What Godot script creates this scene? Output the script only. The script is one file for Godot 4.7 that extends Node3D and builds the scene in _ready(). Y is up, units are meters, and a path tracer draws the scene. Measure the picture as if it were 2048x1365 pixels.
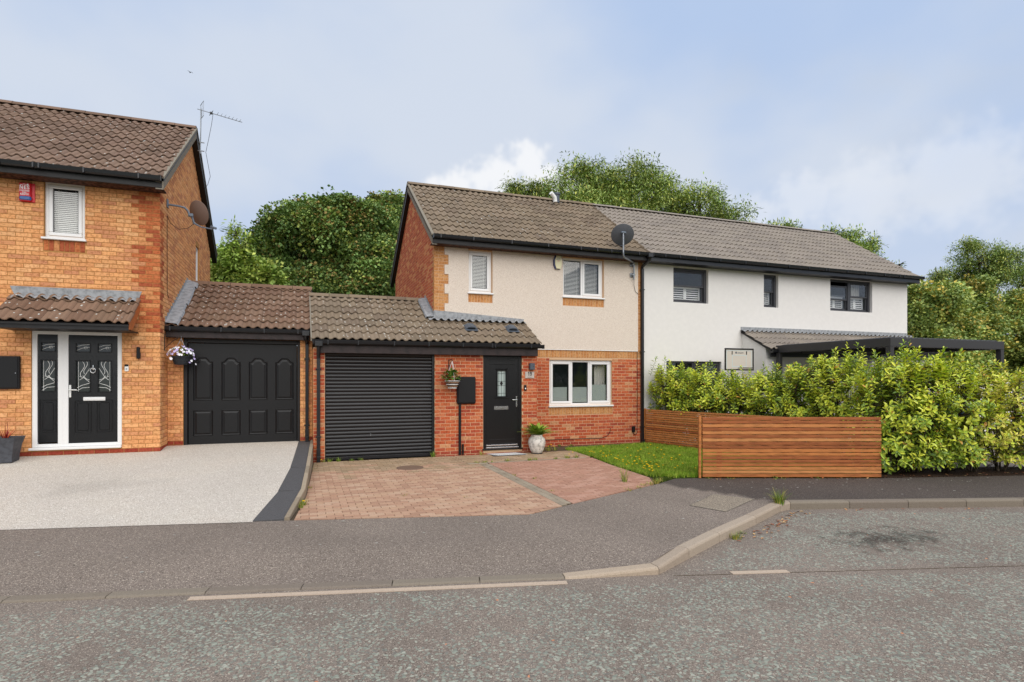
extends Node3D
# A row of brick houses behind driveways, seen across the road. Metres, y up, -z towards the houses.

const EYE := Vector3(0, 1.70, 0)      # camera
const YAW := 20.2                     # degrees to the right of the facades' normal
const FOCAL := 1150.0                 # pixels of a 2048 pixel wide picture

const ZP := -12.14                    # front of number 19's garage and porch
const ZM := -13.04                    # main front wall of number 19 and of the white house
const ZL := -12.10                    # front of the yellow brick house
const ZG := -12.68                    # front of its garage
const XL := -2.412                    # its gable wall
const X19 := 2.885                    # gable wall of number 19

var rng := RandomNumberGenerator.new()
var M := {}                           # materials
var taken := {}

class MB:
	var v := PackedVector3Array()
	var n := PackedVector3Array()
	var c := PackedColorArray()
	var col := Color.WHITE
	func tri(a: Vector3, b: Vector3, d: Vector3, na: Vector3, nb: Vector3, nd: Vector3) -> void:
		v.push_back(a); v.push_back(d); v.push_back(b)
		n.push_back(na); n.push_back(nd); n.push_back(nb)
		c.push_back(col); c.push_back(col); c.push_back(col)
	func flat(a: Vector3, b: Vector3, d: Vector3) -> void:
		var m := (b - a).cross(d - a).normalized()
		tri(a, b, d, m, m, m)
	func quad(a: Vector3, b: Vector3, d: Vector3, e: Vector3) -> void:
		var m := (b - a).cross(e - a)
		if m.length_squared() < 1e-14:
			m = (d - b).cross(e - b)
		m = m.normalized()
		tri(a, b, d, m, m, m)
		tri(a, d, e, m, m, m)
	func squad(a: Vector3, b: Vector3, d: Vector3, e: Vector3, na: Vector3, nb: Vector3, nd: Vector3, ne: Vector3) -> void:
		tri(a, b, d, na, nb, nd)
		tri(a, d, e, na, nd, ne)
	func box(ce: Vector3, sz: Vector3, bs := Basis()) -> void:
		bev(ce, sz, 0.0, bs)
	func b2(lo: Vector3, hi: Vector3, ch := 0.0) -> void:
		bev((lo + hi) / 2, (hi - lo).abs(), ch)
	func bev(ce: Vector3, sz: Vector3, ch: float, bs := Basis()) -> void:
		var h := sz / 2
		ch = minf(ch, minf(h.x, minf(h.y, h.z)) * 0.9)
		var ax := [bs.x, bs.y, bs.z]
		for i in 3:
			var j := (i + 1) % 3
			var k := (i + 2) % 3
			for s in [-1.0, 1.0]:
				var o: Vector3 = ce + ax[i] * (h[i] * s)
				var p: Vector3 = ax[j] * (h[j] - ch) * s
				var q: Vector3 = ax[k] * (h[k] - ch)
				quad(o - p - q, o + p - q, o + p + q, o - p + q)
		if ch <= 0.0:
			return
		for i in 3:                   # twelve edges
			var j := (i + 1) % 3
			var k := (i + 2) % 3
			for s in [-1.0, 1.0]:
				for t in [-1.0, 1.0]:
					var l: Vector3 = ax[i] * (h[i] - ch)
					var a: Vector3 = ce + ax[j] * (h[j] * s) + ax[k] * ((h[k] - ch) * t)
					var b: Vector3 = ce + ax[j] * ((h[j] - ch) * s) + ax[k] * (h[k] * t)
					if s * t > 0:
						quad(a - l, a + l, b + l, b - l)
					else:
						quad(a + l, a - l, b - l, b + l)
		for s in [-1.0, 1.0]:
			for t in [-1.0, 1.0]:
				for w in [-1.0, 1.0]:
					var a: Vector3 = ce + ax[0] * (h.x * s) + ax[1] * ((h.y - ch) * t) + ax[2] * ((h.z - ch) * w)
					var b: Vector3 = ce + ax[0] * ((h.x - ch) * s) + ax[1] * (h.y * t) + ax[2] * ((h.z - ch) * w)
					var d: Vector3 = ce + ax[0] * ((h.x - ch) * s) + ax[1] * ((h.y - ch) * t) + ax[2] * (h.z * w)
					if s * t * w > 0:
						flat(a, b, d)
					else:
						flat(a, d, b)
	func tube(pts: Array, r, sides := 8, caps := true) -> void:
		var rings := []
		var up := Vector3.UP
		for i in pts.size():
			var d: Vector3 = (pts[mini(i + 1, pts.size() - 1)] - pts[maxi(i - 1, 0)]).normalized()
			if absf(d.dot(up)) > 0.95:
				up = Vector3.RIGHT if absf(d.x) < 0.9 else Vector3.FORWARD
			var x := d.cross(up).normalized()
			var y := x.cross(d).normalized()
			up = y
			var rr: float = r[i] if r is Array else r
			var ring := []
			for k in sides:
				var a := TAU * k / sides
				var m := x * cos(a) + y * sin(a)
				ring.append([pts[i] + m * rr, m])
			rings.append(ring)
		for i in rings.size() - 1:
			for k in sides:
				var k2 := (k + 1) % sides
				var A = rings[i][k]; var B = rings[i][k2]; var C = rings[i + 1][k2]; var D = rings[i + 1][k]
				squad(A[0], D[0], C[0], B[0], A[1], D[1], C[1], B[1])
		if caps:
			for k in sides:
				var k2 := (k + 1) % sides
				flat(pts[0], rings[0][k][0], rings[0][k2][0])
				flat(pts[-1], rings[-1][k2][0], rings[-1][k][0])
	func lathe(prof: Array, segs: int, ce: Vector3, bs := Basis()) -> void:   # prof: Vector2(radius, height)
		var ns := []
		for i in prof.size():
			var d: Vector2 = prof[mini(i + 1, prof.size() - 1)] - prof[maxi(i - 1, 0)]
			ns.append(Vector2(d.y, -d.x).normalized())
		for i in prof.size() - 1:
			for k in segs:
				var q := []
				for e in [[i, k], [i, k + 1], [i + 1, k + 1], [i + 1, k]]:
					var a = TAU * e[1] / segs
					var p: Vector2 = prof[e[0]]
					var m: Vector2 = ns[e[0]]
					q.append([ce + bs * Vector3(p.x * cos(a), p.y, -p.x * sin(a)), bs * Vector3(m.x * cos(a), m.y, -m.x * sin(a))])
				squad(q[0][0], q[1][0], q[2][0], q[3][0], q[0][1], q[1][1], q[2][1], q[3][1])
	func prism(poly: PackedVector2Array, o: Vector3, ex: Vector3, ey: Vector3, depth: Vector3) -> void:   # poly in (ex, ey), front face at o, body towards o + depth
		var P := poly
		var want := ex.cross(ey).dot(depth) < 0    # front face normal is -depth
		if Geometry2D.is_polygon_clockwise(P) == want:
			P = poly.duplicate()
			P.reverse()
		var pt := []
		for p in P:
			pt.append(o + ex * p.x + ey * p.y)
		var idx := Geometry2D.triangulate_polygon(P)
		for i in range(0, idx.size(), 3):
			var a: Vector3 = pt[idx[i]]; var b: Vector3 = pt[idx[i + 1]]; var d: Vector3 = pt[idx[i + 2]]
			if (b - a).cross(d - a).dot(depth) > 0:
				var t := b; b = d; d = t
			flat(a, b, d)
			flat(a + depth, d + depth, b + depth)
		for i in pt.size():
			var a: Vector3 = pt[i]; var b: Vector3 = pt[(i + 1) % pt.size()]
			quad(a, a + depth, b + depth, b)
	func mesh() -> ArrayMesh:
		var arr := []
		arr.resize(Mesh.ARRAY_MAX)
		arr[Mesh.ARRAY_VERTEX] = v
		arr[Mesh.ARRAY_NORMAL] = n
		arr[Mesh.ARRAY_COLOR] = c
		var m := ArrayMesh.new()
		m.add_surface_from_arrays(Mesh.PRIMITIVE_TRIANGLES, arr)
		return m

# ------------------------------------------------------------------ nodes

func lin(r: float, g: float, b: float) -> Color:      # an sRGB colour 0..255 as a linear value
	return Color(r / 255.0, g / 255.0, b / 255.0).srgb_to_linear()

func srgb(r: float, g: float, b: float) -> Color:
	return Color(r / 255.0, g / 255.0, b / 255.0)

func numbered(called: String) -> String:
	if not taken.has(called):
		taken[called] = 0
		return called
	taken[called] += 1
	return "%s_%03d" % [called, taken[called]]

func thing(called: String, label: String, category: String, at := Vector3.ZERO, group := "", turn := 0.0) -> Node3D:
	var o := Node3D.new()
	o.name = numbered(called)
	add_child(o)
	o.position = at
	o.rotation.y = turn
	o.set_meta("label", label)
	o.set_meta("category", category)
	if group:
		o.set_meta("group", group)
	return o

func part(called: String, mesh: Mesh, m: Material, parent: Node, at := Transform3D()) -> MeshInstance3D:
	var o := MeshInstance3D.new()
	o.name = called
	o.mesh = mesh
	o.material_override = m
	o.transform = at
	parent.add_child(o, true)
	return o

func pmb(called: String, mb: MB, m: Material, parent: Node) -> MeshInstance3D:
	return part(called, mb.mesh(), m, parent)

func node(called: String, parent: Node) -> Node3D:
	var o := Node3D.new()
	o.name = called
	parent.add_child(o, true)
	return o

func structure(called: String, mb: MB, m: Material) -> MeshInstance3D:
	var o := pmb(called, mb, m, self)
	o.set_meta("kind", "structure")
	return o

func single(called: String, mb: MB, m: Material, label: String, category: String, group := "") -> MeshInstance3D:
	var o := part(numbered(called), mb.mesh(), m, self)
	o.set_meta("label", label)
	o.set_meta("category", category)
	if group:
		o.set_meta("group", group)
	return o

func copies(called: String, mesh: Mesh, m: Material, list: Array, cols: Array, parent: Node) -> MultiMeshInstance3D:
	var mm := MultiMesh.new()
	mm.transform_format = MultiMesh.TRANSFORM_3D
	mm.use_colors = true
	mm.mesh = mesh
	mm.instance_count = list.size()
	for i in list.size():
		mm.set_instance_transform(i, list[i])
		mm.set_instance_color(i, cols[i])
	var o := MultiMeshInstance3D.new()
	o.name = called
	o.multimesh = mm
	o.material_override = m
	o.set_meta("kind", "stuff")
	parent.add_child(o, true)
	return o

# ------------------------------------------------------------------ materials

func noise_tex(seed_: int, freq: float, ramp: Array, size := 512, octaves := 4, kind := FastNoiseLite.TYPE_SIMPLEX_SMOOTH) -> NoiseTexture2D:
	var f := FastNoiseLite.new()
	f.seed = seed_
	f.noise_type = kind
	f.frequency = freq
	f.fractal_octaves = octaves
	if kind == FastNoiseLite.TYPE_CELLULAR:
		f.fractal_type = FastNoiseLite.FRACTAL_NONE
		f.cellular_return_type = FastNoiseLite.RETURN_CELL_VALUE
	var t := NoiseTexture2D.new()
	t.width = size
	t.height = size
	t.seamless = true
	t.noise = f
	if ramp:
		var g := Gradient.new()
		g.offsets = PackedFloat32Array(ramp.map(func(e): return e[0]))
		g.colors = PackedColorArray(ramp.map(func(e): return e[1] if e[1] is Color else Color(e[1], e[1], e[1])))
		t.color_ramp = g
	return t

func speckle_tex(seed_: int, size: int, base: Array, grains: Array, count: int, rmin: float, rmax: float) -> ImageTexture:   # an aggregate of grains of several colours
	var r := RandomNumberGenerator.new()
	r.seed = seed_
	var im := Image.create(size, size, false, Image.FORMAT_RGB8)
	for y in size:
		for x in size:
			var k: float = r.randf_range(-1, 1) * base[3]
			im.set_pixel(x, y, Color((base[0] + k) / 255.0, (base[1] + k) / 255.0, (base[2] + k) / 255.0))
	for i in count:
		var g: Array = grains[r.randi() % grains.size()]
		var rad := r.randf_range(rmin, rmax)
		var cx := r.randf() * size
		var cy := r.randf() * size
		var k := r.randf_range(-14, 14)
		var e := r.randf_range(0.6, 1.0)
		for dy in range(-ceili(rad), ceili(rad) + 1):
			for dx in range(-ceili(rad), ceili(rad) + 1):
				if dx * dx + dy * dy / (e * e) <= rad * rad:
					im.set_pixel(posmod(int(cx) + dx, size), posmod(int(cy) + dy, size), Color((g[0] + k) / 255.0, (g[1] + k) / 255.0, (g[2] + k) / 255.0))
	return ImageTexture.create_from_image(im)

func mat(called: String, color: Color, rough := 0.8, spec := 0.5) -> StandardMaterial3D:   # color: sRGB
	var m := StandardMaterial3D.new()
	m.resource_name = called
	m.albedo_color = color
	m.roughness = rough
	m.metallic_specular = spec
	m.cull_mode = BaseMaterial3D.CULL_DISABLED
	M[called] = m
	return m

func vmat(called: String, rough := 0.8, spec := 0.5) -> StandardMaterial3D:   # takes its colour from the vertices
	var m := mat(called, Color.WHITE, rough, spec)
	m.vertex_color_use_as_albedo = true
	return m

func tri(m: StandardMaterial3D, tex: Texture2D, scale: float) -> StandardMaterial3D:   # scale: repeats per metre
	m.albedo_texture = tex
	m.uv1_triplanar = true
	m.uv1_world_triplanar = true
	m.uv1_scale = Vector3.ONE * scale
	m.uv1_triplanar_sharpness = 4.0
	return m

func relief(m: StandardMaterial3D, tex: Texture2D, cm: float) -> StandardMaterial3D:
	m.heightmap_enabled = true
	m.heightmap_texture = tex
	m.heightmap_scale = cm
	return m

func make_materials() -> void:
	var brick_grain := noise_tex(3, 0.02, [[0.0, Color(0.80, 0.75, 0.72)], [0.35, Color(0.92, 0.89, 0.87)], [0.55, Color(1, 1, 1)], [1.0, Color(1, 0.99, 0.97)]], 512, 5)
	var fine := noise_tex(5, 0.09, [[0.0, 0.72], [0.5, 0.95], [1.0, 1.0]], 512, 4)
	var soft := noise_tex(7, 0.012, [[0.25, 0.86], [0.5, 0.96], [0.75, 1.0]], 512, 5)
	var bumps := noise_tex(9, 0.12, [], 512, 3)
	M.brick = relief(tri(vmat("brick", 0.92, 0.3), brick_grain, 1.6), bumps, 0.25)
	M.mortar_yellow = tri(mat("mortar_yellow", srgb(192, 142, 88), 0.95, 0.2), fine, 2.0)
	M.mortar_red = tri(mat("mortar_red", srgb(226, 188, 150), 0.95, 0.2), fine, 2.0)
	var pebble := speckle_tex(11, 512, [234, 222, 209, 9], [[222, 207, 191], [242, 233, 222], [208, 192, 177], [245, 236, 226], [226, 212, 195]], 9000, 1.5, 3.2)
	M.pebbledash = relief(tri(mat("pebbledash", srgb(246, 243, 240), 0.95, 0.25), pebble, 1.1), bumps, 0.5)
	M.render_white = relief(tri(mat("render_white", srgb(229, 225, 220), 0.9, 0.25), noise_tex(8, 0.02, [[0.2, 0.985], [0.5, 0.992], [0.8, 1.0]], 512, 5), 0.5), bumps, 0.06)
	# roof tiles: sandy concrete with lichen
	var lichen := speckle_tex(13, 1024, [228, 223, 217, 20], [[212, 205, 198], [238, 234, 229], [202, 195, 187]], 5000, 1.5, 3.5)
	M.tile = relief(tri(vmat("tile", 0.93, 0.25), lichen, 0.9), bumps, 0.2)
	M.lichen = tri(mat("lichen", srgb(206, 204, 196), 0.95, 0.2), fine, 5.0)
	M.lead = relief(tri(mat("lead", srgb(160, 162, 164), 0.6, 0.4), noise_tex(15, 0.02, [[0.2, 0.82], [0.5, 0.95], [0.8, 1.0]], 512, 5), 0.9), noise_tex(16, 0.012, [], 512, 4), 0.5)
	M.cement = relief(tri(mat("cement", srgb(150, 142, 128), 0.95, 0.2), fine, 2.5), bumps, 0.4)
	M.black_plastic = mat("black_plastic", srgb(27, 28, 31), 0.30, 0.5)
	M.black_wood = tri(mat("black_wood", srgb(27, 25, 26), 0.5, 0.45), soft, 1.2)
	M.brown_wood = tri(mat("brown_wood", srgb(50, 38, 37), 0.5, 0.45), noise_tex(17, 0.02, [[0.2, 0.7], [0.6, 1.0]], 256, 4), 1.0)
	M.soffit = tri(mat("soffit", srgb(96, 66, 54), 0.75, 0.3), noise_tex(18, 0.04, [[0.3, 0.5], [0.55, 0.9], [0.7, 1.0]], 256, 4), 1.0)
	M.orange_wood = mat("orange_wood", srgb(176, 104, 60), 0.7, 0.3)
	M.upvc = mat("upvc", srgb(234, 233, 231), 0.28, 0.5)
	M.rubber = mat("rubber", srgb(60, 62, 64), 0.7, 0.3)
	M.grey_upvc = mat("grey_upvc", srgb(58, 58, 62), 0.42, 0.5)
	M.white_paint = mat("white_paint", srgb(236, 236, 232), 0.45, 0.5)
	M.blind = mat("blind", srgb(226, 226, 220), 0.5, 0.4)
	var g := mat("glass", Color(0.35, 0.42, 0.42, 0.03), 0.02, 0.75)
	g.transparency = BaseMaterial3D.TRANSPARENCY_ALPHA
	var fr := mat("frosted", Color(0.72, 0.78, 0.76, 0.78), 0.4, 0.5)
	fr.transparency = BaseMaterial3D.TRANSPARENCY_ALPHA
	M.dark_glass = mat("dark_glass", srgb(54, 58, 56), 0.12, 0.6)
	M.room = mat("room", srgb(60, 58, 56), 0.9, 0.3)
	M.curtain = mat("curtain", srgb(196, 194, 186), 0.9, 0.2)
	M.net = mat("net", srgb(150, 160, 154), 0.8, 0.3)
	M.door_black = relief(mat("door_black", srgb(13, 13, 15), 0.30, 0.5), noise_tex(21, 0.02, [], 256, 3), 0.12)
	M.door_black.uv1_triplanar = true
	M.door_black.uv1_world_triplanar = true
	M.door_black.uv1_scale = Vector3(14, 1.5, 14)
	M.shutter = mat("shutter", srgb(25, 25, 28), 0.34, 0.5)
	M.garage_black = mat("garage_black", srgb(15, 15, 17), 0.42, 0.42)
	M.box_black = mat("box_black", srgb(20, 20, 22), 0.5, 0.4)
	M.chrome = mat("chrome", srgb(215, 215, 215), 0.22, 0.5)
	M.chrome.metallic = 1.0
	M.steel = mat("steel", srgb(150, 154, 158), 0.4, 0.5)
	M.steel.metallic = 0.8
	M.dish_grey = mat("dish_grey", srgb(84, 86, 90), 0.5, 0.4)
	M.dish_brown = mat("dish_brown", srgb(124, 104, 94), 0.55, 0.4)
	M.dish_arm = mat("dish_arm", srgb(112, 122, 134), 0.5, 0.4)
	M.red_plastic = mat("red_plastic", srgb(206, 18, 32), 0.35, 0.5)
	M.blue_plastic = mat("blue_plastic", srgb(52, 96, 156), 0.35, 0.5)
	M.navy_plastic = mat("navy_plastic", srgb(24, 32, 84), 0.35, 0.5)
	M.cream_plastic = mat("cream_plastic", srgb(226, 218, 178), 0.4, 0.5)
	M.white_letter = mat("white_letter", srgb(242, 240, 240), 0.5, 0.4)
	M.dark_letter = mat("dark_letter", srgb(24, 22, 22), 0.5, 0.4)
	M.slate_grey = mat("slate_grey", srgb(74, 82, 92), 0.45, 0.5)
	M.plaque = tri(mat("plaque", srgb(206, 196, 186), 0.6, 0.4), fine, 6.0)
	# ground
	var tarmac := speckle_tex(31, 1024, [138, 127, 117, 24], [[180, 168, 156], [104, 95, 89], [152, 139, 127], [200, 188, 172], [90, 83, 78]], 40000, 0.9, 2.4)
	M.tarmac = relief(tri(vmat("tarmac", 0.95, 0.25), tarmac, 0.42), bumps, 0.3)
	M.road = relief(tri(vmat("road", 0.95, 0.25), tarmac, 0.5), bumps, 0.3)
	var resin := speckle_tex(33, 1024, [196, 186, 173, 22], [[230, 221, 209], [168, 154, 138], [208, 198, 184], [244, 237, 226], [138, 126, 112]], 40000, 0.9, 2.4)
	M.resin = relief(tri(vmat("resin", 0.8, 0.3), resin, 0.42), bumps, 0.3)
	M.resin_dark = relief(tri(mat("resin_dark", srgb(112, 110, 110), 0.8, 0.3), speckle_tex(34, 512, [200, 200, 200, 30], [[240, 240, 240], [150, 150, 150]], 9000, 0.8, 1.8), 1.2), bumps, 0.3)
	var conc := speckle_tex(35, 512, [226, 222, 214, 18], [[206, 200, 190], [240, 236, 230], [190, 182, 170]], 7000, 0.8, 2.2)
	M.kerb = relief(tri(vmat("kerb", 0.95, 0.25), conc, 1.3), bumps, 0.25)
	M.paver = relief(tri(vmat("paver", 0.95, 0.25), conc, 1.7), bumps, 0.25)
	M.sand = tri(mat("sand", srgb(92, 80, 66), 0.97, 0.2), fine, 3.0)
	M.soil = relief(tri(mat("soil", srgb(78, 62, 50), 0.97, 0.2), noise_tex(37, 0.05, [[0.2, 0.5], [0.6, 1.0]], 512, 4), 1.2), bumps, 1.5)
	M.turf = tri(mat("turf", srgb(70, 84, 34), 0.97, 0.2), noise_tex(39, 0.03, [[0.2, 0.6], [0.6, 1.0]], 512, 4), 0.8)
	M.stone = vmat("stone", 0.85, 0.35)
	M.plant = vmat("plant", 0.45, 0.4)
	M.grass = vmat("grass", 0.6, 0.3)
	M.leaf = vmat("leaf", 0.5, 0.4)
	M.leaf.backlight_enabled = true
	M.leaf.backlight = Color(0.26, 0.32, 0.10)
	M.laurel = vmat("laurel", 0.3, 0.5)
	M.laurel.backlight_enabled = true
	M.laurel.backlight = Color(0.36, 0.40, 0.08)
	M.bark = relief(tri(mat("bark", srgb(92, 82, 70), 0.95, 0.2), noise_tex(41, 0.03, [[0.2, 0.6], [0.7, 1.0]], 256, 4), 1.0), bumps, 1.0)
	M.cedar = relief(tri(vmat("cedar", 0.6, 0.35), noise_tex(43, 0.010, [[0.2, 0.86], [0.45, 0.95], [0.65, 1.0]], 512, 4), 1.0), bumps, 0.05)
	M.cedar.uv1_scale = Vector3(0.6, 3.0, 0.6)
	M.glaze = relief(tri(mat("glaze", srgb(232, 226, 216), 0.5, 0.45), noise_tex(45, 0.02, [[0.25, 0.75], [0.5, 0.95], [0.7, 1.0]], 256, 4), 2.0), bumps, 0.3)
	M.pot_grey = tri(mat("pot_grey", srgb(78, 80, 86), 0.6, 0.4), soft, 2.0)
	M.wicker = tri(mat("wicker", srgb(178, 140, 112), 0.8, 0.3), fine, 6.0)
	M.wicker_dark = tri(mat("wicker_dark", srgb(64, 66, 70), 0.7, 0.3), fine, 8.0)
	M.iron = mat("iron", srgb(52, 40, 36), 0.6, 0.4)
	M.cable = mat("cable", srgb(34, 26, 24), 0.6, 0.4)
	M.rust_iron = tri(mat("rust_iron", srgb(128, 104, 88), 0.85, 0.35), fine, 4.0)

# ------------------------------------------------------------------ brickwork

var brick_meshes := {}

func brick_mesh(col: Color) -> ArrayMesh:      # 1 m x 1 m face in x and y, front at z = 0, back at z = -0.03; scaled to each brick
	if not brick_meshes.has(col):
		var b := MB.new()
		b.col = col
		brick_shape(b, Transform3D())
		brick_meshes[col] = b.mesh()
	return brick_meshes[col]

func brick_shape(b: MB, t: Transform3D) -> void:
	var ix := 0.5 - 0.010
	var iy := 0.5 - 0.035
	var f := [Vector3(-ix, -iy, 0), Vector3(ix, -iy, 0), Vector3(ix, iy, 0), Vector3(-ix, iy, 0)]
	var r := [Vector3(-0.5, -0.5, -0.0025), Vector3(0.5, -0.5, -0.0025), Vector3(0.5, 0.5, -0.0025), Vector3(-0.5, 0.5, -0.0025)]
	var k := [Vector3(-0.5, -0.5, -0.03), Vector3(0.5, -0.5, -0.03), Vector3(0.5, 0.5, -0.03), Vector3(-0.5, 0.5, -0.03)]
	for a in [f, r, k]:
		for i in 4:
			a[i] = t * a[i]
	b.quad(f[0], f[1], f[2], f[3])
	for i in 4:
		var j := (i + 1) % 4
		b.quad(r[i], r[j], f[j], f[i])
		b.quad(k[i], k[j], r[j], r[i])

# One brick: [transform, colour]
func put_brick(list: Array, at: Vector3, ux: Vector3, nrm: Vector3, length: float, height: float, col: Color, proud := 0.0) -> void:
	list.append([Transform3D(Basis(ux * length, Vector3.UP * height, nrm), at + nrm * proud), col])

# Stretcher bond over a wall: o is the wall's lower left corner seen from outside; x runs along ux; heights are absolute.
func courses(list: Array, o: Vector3, ux: Vector3, nrm: Vector3, w: float, y0: float, y1: float, holes: Array, tone: Callable, limit = null, from_right := false) -> void:
	var k := 0
	var y := y0
	while y + 0.03 < y1:
		var hgt := minf(0.065, y1 - y)
		var lo := 0.0
		var hi := w
		if limit != null:
			var l: Array = limit.call(y + hgt)
			lo = l[0]; hi = l[1]
		var free := [[lo, hi]]
		for h in holes:
			if h[1] < y + hgt - 0.012 and h[3] > y + 0.012:
				var nf := []
				for f in free:
					if h[0] > f[0]:
						nf.append([f[0], minf(f[1], h[0])])
					if h[2] < f[1]:
						nf.append([maxf(f[0], h[2]), f[1]])
				free = nf.filter(func(e): return e[1] - e[0] > 0.02)
		var start := (0.1125 if k % 2 else 0.0)
		if from_right:
			start = fposmod(w - start, 0.225)
		var x := start - 0.225
		while x < w:
			for f in free:
				var a := maxf(x + 0.0, f[0] + 0.003)
				var b := minf(x + 0.215, f[1] - 0.003)
				if b - a > 0.018:
					var c: Color = tone.call((a + b) / 2, y + hgt / 2, k)
					put_brick(list, Vector3(o.x, y + hgt / 2, o.z) + ux * ((a + b) / 2), ux, nrm, b - a, hgt, c, rng.randf_range(-0.001, 0.0015))
			x += 0.225
		y += 0.075
		k += 1

func soldiers(list: Array, o: Vector3, ux: Vector3, nrm: Vector3, x0: float, x1: float, y0: float, y1: float, tones: Array) -> void:
	var nb := maxi(1, roundi((x1 - x0) / 0.075))
	var step := (x1 - x0) / nb
	for i in nb:
		put_brick(list, Vector3(o.x, (y0 + y1) / 2, o.z) + ux * (x0 + step * (i + 0.5)), ux, nrm, step - 0.01, y1 - y0 - 0.01, jit(tones), rng.randf_range(-0.001, 0.0015))

func jit(tones: Array) -> Color:
	return tones[rng.randi() % tones.size()]

# The bricks that show largest become parts of their own, the rest one mesh.
func lay_bricks(list: Array, parent: Node3D, most := 300, called := "brick", rest := "brickwork") -> void:
	var rank := []
	for i in list.size():
		var t: Transform3D = list[i][0]
		var d: Vector3 = EYE - t.origin
		rank.append([t.basis.x.length() * t.basis.y.length() * absf(d.normalized().dot(t.basis.z.normalized())) / d.length_squared(), i])
	rank.sort_custom(func(a, b): return a[0] > b[0])
	var b := MB.new()
	for r in rank.size():
		var e = list[rank[r][1]]
		if r < most:
			part(called, brick_mesh(e[1]), M.brick, parent, e[0])
		else:
			b.col = e[1]
			brick_shape(b, e[0])
	if b.v.size():
		pmb(rest, b, M.brick, parent).set_meta("kind", "stuff")

# A wall with rectangular openings; nrm points out of its face, the body lies behind.
func wall(o: Vector3, ux: Vector3, nrm: Vector3, w: float, y0: float, y1: float, holes: Array, thick: float, b: MB = null) -> MB:
	if b == null:
		b = MB.new()
	var xs := [0.0, w]
	var ys := [y0, y1]
	for h in holes:
		xs.append_array([h[0], h[2]])
		ys.append_array([h[1], h[3]])
	xs = xs.map(func(e): return clampf(e, 0, w))
	ys = ys.map(func(e): return clampf(e, y0, y1))
	xs.sort(); ys.sort()
	for i in xs.size() - 1:
		for j in ys.size() - 1:
			if xs[i + 1] - xs[i] < 0.001 or ys[j + 1] - ys[j] < 0.001:
				continue
			var cx: float = (xs[i] + xs[i + 1]) / 2
			var cy: float = (ys[j] + ys[j + 1]) / 2
			var open := false
			for h in holes:
				if cx > h[0] and cx < h[2] and cy > h[1] and cy < h[3]:
					open = true
			if not open:
				b.box(Vector3(o.x, cy, o.z) + ux * cx - nrm * (thick / 2), Vector3(xs[i + 1] - xs[i], ys[j + 1] - ys[j], thick), Basis(ux, Vector3.UP, nrm))
	return b

# ------------------------------------------------------------------ roofs

var tile_meshes := {}
const TILE_W := 0.332
const GAUGE := 0.345

func tile_shape(b: MB, t: Transform3D, length := 0.42) -> void:   # a double roman tile: two rolls, lower edge at z = 0
	var half := [[0.0, 0.004], [0.030, -0.002], [0.058, 0.004], [0.076, 0.020], [0.098, 0.035], [0.118, 0.038], [0.140, 0.028], [0.158, 0.011], [0.1645, 0.004]]
	var prof := []
	for s in 2:
		for i in half.size():
			prof.append(Vector2(half[i][0] + s * 0.1650, half[i][1]))
	var nrm := []
	for i in prof.size():
		var d: Vector2 = prof[mini(i + 1, prof.size() - 1)] - prof[maxi(i - 1, 0)]
		nrm.append((t.basis * Vector3(-d.y, d.x, 0)).normalized())
	for i in prof.size() - 1:
		var p: Vector2 = prof[i]
		var q: Vector2 = prof[i + 1]
		var a := t * Vector3(p.x, p.y, 0)
		var c := t * Vector3(q.x, q.y, 0)
		var e := t * Vector3(q.x, q.y, -length)
		var f := t * Vector3(p.x, p.y, -length)
		b.squad(a, c, e, f, nrm[i], nrm[i + 1], nrm[i + 1], nrm[i])
		var a2 := t * Vector3(p.x, p.y - 0.017, 0)
		var c2 := t * Vector3(q.x, q.y - 0.017, 0)
		b.quad(a2, c2, c, a)
	var r := t * Vector3(prof[-1].x, 0, 0)
	b.quad(t * Vector3(prof[-1].x, -0.017, 0), t * Vector3(prof[-1].x, -0.017, -length), t * Vector3(prof[-1].x, 0, -length), r)

func tile_mesh(col: Color) -> ArrayMesh:
	if not tile_meshes.has(col):
		var b := MB.new()
		b.col = col
		tile_shape(b, Transform3D())
		tile_meshes[col] = b.mesh()
	return tile_meshes[col]

# Tiles over one slope: eave is the left end of the lower edge (seen from the eave side), up the unit vector up the slope.
func lay_tiles(parent: Node3D, eave: Vector3, ux: Vector3, up: Vector3, width: float, slope: float, tones: Array, most := 300, skip = null) -> void:
	var nrm := (-up).cross(ux).normalized()
	var rows := ceili(slope / GAUGE)
	var cols := ceili((width - 0.02) / TILE_W)
	var all := []
	var lift := 0.028
	for r in rows:
		for k in cols:
			var dn := (-up * GAUGE + nrm * lift).normalized()
			var bs := Basis(ux, dn.cross(ux), dn)
			var w := minf(1.0, (width - k * TILE_W) / TILE_W)
			bs.x *= w
			var at := eave + ux * (k * TILE_W) + up * (r * GAUGE) + nrm * lift + nrm * rng.randf_range(-0.002, 0.003)
			at += ux * rng.randf_range(-0.001, 0.001)
			var over := slope - r * GAUGE
			if over < 0.42:
				bs.z *= over / 0.42
			if skip != null and skip.call(at + ux * 0.15 * w, r, k):
				continue
			all.append([Transform3D(bs, at), jit(tones)])
	var rank := range(all.size())
	rank.sort_custom(func(a, b): return all[a][0].origin.distance_squared_to(EYE) < all[b][0].origin.distance_squared_to(EYE))
	var b := MB.new()
	for i in rank.size():
		var e = all[rank[i]]
		if i < most:
			part("tile", tile_mesh(e[1]), M.tile, parent, e[0])
		else:
			b.col = e[1]
			tile_shape(b, e[0])
	if b.v.size():
		pmb("tiling", b, M.tile, parent).set_meta("kind", "stuff")

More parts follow.
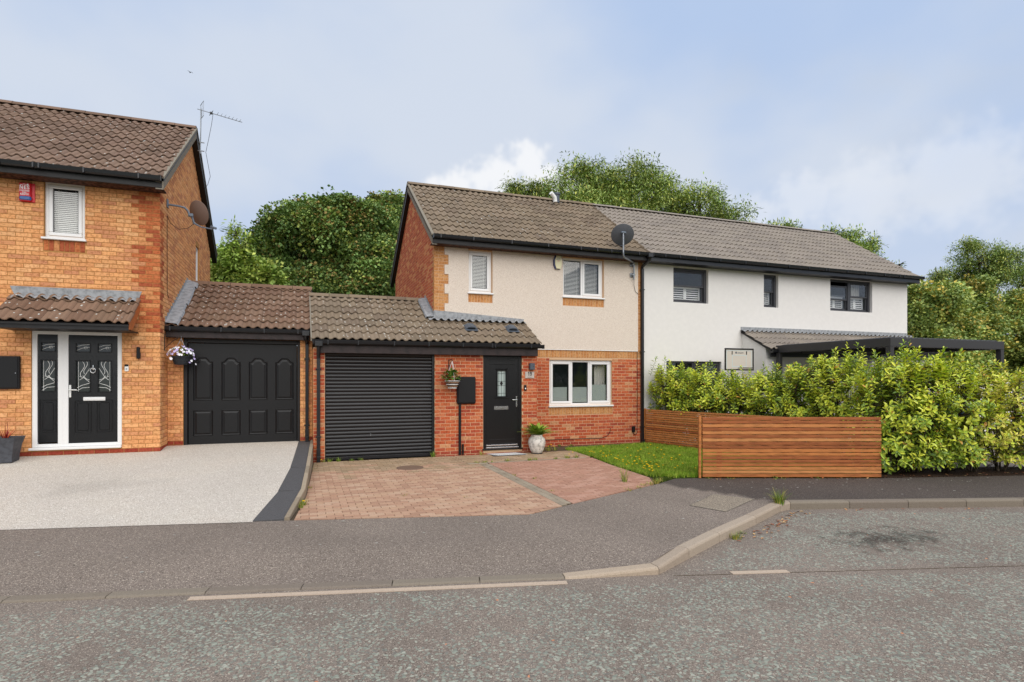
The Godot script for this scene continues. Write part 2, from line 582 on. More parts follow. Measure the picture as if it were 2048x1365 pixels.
# Flecks of lichen on the crowns and pans of a tiled slope: small crusts lying on the tiles
func lay_lichen(parent: Node3D, eave: Vector3, ux: Vector3, up: Vector3, width: float, slope: float, count: int) -> void:
	var nrm := (-up).cross(ux).normalized()
	var b := MB.new()
	for i in count:
		var x := rng.randf() * width
		var s := rng.randf() * slope
		var px := fposmod(x, 0.166)
		var hgt := 0.0
		if px > 0.066 and px < 0.160:
			hgt = 0.038 * sin(PI * (px - 0.06) / 0.105)
			if hgt < 0.025:
				continue
			x = x - px + 0.113
			hgt = 0.039
		else:
			x = x - px + rng.randf_range(0.01, 0.04)
		var row := floorf(s / GAUGE)
		var f := s - row * GAUGE
		if f < 0.05 or f > 0.30:
			continue
		var at := eave + ux * x + up * s + nrm * (0.028 * (1.0 - f / GAUGE) + hgt + 0.002)
		var r := rng.randf_range(0.010, 0.026)
		var n := 7
		var ring := []
		for k in n:
			var a := TAU * k / n
			var q := r * rng.randf_range(0.55, 1.1)
			ring.append(at + ux * cos(a) * q * 0.8 + up * sin(a) * q)
		for k in n:
			b.flat(at + nrm * 0.004, ring[k], ring[(k + 1) % n])
	if b.v.size():
		pmb("lichen", b, M.lichen, parent).set_meta("kind", "stuff")

func ridge_row(parent: Node3D, a: Vector3, ux: Vector3, length: float, tones: Array, r := 0.125, angle := false) -> void:
	var nb := maxi(1, roundi(length / 0.45))
	var step := length / nb
	var made := []
	for c in tones:
		var b := MB.new()
		b.col = c
		var pts := 9
		for i in pts - 1:
			var q := []
			for e in [[i, 0.0], [i + 1, 0.0], [i + 1, step - 0.008], [i, step - 0.008]]:
				var th: float = lerpf(-1.25, 1.25, float(e[0]) / (pts - 1))
				var dir := Vector3(0, cos(th), sin(th))
				var rr := r
				if angle:
					dir = Vector3(0, 1.0 - absf(th) * 0.55, th * 0.9)
				q.append([ux * e[1] + dir * rr, Vector3(0, cos(th), sin(th))])
			b.squad(q[0][0], q[1][0], q[2][0], q[3][0], q[0][1], q[1][1], q[2][1], q[3][1])
			b.quad(q[1][0], q[0][0], q[0][0] * 0.88, q[1][0] * 0.88)
			b.quad(q[3][0], q[2][0], q[2][0] - (q[2][0] - ux * (step - 0.008)) * 0.12, q[3][0] - (q[3][0] - ux * (step - 0.008)) * 0.12)
		made.append(b.mesh())
	for i in nb:
		part("ridge_tile", made[rng.randi() % made.size()], M.tile, parent, Transform3D(Basis(), a + ux * (step * i) + Vector3(0, -0.02 + rng.randf_range(-0.003, 0.003), 0)))

# A gutter run of black plastic with its union clips; a is the left end at the top of the back edge.
func gutter(parent: Node3D, a: Vector3, length: float, m: Material, joints: Array) -> void:
	var b := MB.new()
	var out := [Vector2(0, 0), Vector2(0.0, -0.07), Vector2(0.02, -0.082), Vector2(0.075, -0.082), Vector2(0.10, -0.06), Vector2(0.112, 0.0)]
	var poly := PackedVector2Array(out)
	for i in range(out.size() - 1, -1, -1):
		var p: Vector2 = out[i]
		poly.append(Vector2(lerpf(0.056, p.x, 0.93), lerpf(-0.02, p.y, 0.93) + (0.001 if i in [0, 5] else 0.0)))
	b.prism(poly, a, Vector3(0, 0, 1), Vector3.UP, Vector3(length, 0, 0))
	for s in [0.0, length]:
		b.b2(a + Vector3(s - 0.004, -0.088, -0.002), a + Vector3(s + 0.004, 0.004, 0.114))
	var g := pmb("gutter", b, m, parent)
	var u := MB.new()
	u.b2(Vector3(-0.014, -0.087, 0.002), Vector3(0.014, 0.004, 0.1165), 0.004)
	var um := u.mesh()
	for x in joints:
		part("union", um, m, g, Transform3D(Basis(), a + Vector3(x, 0, 0)))

func downpipe(parent: Node3D, x: float, z: float, y0: float, y1: float, hop: Vector3, clips: Array, square := true, wd := 0.065) -> void:
	var b := MB.new()
	if square:
		b.b2(Vector3(x - wd / 2, y0 + 0.12, z), Vector3(x + wd / 2, y1, z + wd), 0.004)
		b.b2(Vector3(x - wd / 2 - 0.006, y0 + 0.1, z - 0.004), Vector3(x + wd / 2 + 0.006, y0 + 0.26, z + wd + 0.006), 0.004)
		b.b2(Vector3(x - wd / 2 - 0.002, y0, z - 0.002), Vector3(x + wd / 2 + 0.002, y0 + 0.11, z + wd + 0.045), 0.006)
	else:
		b.tube([Vector3(x, y0, z + wd / 2), Vector3(x, y1, z + wd / 2)], wd / 2, 12)
	var p := pmb("downpipe", b, M.black_plastic, parent)
	var h := MB.new()
	h.tube([Vector3(x, y1 - 0.02, z + wd / 2), Vector3(x, y1 + 0.06, z + wd / 2), hop + Vector3(0, -0.09, 0), hop], [wd * 0.56, wd * 0.56, wd * 0.56, wd * 0.62], 10)
	h.b2(hop + Vector3(-0.075, -0.03, -0.06), hop + Vector3(0.075, 0.075, 0.065), 0.008)
	pmb("outlet", h, M.black_plastic, p)
	for y in clips:
		var c := MB.new()
		c.b2(Vector3(x - wd / 2 - 0.022, y - 0.012, z - 0.012), Vector3(x + wd / 2 + 0.022, y + 0.012, z + wd + 0.008), 0.003)
		pmb("clip", c, M.black_plastic, p)

# ------------------------------------------------------------------ windows

# A window in a wall that faces +z. lights: [from, to, has a sash, what hangs behind ("blind", "net", "shutter", "")]; fractions of the width.
func window(parent: Node3D, x0: float, x1: float, y0: float, y1: float, z: float, lights: Array, sill := true, m: Material = null, depth := 0.06) -> Node3D:
	if m == null:
		m = M.upvc
	var w := node("window", parent)
	var zf := z - depth
	var fw := 0.052
	var f := MB.new()
	f.b2(Vector3(x0, y0, zf - 0.06), Vector3(x1, y0 + fw, zf), 0.004)
	f.b2(Vector3(x0, y1 - fw, zf - 0.06), Vector3(x1, y1, zf), 0.004)
	f.b2(Vector3(x0, y0 + fw, zf - 0.06), Vector3(x0 + fw, y1 - fw, zf), 0.004)
	f.b2(Vector3(x1 - fw, y0 + fw, zf - 0.06), Vector3(x1, y1 - fw, zf), 0.004)
	var ax := x0 + fw * 0.6
	var bx := x1 - fw * 0.6
	for i in lights.size() - 1:
		var mx := lerpf(ax, bx, lights[i][1])
		f.b2(Vector3(mx - 0.026, y0 + fw, zf - 0.058), Vector3(mx + 0.026, y1 - fw, zf - 0.001), 0.004)
	pmb("frame", f, m, w)
	for l in lights:
		var lx0 := lerpf(ax, bx, l[0]) + 0.020
		var lx1 := lerpf(ax, bx, l[1]) - 0.020
		var ly0 := y0 + fw - 0.008
		var ly1 := y1 - fw + 0.008
		var gz := zf - 0.025
		if l[2]:
			var s := MB.new()
			var sw := 0.062
			for q in [[lx0, ly0, lx1, ly0 + sw], [lx0, ly1 - sw, lx1, ly1], [lx0, ly0 + sw, lx0 + sw, ly1 - sw], [lx1 - sw, ly0 + sw, lx1, ly1 - sw]]:
				s.b2(Vector3(q[0], q[1], zf - 0.04), Vector3(q[2], q[3], zf + 0.014), 0.010)
			var sash := pmb("sash", s, m, w)
			lx0 += sw; lx1 -= sw; ly0 += sw; ly1 -= sw
			gz = zf - 0.012
			var h := MB.new()
			h.b2(Vector3(lx0 - 0.04, (ly0 + ly1) / 2 - 0.06, zf + 0.0135), Vector3(lx0 - 0.022, (ly0 + ly1) / 2 + 0.06, zf + 0.017), 0.003)
		var gk := MB.new()
		for q in [[lx0 - 0.002, ly0 - 0.002, lx1 + 0.002, ly0 + 0.008], [lx0 - 0.002, ly1 - 0.008, lx1 + 0.002, ly1 + 0.002], [lx0 - 0.002, ly0, lx0 + 0.008, ly1], [lx1 - 0.008, ly0, lx1 + 0.002, ly1]]:
			gk.b2(Vector3(q[0], q[1], gz - 0.004), Vector3(q[2], q[3], gz + 0.006))
		pmb("gasket", gk, M.rubber, w)
		var g := MB.new()
		g.b2(Vector3(lx0, ly0, gz - 0.004), Vector3(lx1, ly1, gz))
		pmb("pane", g, M.glass, w)
		if l[3] == "blind":
			var sl := MB.new()
			sl.bev(Vector3(0, 0, 0), Vector3(lx1 - lx0 + 0.02, 0.0022, 0.026), 0.0, Basis(Vector3.RIGHT, deg_to_rad(l[4])))
			var sm := sl.mesh()
			var y := ly1 - 0.03
			while y > ly0 + 0.02:
				part("slat", sm, M.blind, w, Transform3D(Basis(Vector3.FORWARD, rng.randf_range(-0.003, 0.003)), Vector3((lx0 + lx1) / 2, y, gz - 0.075)))
				y -= 0.0335
			var cd := MB.new()
			for q in [0.16, 0.84]:
				var cx := lerpf(lx0, lx1, q)
				cd.b2(Vector3(cx - 0.002, ly0, gz - 0.062), Vector3(cx + 0.002, ly1, gz - 0.060))
			pmb("blind_cord", cd, M.blind, w)
	if sill:
		var s := MB.new()
		s.b2(Vector3(x0 - 0.03, y0 - 0.038, zf - 0.02), Vector3(x1 + 0.03, y0 - 0.001, z + 0.05), 0.006)
		pmb("sill", s, m, w)
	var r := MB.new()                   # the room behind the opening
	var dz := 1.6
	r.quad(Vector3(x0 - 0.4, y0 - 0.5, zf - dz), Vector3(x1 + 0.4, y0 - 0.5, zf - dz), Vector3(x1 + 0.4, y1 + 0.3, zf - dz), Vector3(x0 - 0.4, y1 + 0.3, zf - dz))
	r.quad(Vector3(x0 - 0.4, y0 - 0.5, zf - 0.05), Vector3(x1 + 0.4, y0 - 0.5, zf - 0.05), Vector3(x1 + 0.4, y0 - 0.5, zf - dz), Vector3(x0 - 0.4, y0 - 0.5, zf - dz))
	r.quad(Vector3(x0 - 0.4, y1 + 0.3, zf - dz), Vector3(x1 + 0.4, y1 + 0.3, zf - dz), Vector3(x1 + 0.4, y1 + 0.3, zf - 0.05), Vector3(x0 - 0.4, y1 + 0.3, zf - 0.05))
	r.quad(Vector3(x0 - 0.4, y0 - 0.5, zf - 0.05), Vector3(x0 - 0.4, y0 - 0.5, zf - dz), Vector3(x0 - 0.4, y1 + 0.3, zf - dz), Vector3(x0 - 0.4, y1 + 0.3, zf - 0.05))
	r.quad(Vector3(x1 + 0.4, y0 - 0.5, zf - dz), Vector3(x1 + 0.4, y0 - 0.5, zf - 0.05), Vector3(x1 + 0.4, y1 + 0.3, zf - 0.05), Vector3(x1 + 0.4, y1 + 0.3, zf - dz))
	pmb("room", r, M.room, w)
	return w

# ------------------------------------------------------------------ plants

func leaf_shape(b: MB, t: Transform3D, length: float, width: float, fold := 0.25, droop := 0.25) -> void:   # a leaf along +z, upper side +y, folded along its midrib
	var st := [[0.0, 0.05], [0.28, 0.62], [0.55, 1.0], [0.8, 0.72], [1.0, 0.0]]
	for i in st.size() - 1:
		for s in [-1.0, 1.0]:
			var p := []
			for e in [st[i], st[i + 1]]:
				var z: float = e[0] * length
				var y: float = -droop * length * e[0] * e[0]
				var w: float = e[1] * width / 2
				p.append([t * Vector3(0, y, z), t * Vector3(w * s, y + w * fold, z)])
			if s > 0:
				b.quad(p[0][0], p[1][0], p[1][1], p[0][1])
			else:
				b.quad(p[0][1], p[1][1], p[1][0], p[0][0])

func leaf_clump(seed_: int, count: int, rad: float, ll: float, lw: float, up_bias := 0.5) -> ArrayMesh:
	var r := RandomNumberGenerator.new()
	r.seed = seed_
	var b := MB.new()
	for i in count:
		var d := Vector3(r.randfn(), r.randfn() + up_bias, r.randfn()).normalized()
		var at := d * rad * pow(r.randf(), 0.4)
		var z := (d + Vector3(r.randfn(), r.randfn() - 0.3, r.randfn()) * 0.6).normalized()
		var y := (Vector3(r.randfn() * 0.5, 1.0, r.randfn() * 0.5)).normalized()
		var x := y.cross(z).normalized()
		var k := r.randf_range(0.75, 1.15)
		b.col = Color(k, k, k)
		var l := ll * r.randf_range(0.7, 1.2)
		var w := lw * r.randf_range(0.8, 1.2)
		y = z.cross(x)
		var a0 := at
		var a1 := at + z * l * 0.5 + x * w * 0.5 + y * w * 0.12
		var a2 := at + z * l
		var a3 := at + z * l * 0.5 - x * w * 0.5 + y * w * 0.12
		b.flat(a0, a2, a1)
		b.flat(a0, a3, a2)
	return b.mesh()

func limb(b: MB, a: Vector3, d: Vector3, length: float, r0: float, depth: int, r: RandomNumberGenerator, ends: Array) -> void:
	var pts := [a]
	var rr := [r0]
	var p := a
	var dd := d
	for i in 4:
		dd = (dd + Vector3(r.randfn(), r.randfn() * 0.6 + 0.25, r.randfn()) * 0.16).normalized()
		p += dd * length / 4
		pts.append(p)
		rr.append(r0 * (1.0 - 0.13 * (i + 1)))
	b.tube(pts, rr, 6 if depth > 1 else 5)
	if depth <= 0:
		ends.append(p)
		return
	var nk := 3 if depth > 1 else 4
	for i in nk:
		var side := dd.cross(Vector3(r.randfn(), r.randfn(), r.randfn())).normalized()
		var nd := (dd * r.randf_range(0.5, 0.9) + side * r.randf_range(0.5, 0.9) + Vector3(0, 0.15, 0)).normalized()
		limb(b, pts[2 + (i % 3)], nd, length * r.randf_range(0.6, 0.85), rr[2 + (i % 3)] * 0.62, depth - 1, r, ends)

# A tree with a crown made of lobes: each lobe [offset from the trunk's foot, radius vector]
func tree(called: String, label: String, at: Vector3, lobes: Array, count: int, clump: Mesh, tones: Array, seed_: int, group := "", fill := 0.55, spray := 0.0) -> Node3D:
	var t := thing(called, label, "tree", at, group)
	var r := RandomNumberGenerator.new()
	r.seed = seed_
	var top := 0.0
	for l in lobes:
		top = maxf(top, l[0].y + l[1].y)
	var b := MB.new()
	var trunk_top := Vector3(r.randfn() * 0.2, top * 0.42, r.randfn() * 0.2)
	b.tube([Vector3(0, -0.2, 0), Vector3(0.03, top * 0.15, 0), trunk_top], [0.3 * top / 10, 0.23 * top / 10, 0.17 * top / 10], 9)
	for l in lobes:
		var mid: Vector3 = (trunk_top + l[0]) / 2 + Vector3(r.randfn(), r.randfn(), r.randfn()) * 0.25
		b.tube([trunk_top * 0.9, mid, l[0], l[0] + Vector3(r.randfn() * 0.2, l[1].y * 0.6, r.randfn() * 0.2)], [0.1 * top / 10, 0.07 * top / 10, 0.045 * top / 10, 0.015], 6)
		for i in 9:
			var d := Vector3(r.randfn(), r.randfn() * 0.8 + 0.3, r.randfn()).normalized()
			var e: Vector3 = l[0] + d * l[1] * 0.93
			var q: Vector3 = l[0] + d * l[1] * 0.5 + Vector3(r.randfn(), r.randfn(), r.randfn()) * 0.12
			b.tube([l[0] - Vector3(0, l[1].y * 0.3, 0), q, e], [0.04 * top / 10, 0.024 * top / 10, 0.008], 5, false)
	pmb("trunk", b, M.bark, t)
	var list := []
	var cols := []
	var areas := 0.0
	for l in lobes:
		areas += l[1].x * l[1].y
	for l in lobes:
		var nl := int(count * l[1].x * l[1].y / areas)
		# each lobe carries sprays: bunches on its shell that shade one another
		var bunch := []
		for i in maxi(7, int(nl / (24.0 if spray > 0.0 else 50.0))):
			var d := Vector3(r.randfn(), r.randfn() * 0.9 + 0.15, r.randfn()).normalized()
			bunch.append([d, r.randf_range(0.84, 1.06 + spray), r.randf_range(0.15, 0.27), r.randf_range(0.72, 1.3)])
		for i in nl:
			var bu = bunch[r.randi() % bunch.size()]
			var p: Vector3
			if r.randf() < fill:
				var j = Vector3(r.randfn(), r.randfn() * 0.6, r.randfn()) * bu[2]
				p = l[0] + (bu[0] * bu[1] + j) * l[1]
			else:
				var d := Vector3(r.randfn(), r.randfn(), r.randfn()).normalized()
				p = l[0] + d * l[1] * pow(r.randf(), 0.33) * 0.92
			if p.y < top * 0.12:
				continue
			var bs := Basis(Vector3.UP, r.randf() * TAU) * Basis(Vector3.RIGHT, r.randfn() * 0.35)
			bs = bs.scaled(Vector3.ONE * r.randf_range(0.6, 1.35))
			list.append(Transform3D(bs, p))
			var c: Color = tones[r.randi() % tones.size()]
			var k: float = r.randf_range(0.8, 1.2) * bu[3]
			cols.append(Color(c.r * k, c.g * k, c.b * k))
	copies("crown", clump, M.leaf, list, cols, t)
	return t

# ------------------------------------------------------------------ sky, camera, sun

func make_camera() -> void:
	var cam := Camera3D.new()
	cam.name = "camera"
	cam.projection = Camera3D.PROJECTION_FRUSTUM     # the lens is shifted: verticals stay vertical
	cam.near = 0.05
	cam.far = 900.0
	cam.size = 0.05 * 1365.0 / FOCAL
	cam.frustum_offset = Vector2(0, 0.05 * (759.0 - 682.5) / FOCAL)
	cam.position = EYE
	cam.rotation_degrees = Vector3(0, -YAW, 0)
	add_child(cam)
	cam.current = true

func make_sky() -> void:
	var w := 1536
	var h := 768
	var f := FastNoiseLite.new()
	f.seed = 12
	f.frequency = 0.7
	f.fractal_octaves = 4
	var f2 := FastNoiseLite.new()
	f2.seed = 77
	f2.frequency = 2.2
	f2.fractal_octaves = 5
	var im := Image.create(w, h, false, Image.FORMAT_RGBF)
	var blue := Color(0.365, 0.485, 0.71)
	var haze := Color(0.48, 0.56, 0.70)
	var white := Color(0.66, 0.685, 0.72)
	var grey := Color(0.46, 0.50, 0.56)
	# cumulus low over the roofs: [azimuth, elevation, radius] in degrees
	var puffs := [[15.4, 18.6, 2.0], [17.6, 19.2, 2.0], [19.9, 20.0, 1.9], [21.8, 20.6, 2.2], [23.4, 19.6, 1.8], [13.2, 17.8, 1.6], [25.0, 18.2, 2.2], [18.5, 16.6, 3.4], [22.0, 16.6, 3.4], [39.5, 15.0, 2.4], [43.0, 14.2, 2.6], [47.0, 15.6, 2.8], [52.0, 15.0, 4.0], [58.0, 15.5, 4.5]]
	for y in h:
		var el := PI * (0.5 - (y + 0.5) / h)
		for x in w:
			var az := TAU * (x + 0.5) / w          # the picture's left edge is straight ahead, -z
			if az > PI:
				az -= TAU
			var d := Vector3(sin(az) * cos(el), sin(el), -cos(az) * cos(el))
			var c: Color
			if el < -0.02:
				c = Color(0.20, 0.19, 0.18)
			else:
				var s := maxf(d.y, 0.0)
				var q := Vector3(d.x, 0, d.z) / (s + 0.30)
				var n := f.get_noise_3d(q.x, 0.0, q.z)
				var n2 := f2.get_noise_3d(q.x, 3.0, q.z)
				c = haze.lerp(blue, clampf(0.35 + s * 0.8, 0, 1))
				var cover := smoothstep(-0.35, 0.45, n + n2 * 0.35)
				c = c.lerp(white, cover * 0.58)
				c = c.lerp(grey, smoothstep(0.0, 0.5, -n + n2 * 0.5 - 0.1) * 0.30)
				c = c.lerp(white, exp(-s * 7.0) * 0.7)
				var ad := rad_to_deg(az)
				var ed := rad_to_deg(el)
				if ed < 30.0 and absf(ad - 35.0) < 45.0:
					var m := 0.0
					var nz := f2.get_noise_2d(ad * 0.20, ed * 0.20) * 1.5 + f2.get_noise_2d(ad * 0.7, ed * 0.7) * 0.8
					for p in puffs:
						var r := Vector2(ad - p[0], (ed - p[1]) * 1.15).length() + nz
						m = maxf(m, 1.0 - smoothstep(p[2] * 0.45, p[2] * 1.3, r))
					c = c.lerp(Color(0.80, 0.81, 0.83), m * (0.9 if ad < 30.0 else 0.38))
			im.set_pixel(x, y, c)
	var sm := PanoramaSkyMaterial.new()
	sm.panorama = ImageTexture.create_from_image(im)
	var sky := Sky.new()
	sky.sky_material = sm
	var e := Environment.new()
	e.background_mode = Environment.BG_SKY
	e.sky = sky
	e.background_energy_multiplier = 0.60
	e.tonemap_mode = Environment.TONE_MAPPER_LINEAR
	e.tonemap_exposure = 1.95
	e.sdfgi_enabled = true
	e.ssao_enabled = true
	e.ssil_enabled = true
	var we := WorldEnvironment.new()
	we.name = "environment"
	we.environment = e
	add_child(we)
	var sun := DirectionalLight3D.new()
	sun.name = "sun"
	sun.light_energy = 0.5
	sun.light_angular_distance = 80.0
	sun.light_color = Color(1.0, 0.97, 0.92)
	sun.shadow_enabled = true
	add_child(sun)
	sun.look_at_from_position(Vector3(0.5, 12, 12), Vector3(0, 0, 0))

# ------------------------------------------------------------------ ground

func plate(b: MB, pts: Array, thick := 0.06) -> void:     # a slab over a plan outline of Vector3 corners
	var poly := PackedVector2Array()
	for p in pts:
		poly.append(Vector2(p.x, p.z))
	var idx := Geometry2D.triangulate_polygon(poly)
	for i in range(0, idx.size(), 3):
		var a: Vector3 = pts[idx[i]]; var c: Vector3 = pts[idx[i + 1]]; var d: Vector3 = pts[idx[i + 2]]
		if (c - a).cross(d - a).y < 0:
			var t := c; c = d; d = t
		b.flat(a, c, d)
	var cw := Geometry2D.is_polygon_clockwise(poly)
	for i in pts.size():
		var a: Vector3 = pts[i]; var c: Vector3 = pts[(i + 1) % pts.size()]
		var dn := Vector3(0, -thick, 0)
		if cw:
			b.quad(a, c, c + dn, a + dn)
		else:
			b.quad(c, a, a + dn, c + dn)

# The kerb's foot on the road side, from left to right
var kerb_line := [Vector2(-9.2, -7.35), Vector2(-2.26, -5.74), Vector2(0.0, -5.22), Vector2(2.23, -4.68), Vector2(3.10, -4.50), Vector2(3.66, -4.80), Vector2(4.35, -5.17), Vector2(5.3, -5.64), Vector2(6.12, -6.07), Vector2(6.36, -6.13), Vector2(9.59, -5.12), Vector2(16.5, -2.96)]
const ROAD_Y := -0.10
const EDGE := [[-9.5, -9.5], [-3.185, -8.093], [-0.174, -7.425], [2.703, -6.692], [3.427, -7.038], [5.362, -7.9], [6.006, -8.258], [6.439, -8.152], [9.364, -7.076], [12.413, -6.30], [17.0, -4.9]]   # back edge of the pavement

func kerb_top(i: float) -> float:      # upstand: dropped in front of the drives, full height from the splay on
	return lerpf(-0.086, 0.0, smoothstep(3.2, 4.6, i))

func in_bay(x: float, z: float) -> bool:    # right of the splay kerb, on the road
	var p := Vector2(x, z)
	for i in kerb_line.size() - 1:
		var a: Vector2 = kerb_line[i]; var b: Vector2 = kerb_line[i + 1]
		if x >= a.x and x < b.x:
			return z > lerpf(a.y, b.y, (x - a.x) / (b.x - a.x)) + 0.03
	return false

func drive_y(x: float, z: float) -> float:     # the cream driveway climbs to the house
	var edge := lerpf(-8.093, -7.425, (x + 3.185) / 3.011)
	return 0.005 + 0.392 * clampf((edge - z) / (edge + 12.3), 0.0, 1.05)

func grid(b: MB, poly: PackedVector2Array, step: float, hgt: Callable, tint: Callable) -> void:   # a sheet over a plan outline, cut into cells that carry a tint of their own
	var lo := poly[0]; var hi := poly[0]
	for p in poly:
		lo = lo.min(p); hi = hi.max(p)
	var nx := ceili((hi.x - lo.x) / step)
	var nz := ceili((hi.y - lo.y) / step)
	for i in nx:
		for j in nz:
			var c := PackedVector2Array([lo + Vector2(i, j) * step, lo + Vector2(i + 1, j) * step, lo + Vector2(i + 1, j + 1) * step, lo + Vector2(i, j + 1) * step])
			for q in Geometry2D.intersect_polygons(c, poly):
				var idx := Geometry2D.triangulate_polygon(q)
				for k in range(0, idx.size(), 3):
					var t := []
					for m in 3:
						var p: Vector2 = q[idx[k + m]]
						t.append(Vector3(p.x, hgt.call(p.x, p.y), p.y))
					if (t[1] - t[0]).cross(t[2] - t[0]).y < 0:
						t = [t[0], t[2], t[1]]
					for m in [0, 2, 1]:
						b.v.push_back(t[m])
						b.n.push_back((t[1] - t[0]).cross(t[2] - t[0]).normalized())
						b.c.push_back(tint.call(t[m].x, t[m].z))

var blot := FastNoiseLite.new()

func make_ground() -> void:
	blot.seed = 5
	blot.frequency = 0.5
	blot.fractal_octaves = 4
	var b := MB.new()
	plate(b, [Vector3(-400, -0.30, 300), Vector3(400, -0.30, 300), Vector3(400, -0.30, -400), Vector3(-400, -0.30, -400)], 0.1)
	structure("ground", b, M.turf)
	# road
	var poly := PackedVector2Array()
	for p in kerb_line:
		poly.append(p + Vector2(0, -0.05))
	poly.append(Vector2(16.5, 7.0))
	poly.append(Vector2(-9.2, 7.0))
	b = MB.new()
	grid(b, poly, 0.075, func(_x, _z): return ROAD_Y, func(x, z):
		var k := 0.84 + 0.16 * blot.get_noise_2d(x, z)
		var oil := Vector2((x - 6.28) / 0.75, (z + 4.62) / 0.36).length() + blot.get_noise_2d(x * 5.0, z * 5.0) * 0.9 + blot.get_noise_2d(x * 17.0, z * 17.0) * 0.9
		k *= lerpf(0.42, 1.0, smoothstep(0.35, 1.0, oil))
		return Color(k, k * 0.98, k * 0.955))
	structure("road", b, M.road)
	make_chippings()
	# a seam where the parking bay was laid against the road, and the pale concrete strips beside the kerb
	b = MB.new()
	for e in [[Vector2(3.2, -4.42), Vector2(8.5, -2.95), 0.004]]:
		var d: Vector2 = (e[1] - e[0]).normalized()
		var q: Vector2 = Vector2(-d.y, d.x) * e[2] / 2
		plate(b, [Vector3(e[0].x - q.x, ROAD_Y + 0.004, e[0].y - q.y), Vector3(e[1].x - q.x, ROAD_Y + 0.004, e[1].y - q.y), Vector3(e[1].x + q.x, ROAD_Y + 0.004, e[1].y + q.y), Vector3(e[0].x + q.x, ROAD_Y + 0.004, e[0].y + q.y)], 0.003)
	structure("road_seam", b, M.sand)
	b = MB.new()
	b.col = lin(214, 196, 180)
	for e in [[Vector2(-0.86, -5.33), Vector2(2.21, -4.60), 0.075], [Vector2(3.75, -4.30), Vector2(4.28, -4.155), 0.075]]:
		var d: Vector2 = (e[1] - e[0]).normalized()
		var q: Vector2 = Vector2(-d.y, d.x) * e[2] / 2
		plate(b, [Vector3(e[0].x - q.x, ROAD_Y + 0.006, e[0].y - q.y), Vector3(e[1].x - q.x, ROAD_Y + 0.006, e[1].y - q.y), Vector3(e[1].x + q.x, ROAD_Y + 0.006, e[1].y + q.y), Vector3(e[0].x + q.x, ROAD_Y + 0.006, e[0].y + q.y)], 0.005)
	structure("road_marking", b, M.kerb)
	# pavement
	poly = PackedVector2Array()
	for i in kerb_line.size():
		poly.append(kerb_line[i] + kerb_normal(i) * 0.115)
	for i in range(EDGE.size() - 1, -1, -1):
		poly.append(Vector2(EDGE[i][0], EDGE[i][1]))
	b = MB.new()
	grid(b, poly, 0.15, pave_y, func(x, z):
		var k := 0.82 + 0.12 * blot.get_noise_2d(x + 40, z)
		var dark = x > 5.439 + (z + 8.014) / (8.014 - 6.179) * 0.78 and z < -2.0
		if dark:
			return Color(k * 0.42, k * 0.41, k * 0.42)
		return Color(k, k * 0.975, k * 0.955))
	structure("pavement", b, M.tarmac)
	# pale flecks of gum and lichen trodden into the pavement
	var fl := MB.new()
	var r := RandomNumberGenerator.new()
	r.seed = 61
	for i in 110:
		var x := r.randf_range(-3.5, 9.5)
		var z := lerpf(-7.2, -5.9, r.randf()) + (x - 2.0) * 0.02
		if i < 55:
			x = r.randf_range(5.6, 11.5)
			z = lerpf(-7.9, -6.9, (x - 5.6) / 5.9) + r.randf_range(0.1, 0.75)
		if not Geometry2D.is_point_in_polygon(Vector2(x, z), poly):
			continue
		var rad := r.randf_range(0.008, 0.022)
		fl.col = lin(176, 172, 162) * r.randf_range(0.7, 1.0)
		var ring := []
		for k in 7:
			ring.append(Vector3(x + cos(TAU * k / 7) * rad * r.randf_range(0.7, 1.3), pave_y(x, z) + 0.003, z + sin(TAU * k / 7) * rad * r.randf_range(0.5, 1.0)))
		for k in 7:
			fl.flat(Vector3(x, pave_y(x, z) + 0.005, z), ring[(k + 1) % 7], ring[k])
	var flecks := pmb("pavement_flecks", fl, M.stone, self)
	flecks.set_meta("kind", "stuff")
	flecks.set_meta("label", "pale flecks of gum and lichen on the pavement")
	flecks.set_meta("category", "flecks")
	make_kerbs()
	make_drives()
	make_lawn()

func pave_y(x: float, z: float) -> float:
	# falls towards the dropped kerb
	for i in kerb_line.size() - 1:
		var a: Vector2 = kerb_line[i]; var c: Vector2 = kerb_line[i + 1]
		if x >= a.x and x <= c.x:
			var t := (x - a.x) / (c.x - a.x)
			var edge := lerpf(a.y, c.y, t) - 0.11
			return lerpf(kerb_top(i + t), 0.0, smoothstep(0.0, 0.9, edge - z))
	return 0.0

func kerb_normal(i: int) -> Vector2:
	var a: Vector2 = kerb_line[maxi(i - 1, 0)]
	var b: Vector2 = kerb_line[mini(i + 1, kerb_line.size() - 1)]
	var d := (b - a).normalized()
	return Vector2(d.y, -d.x)       # away from the road

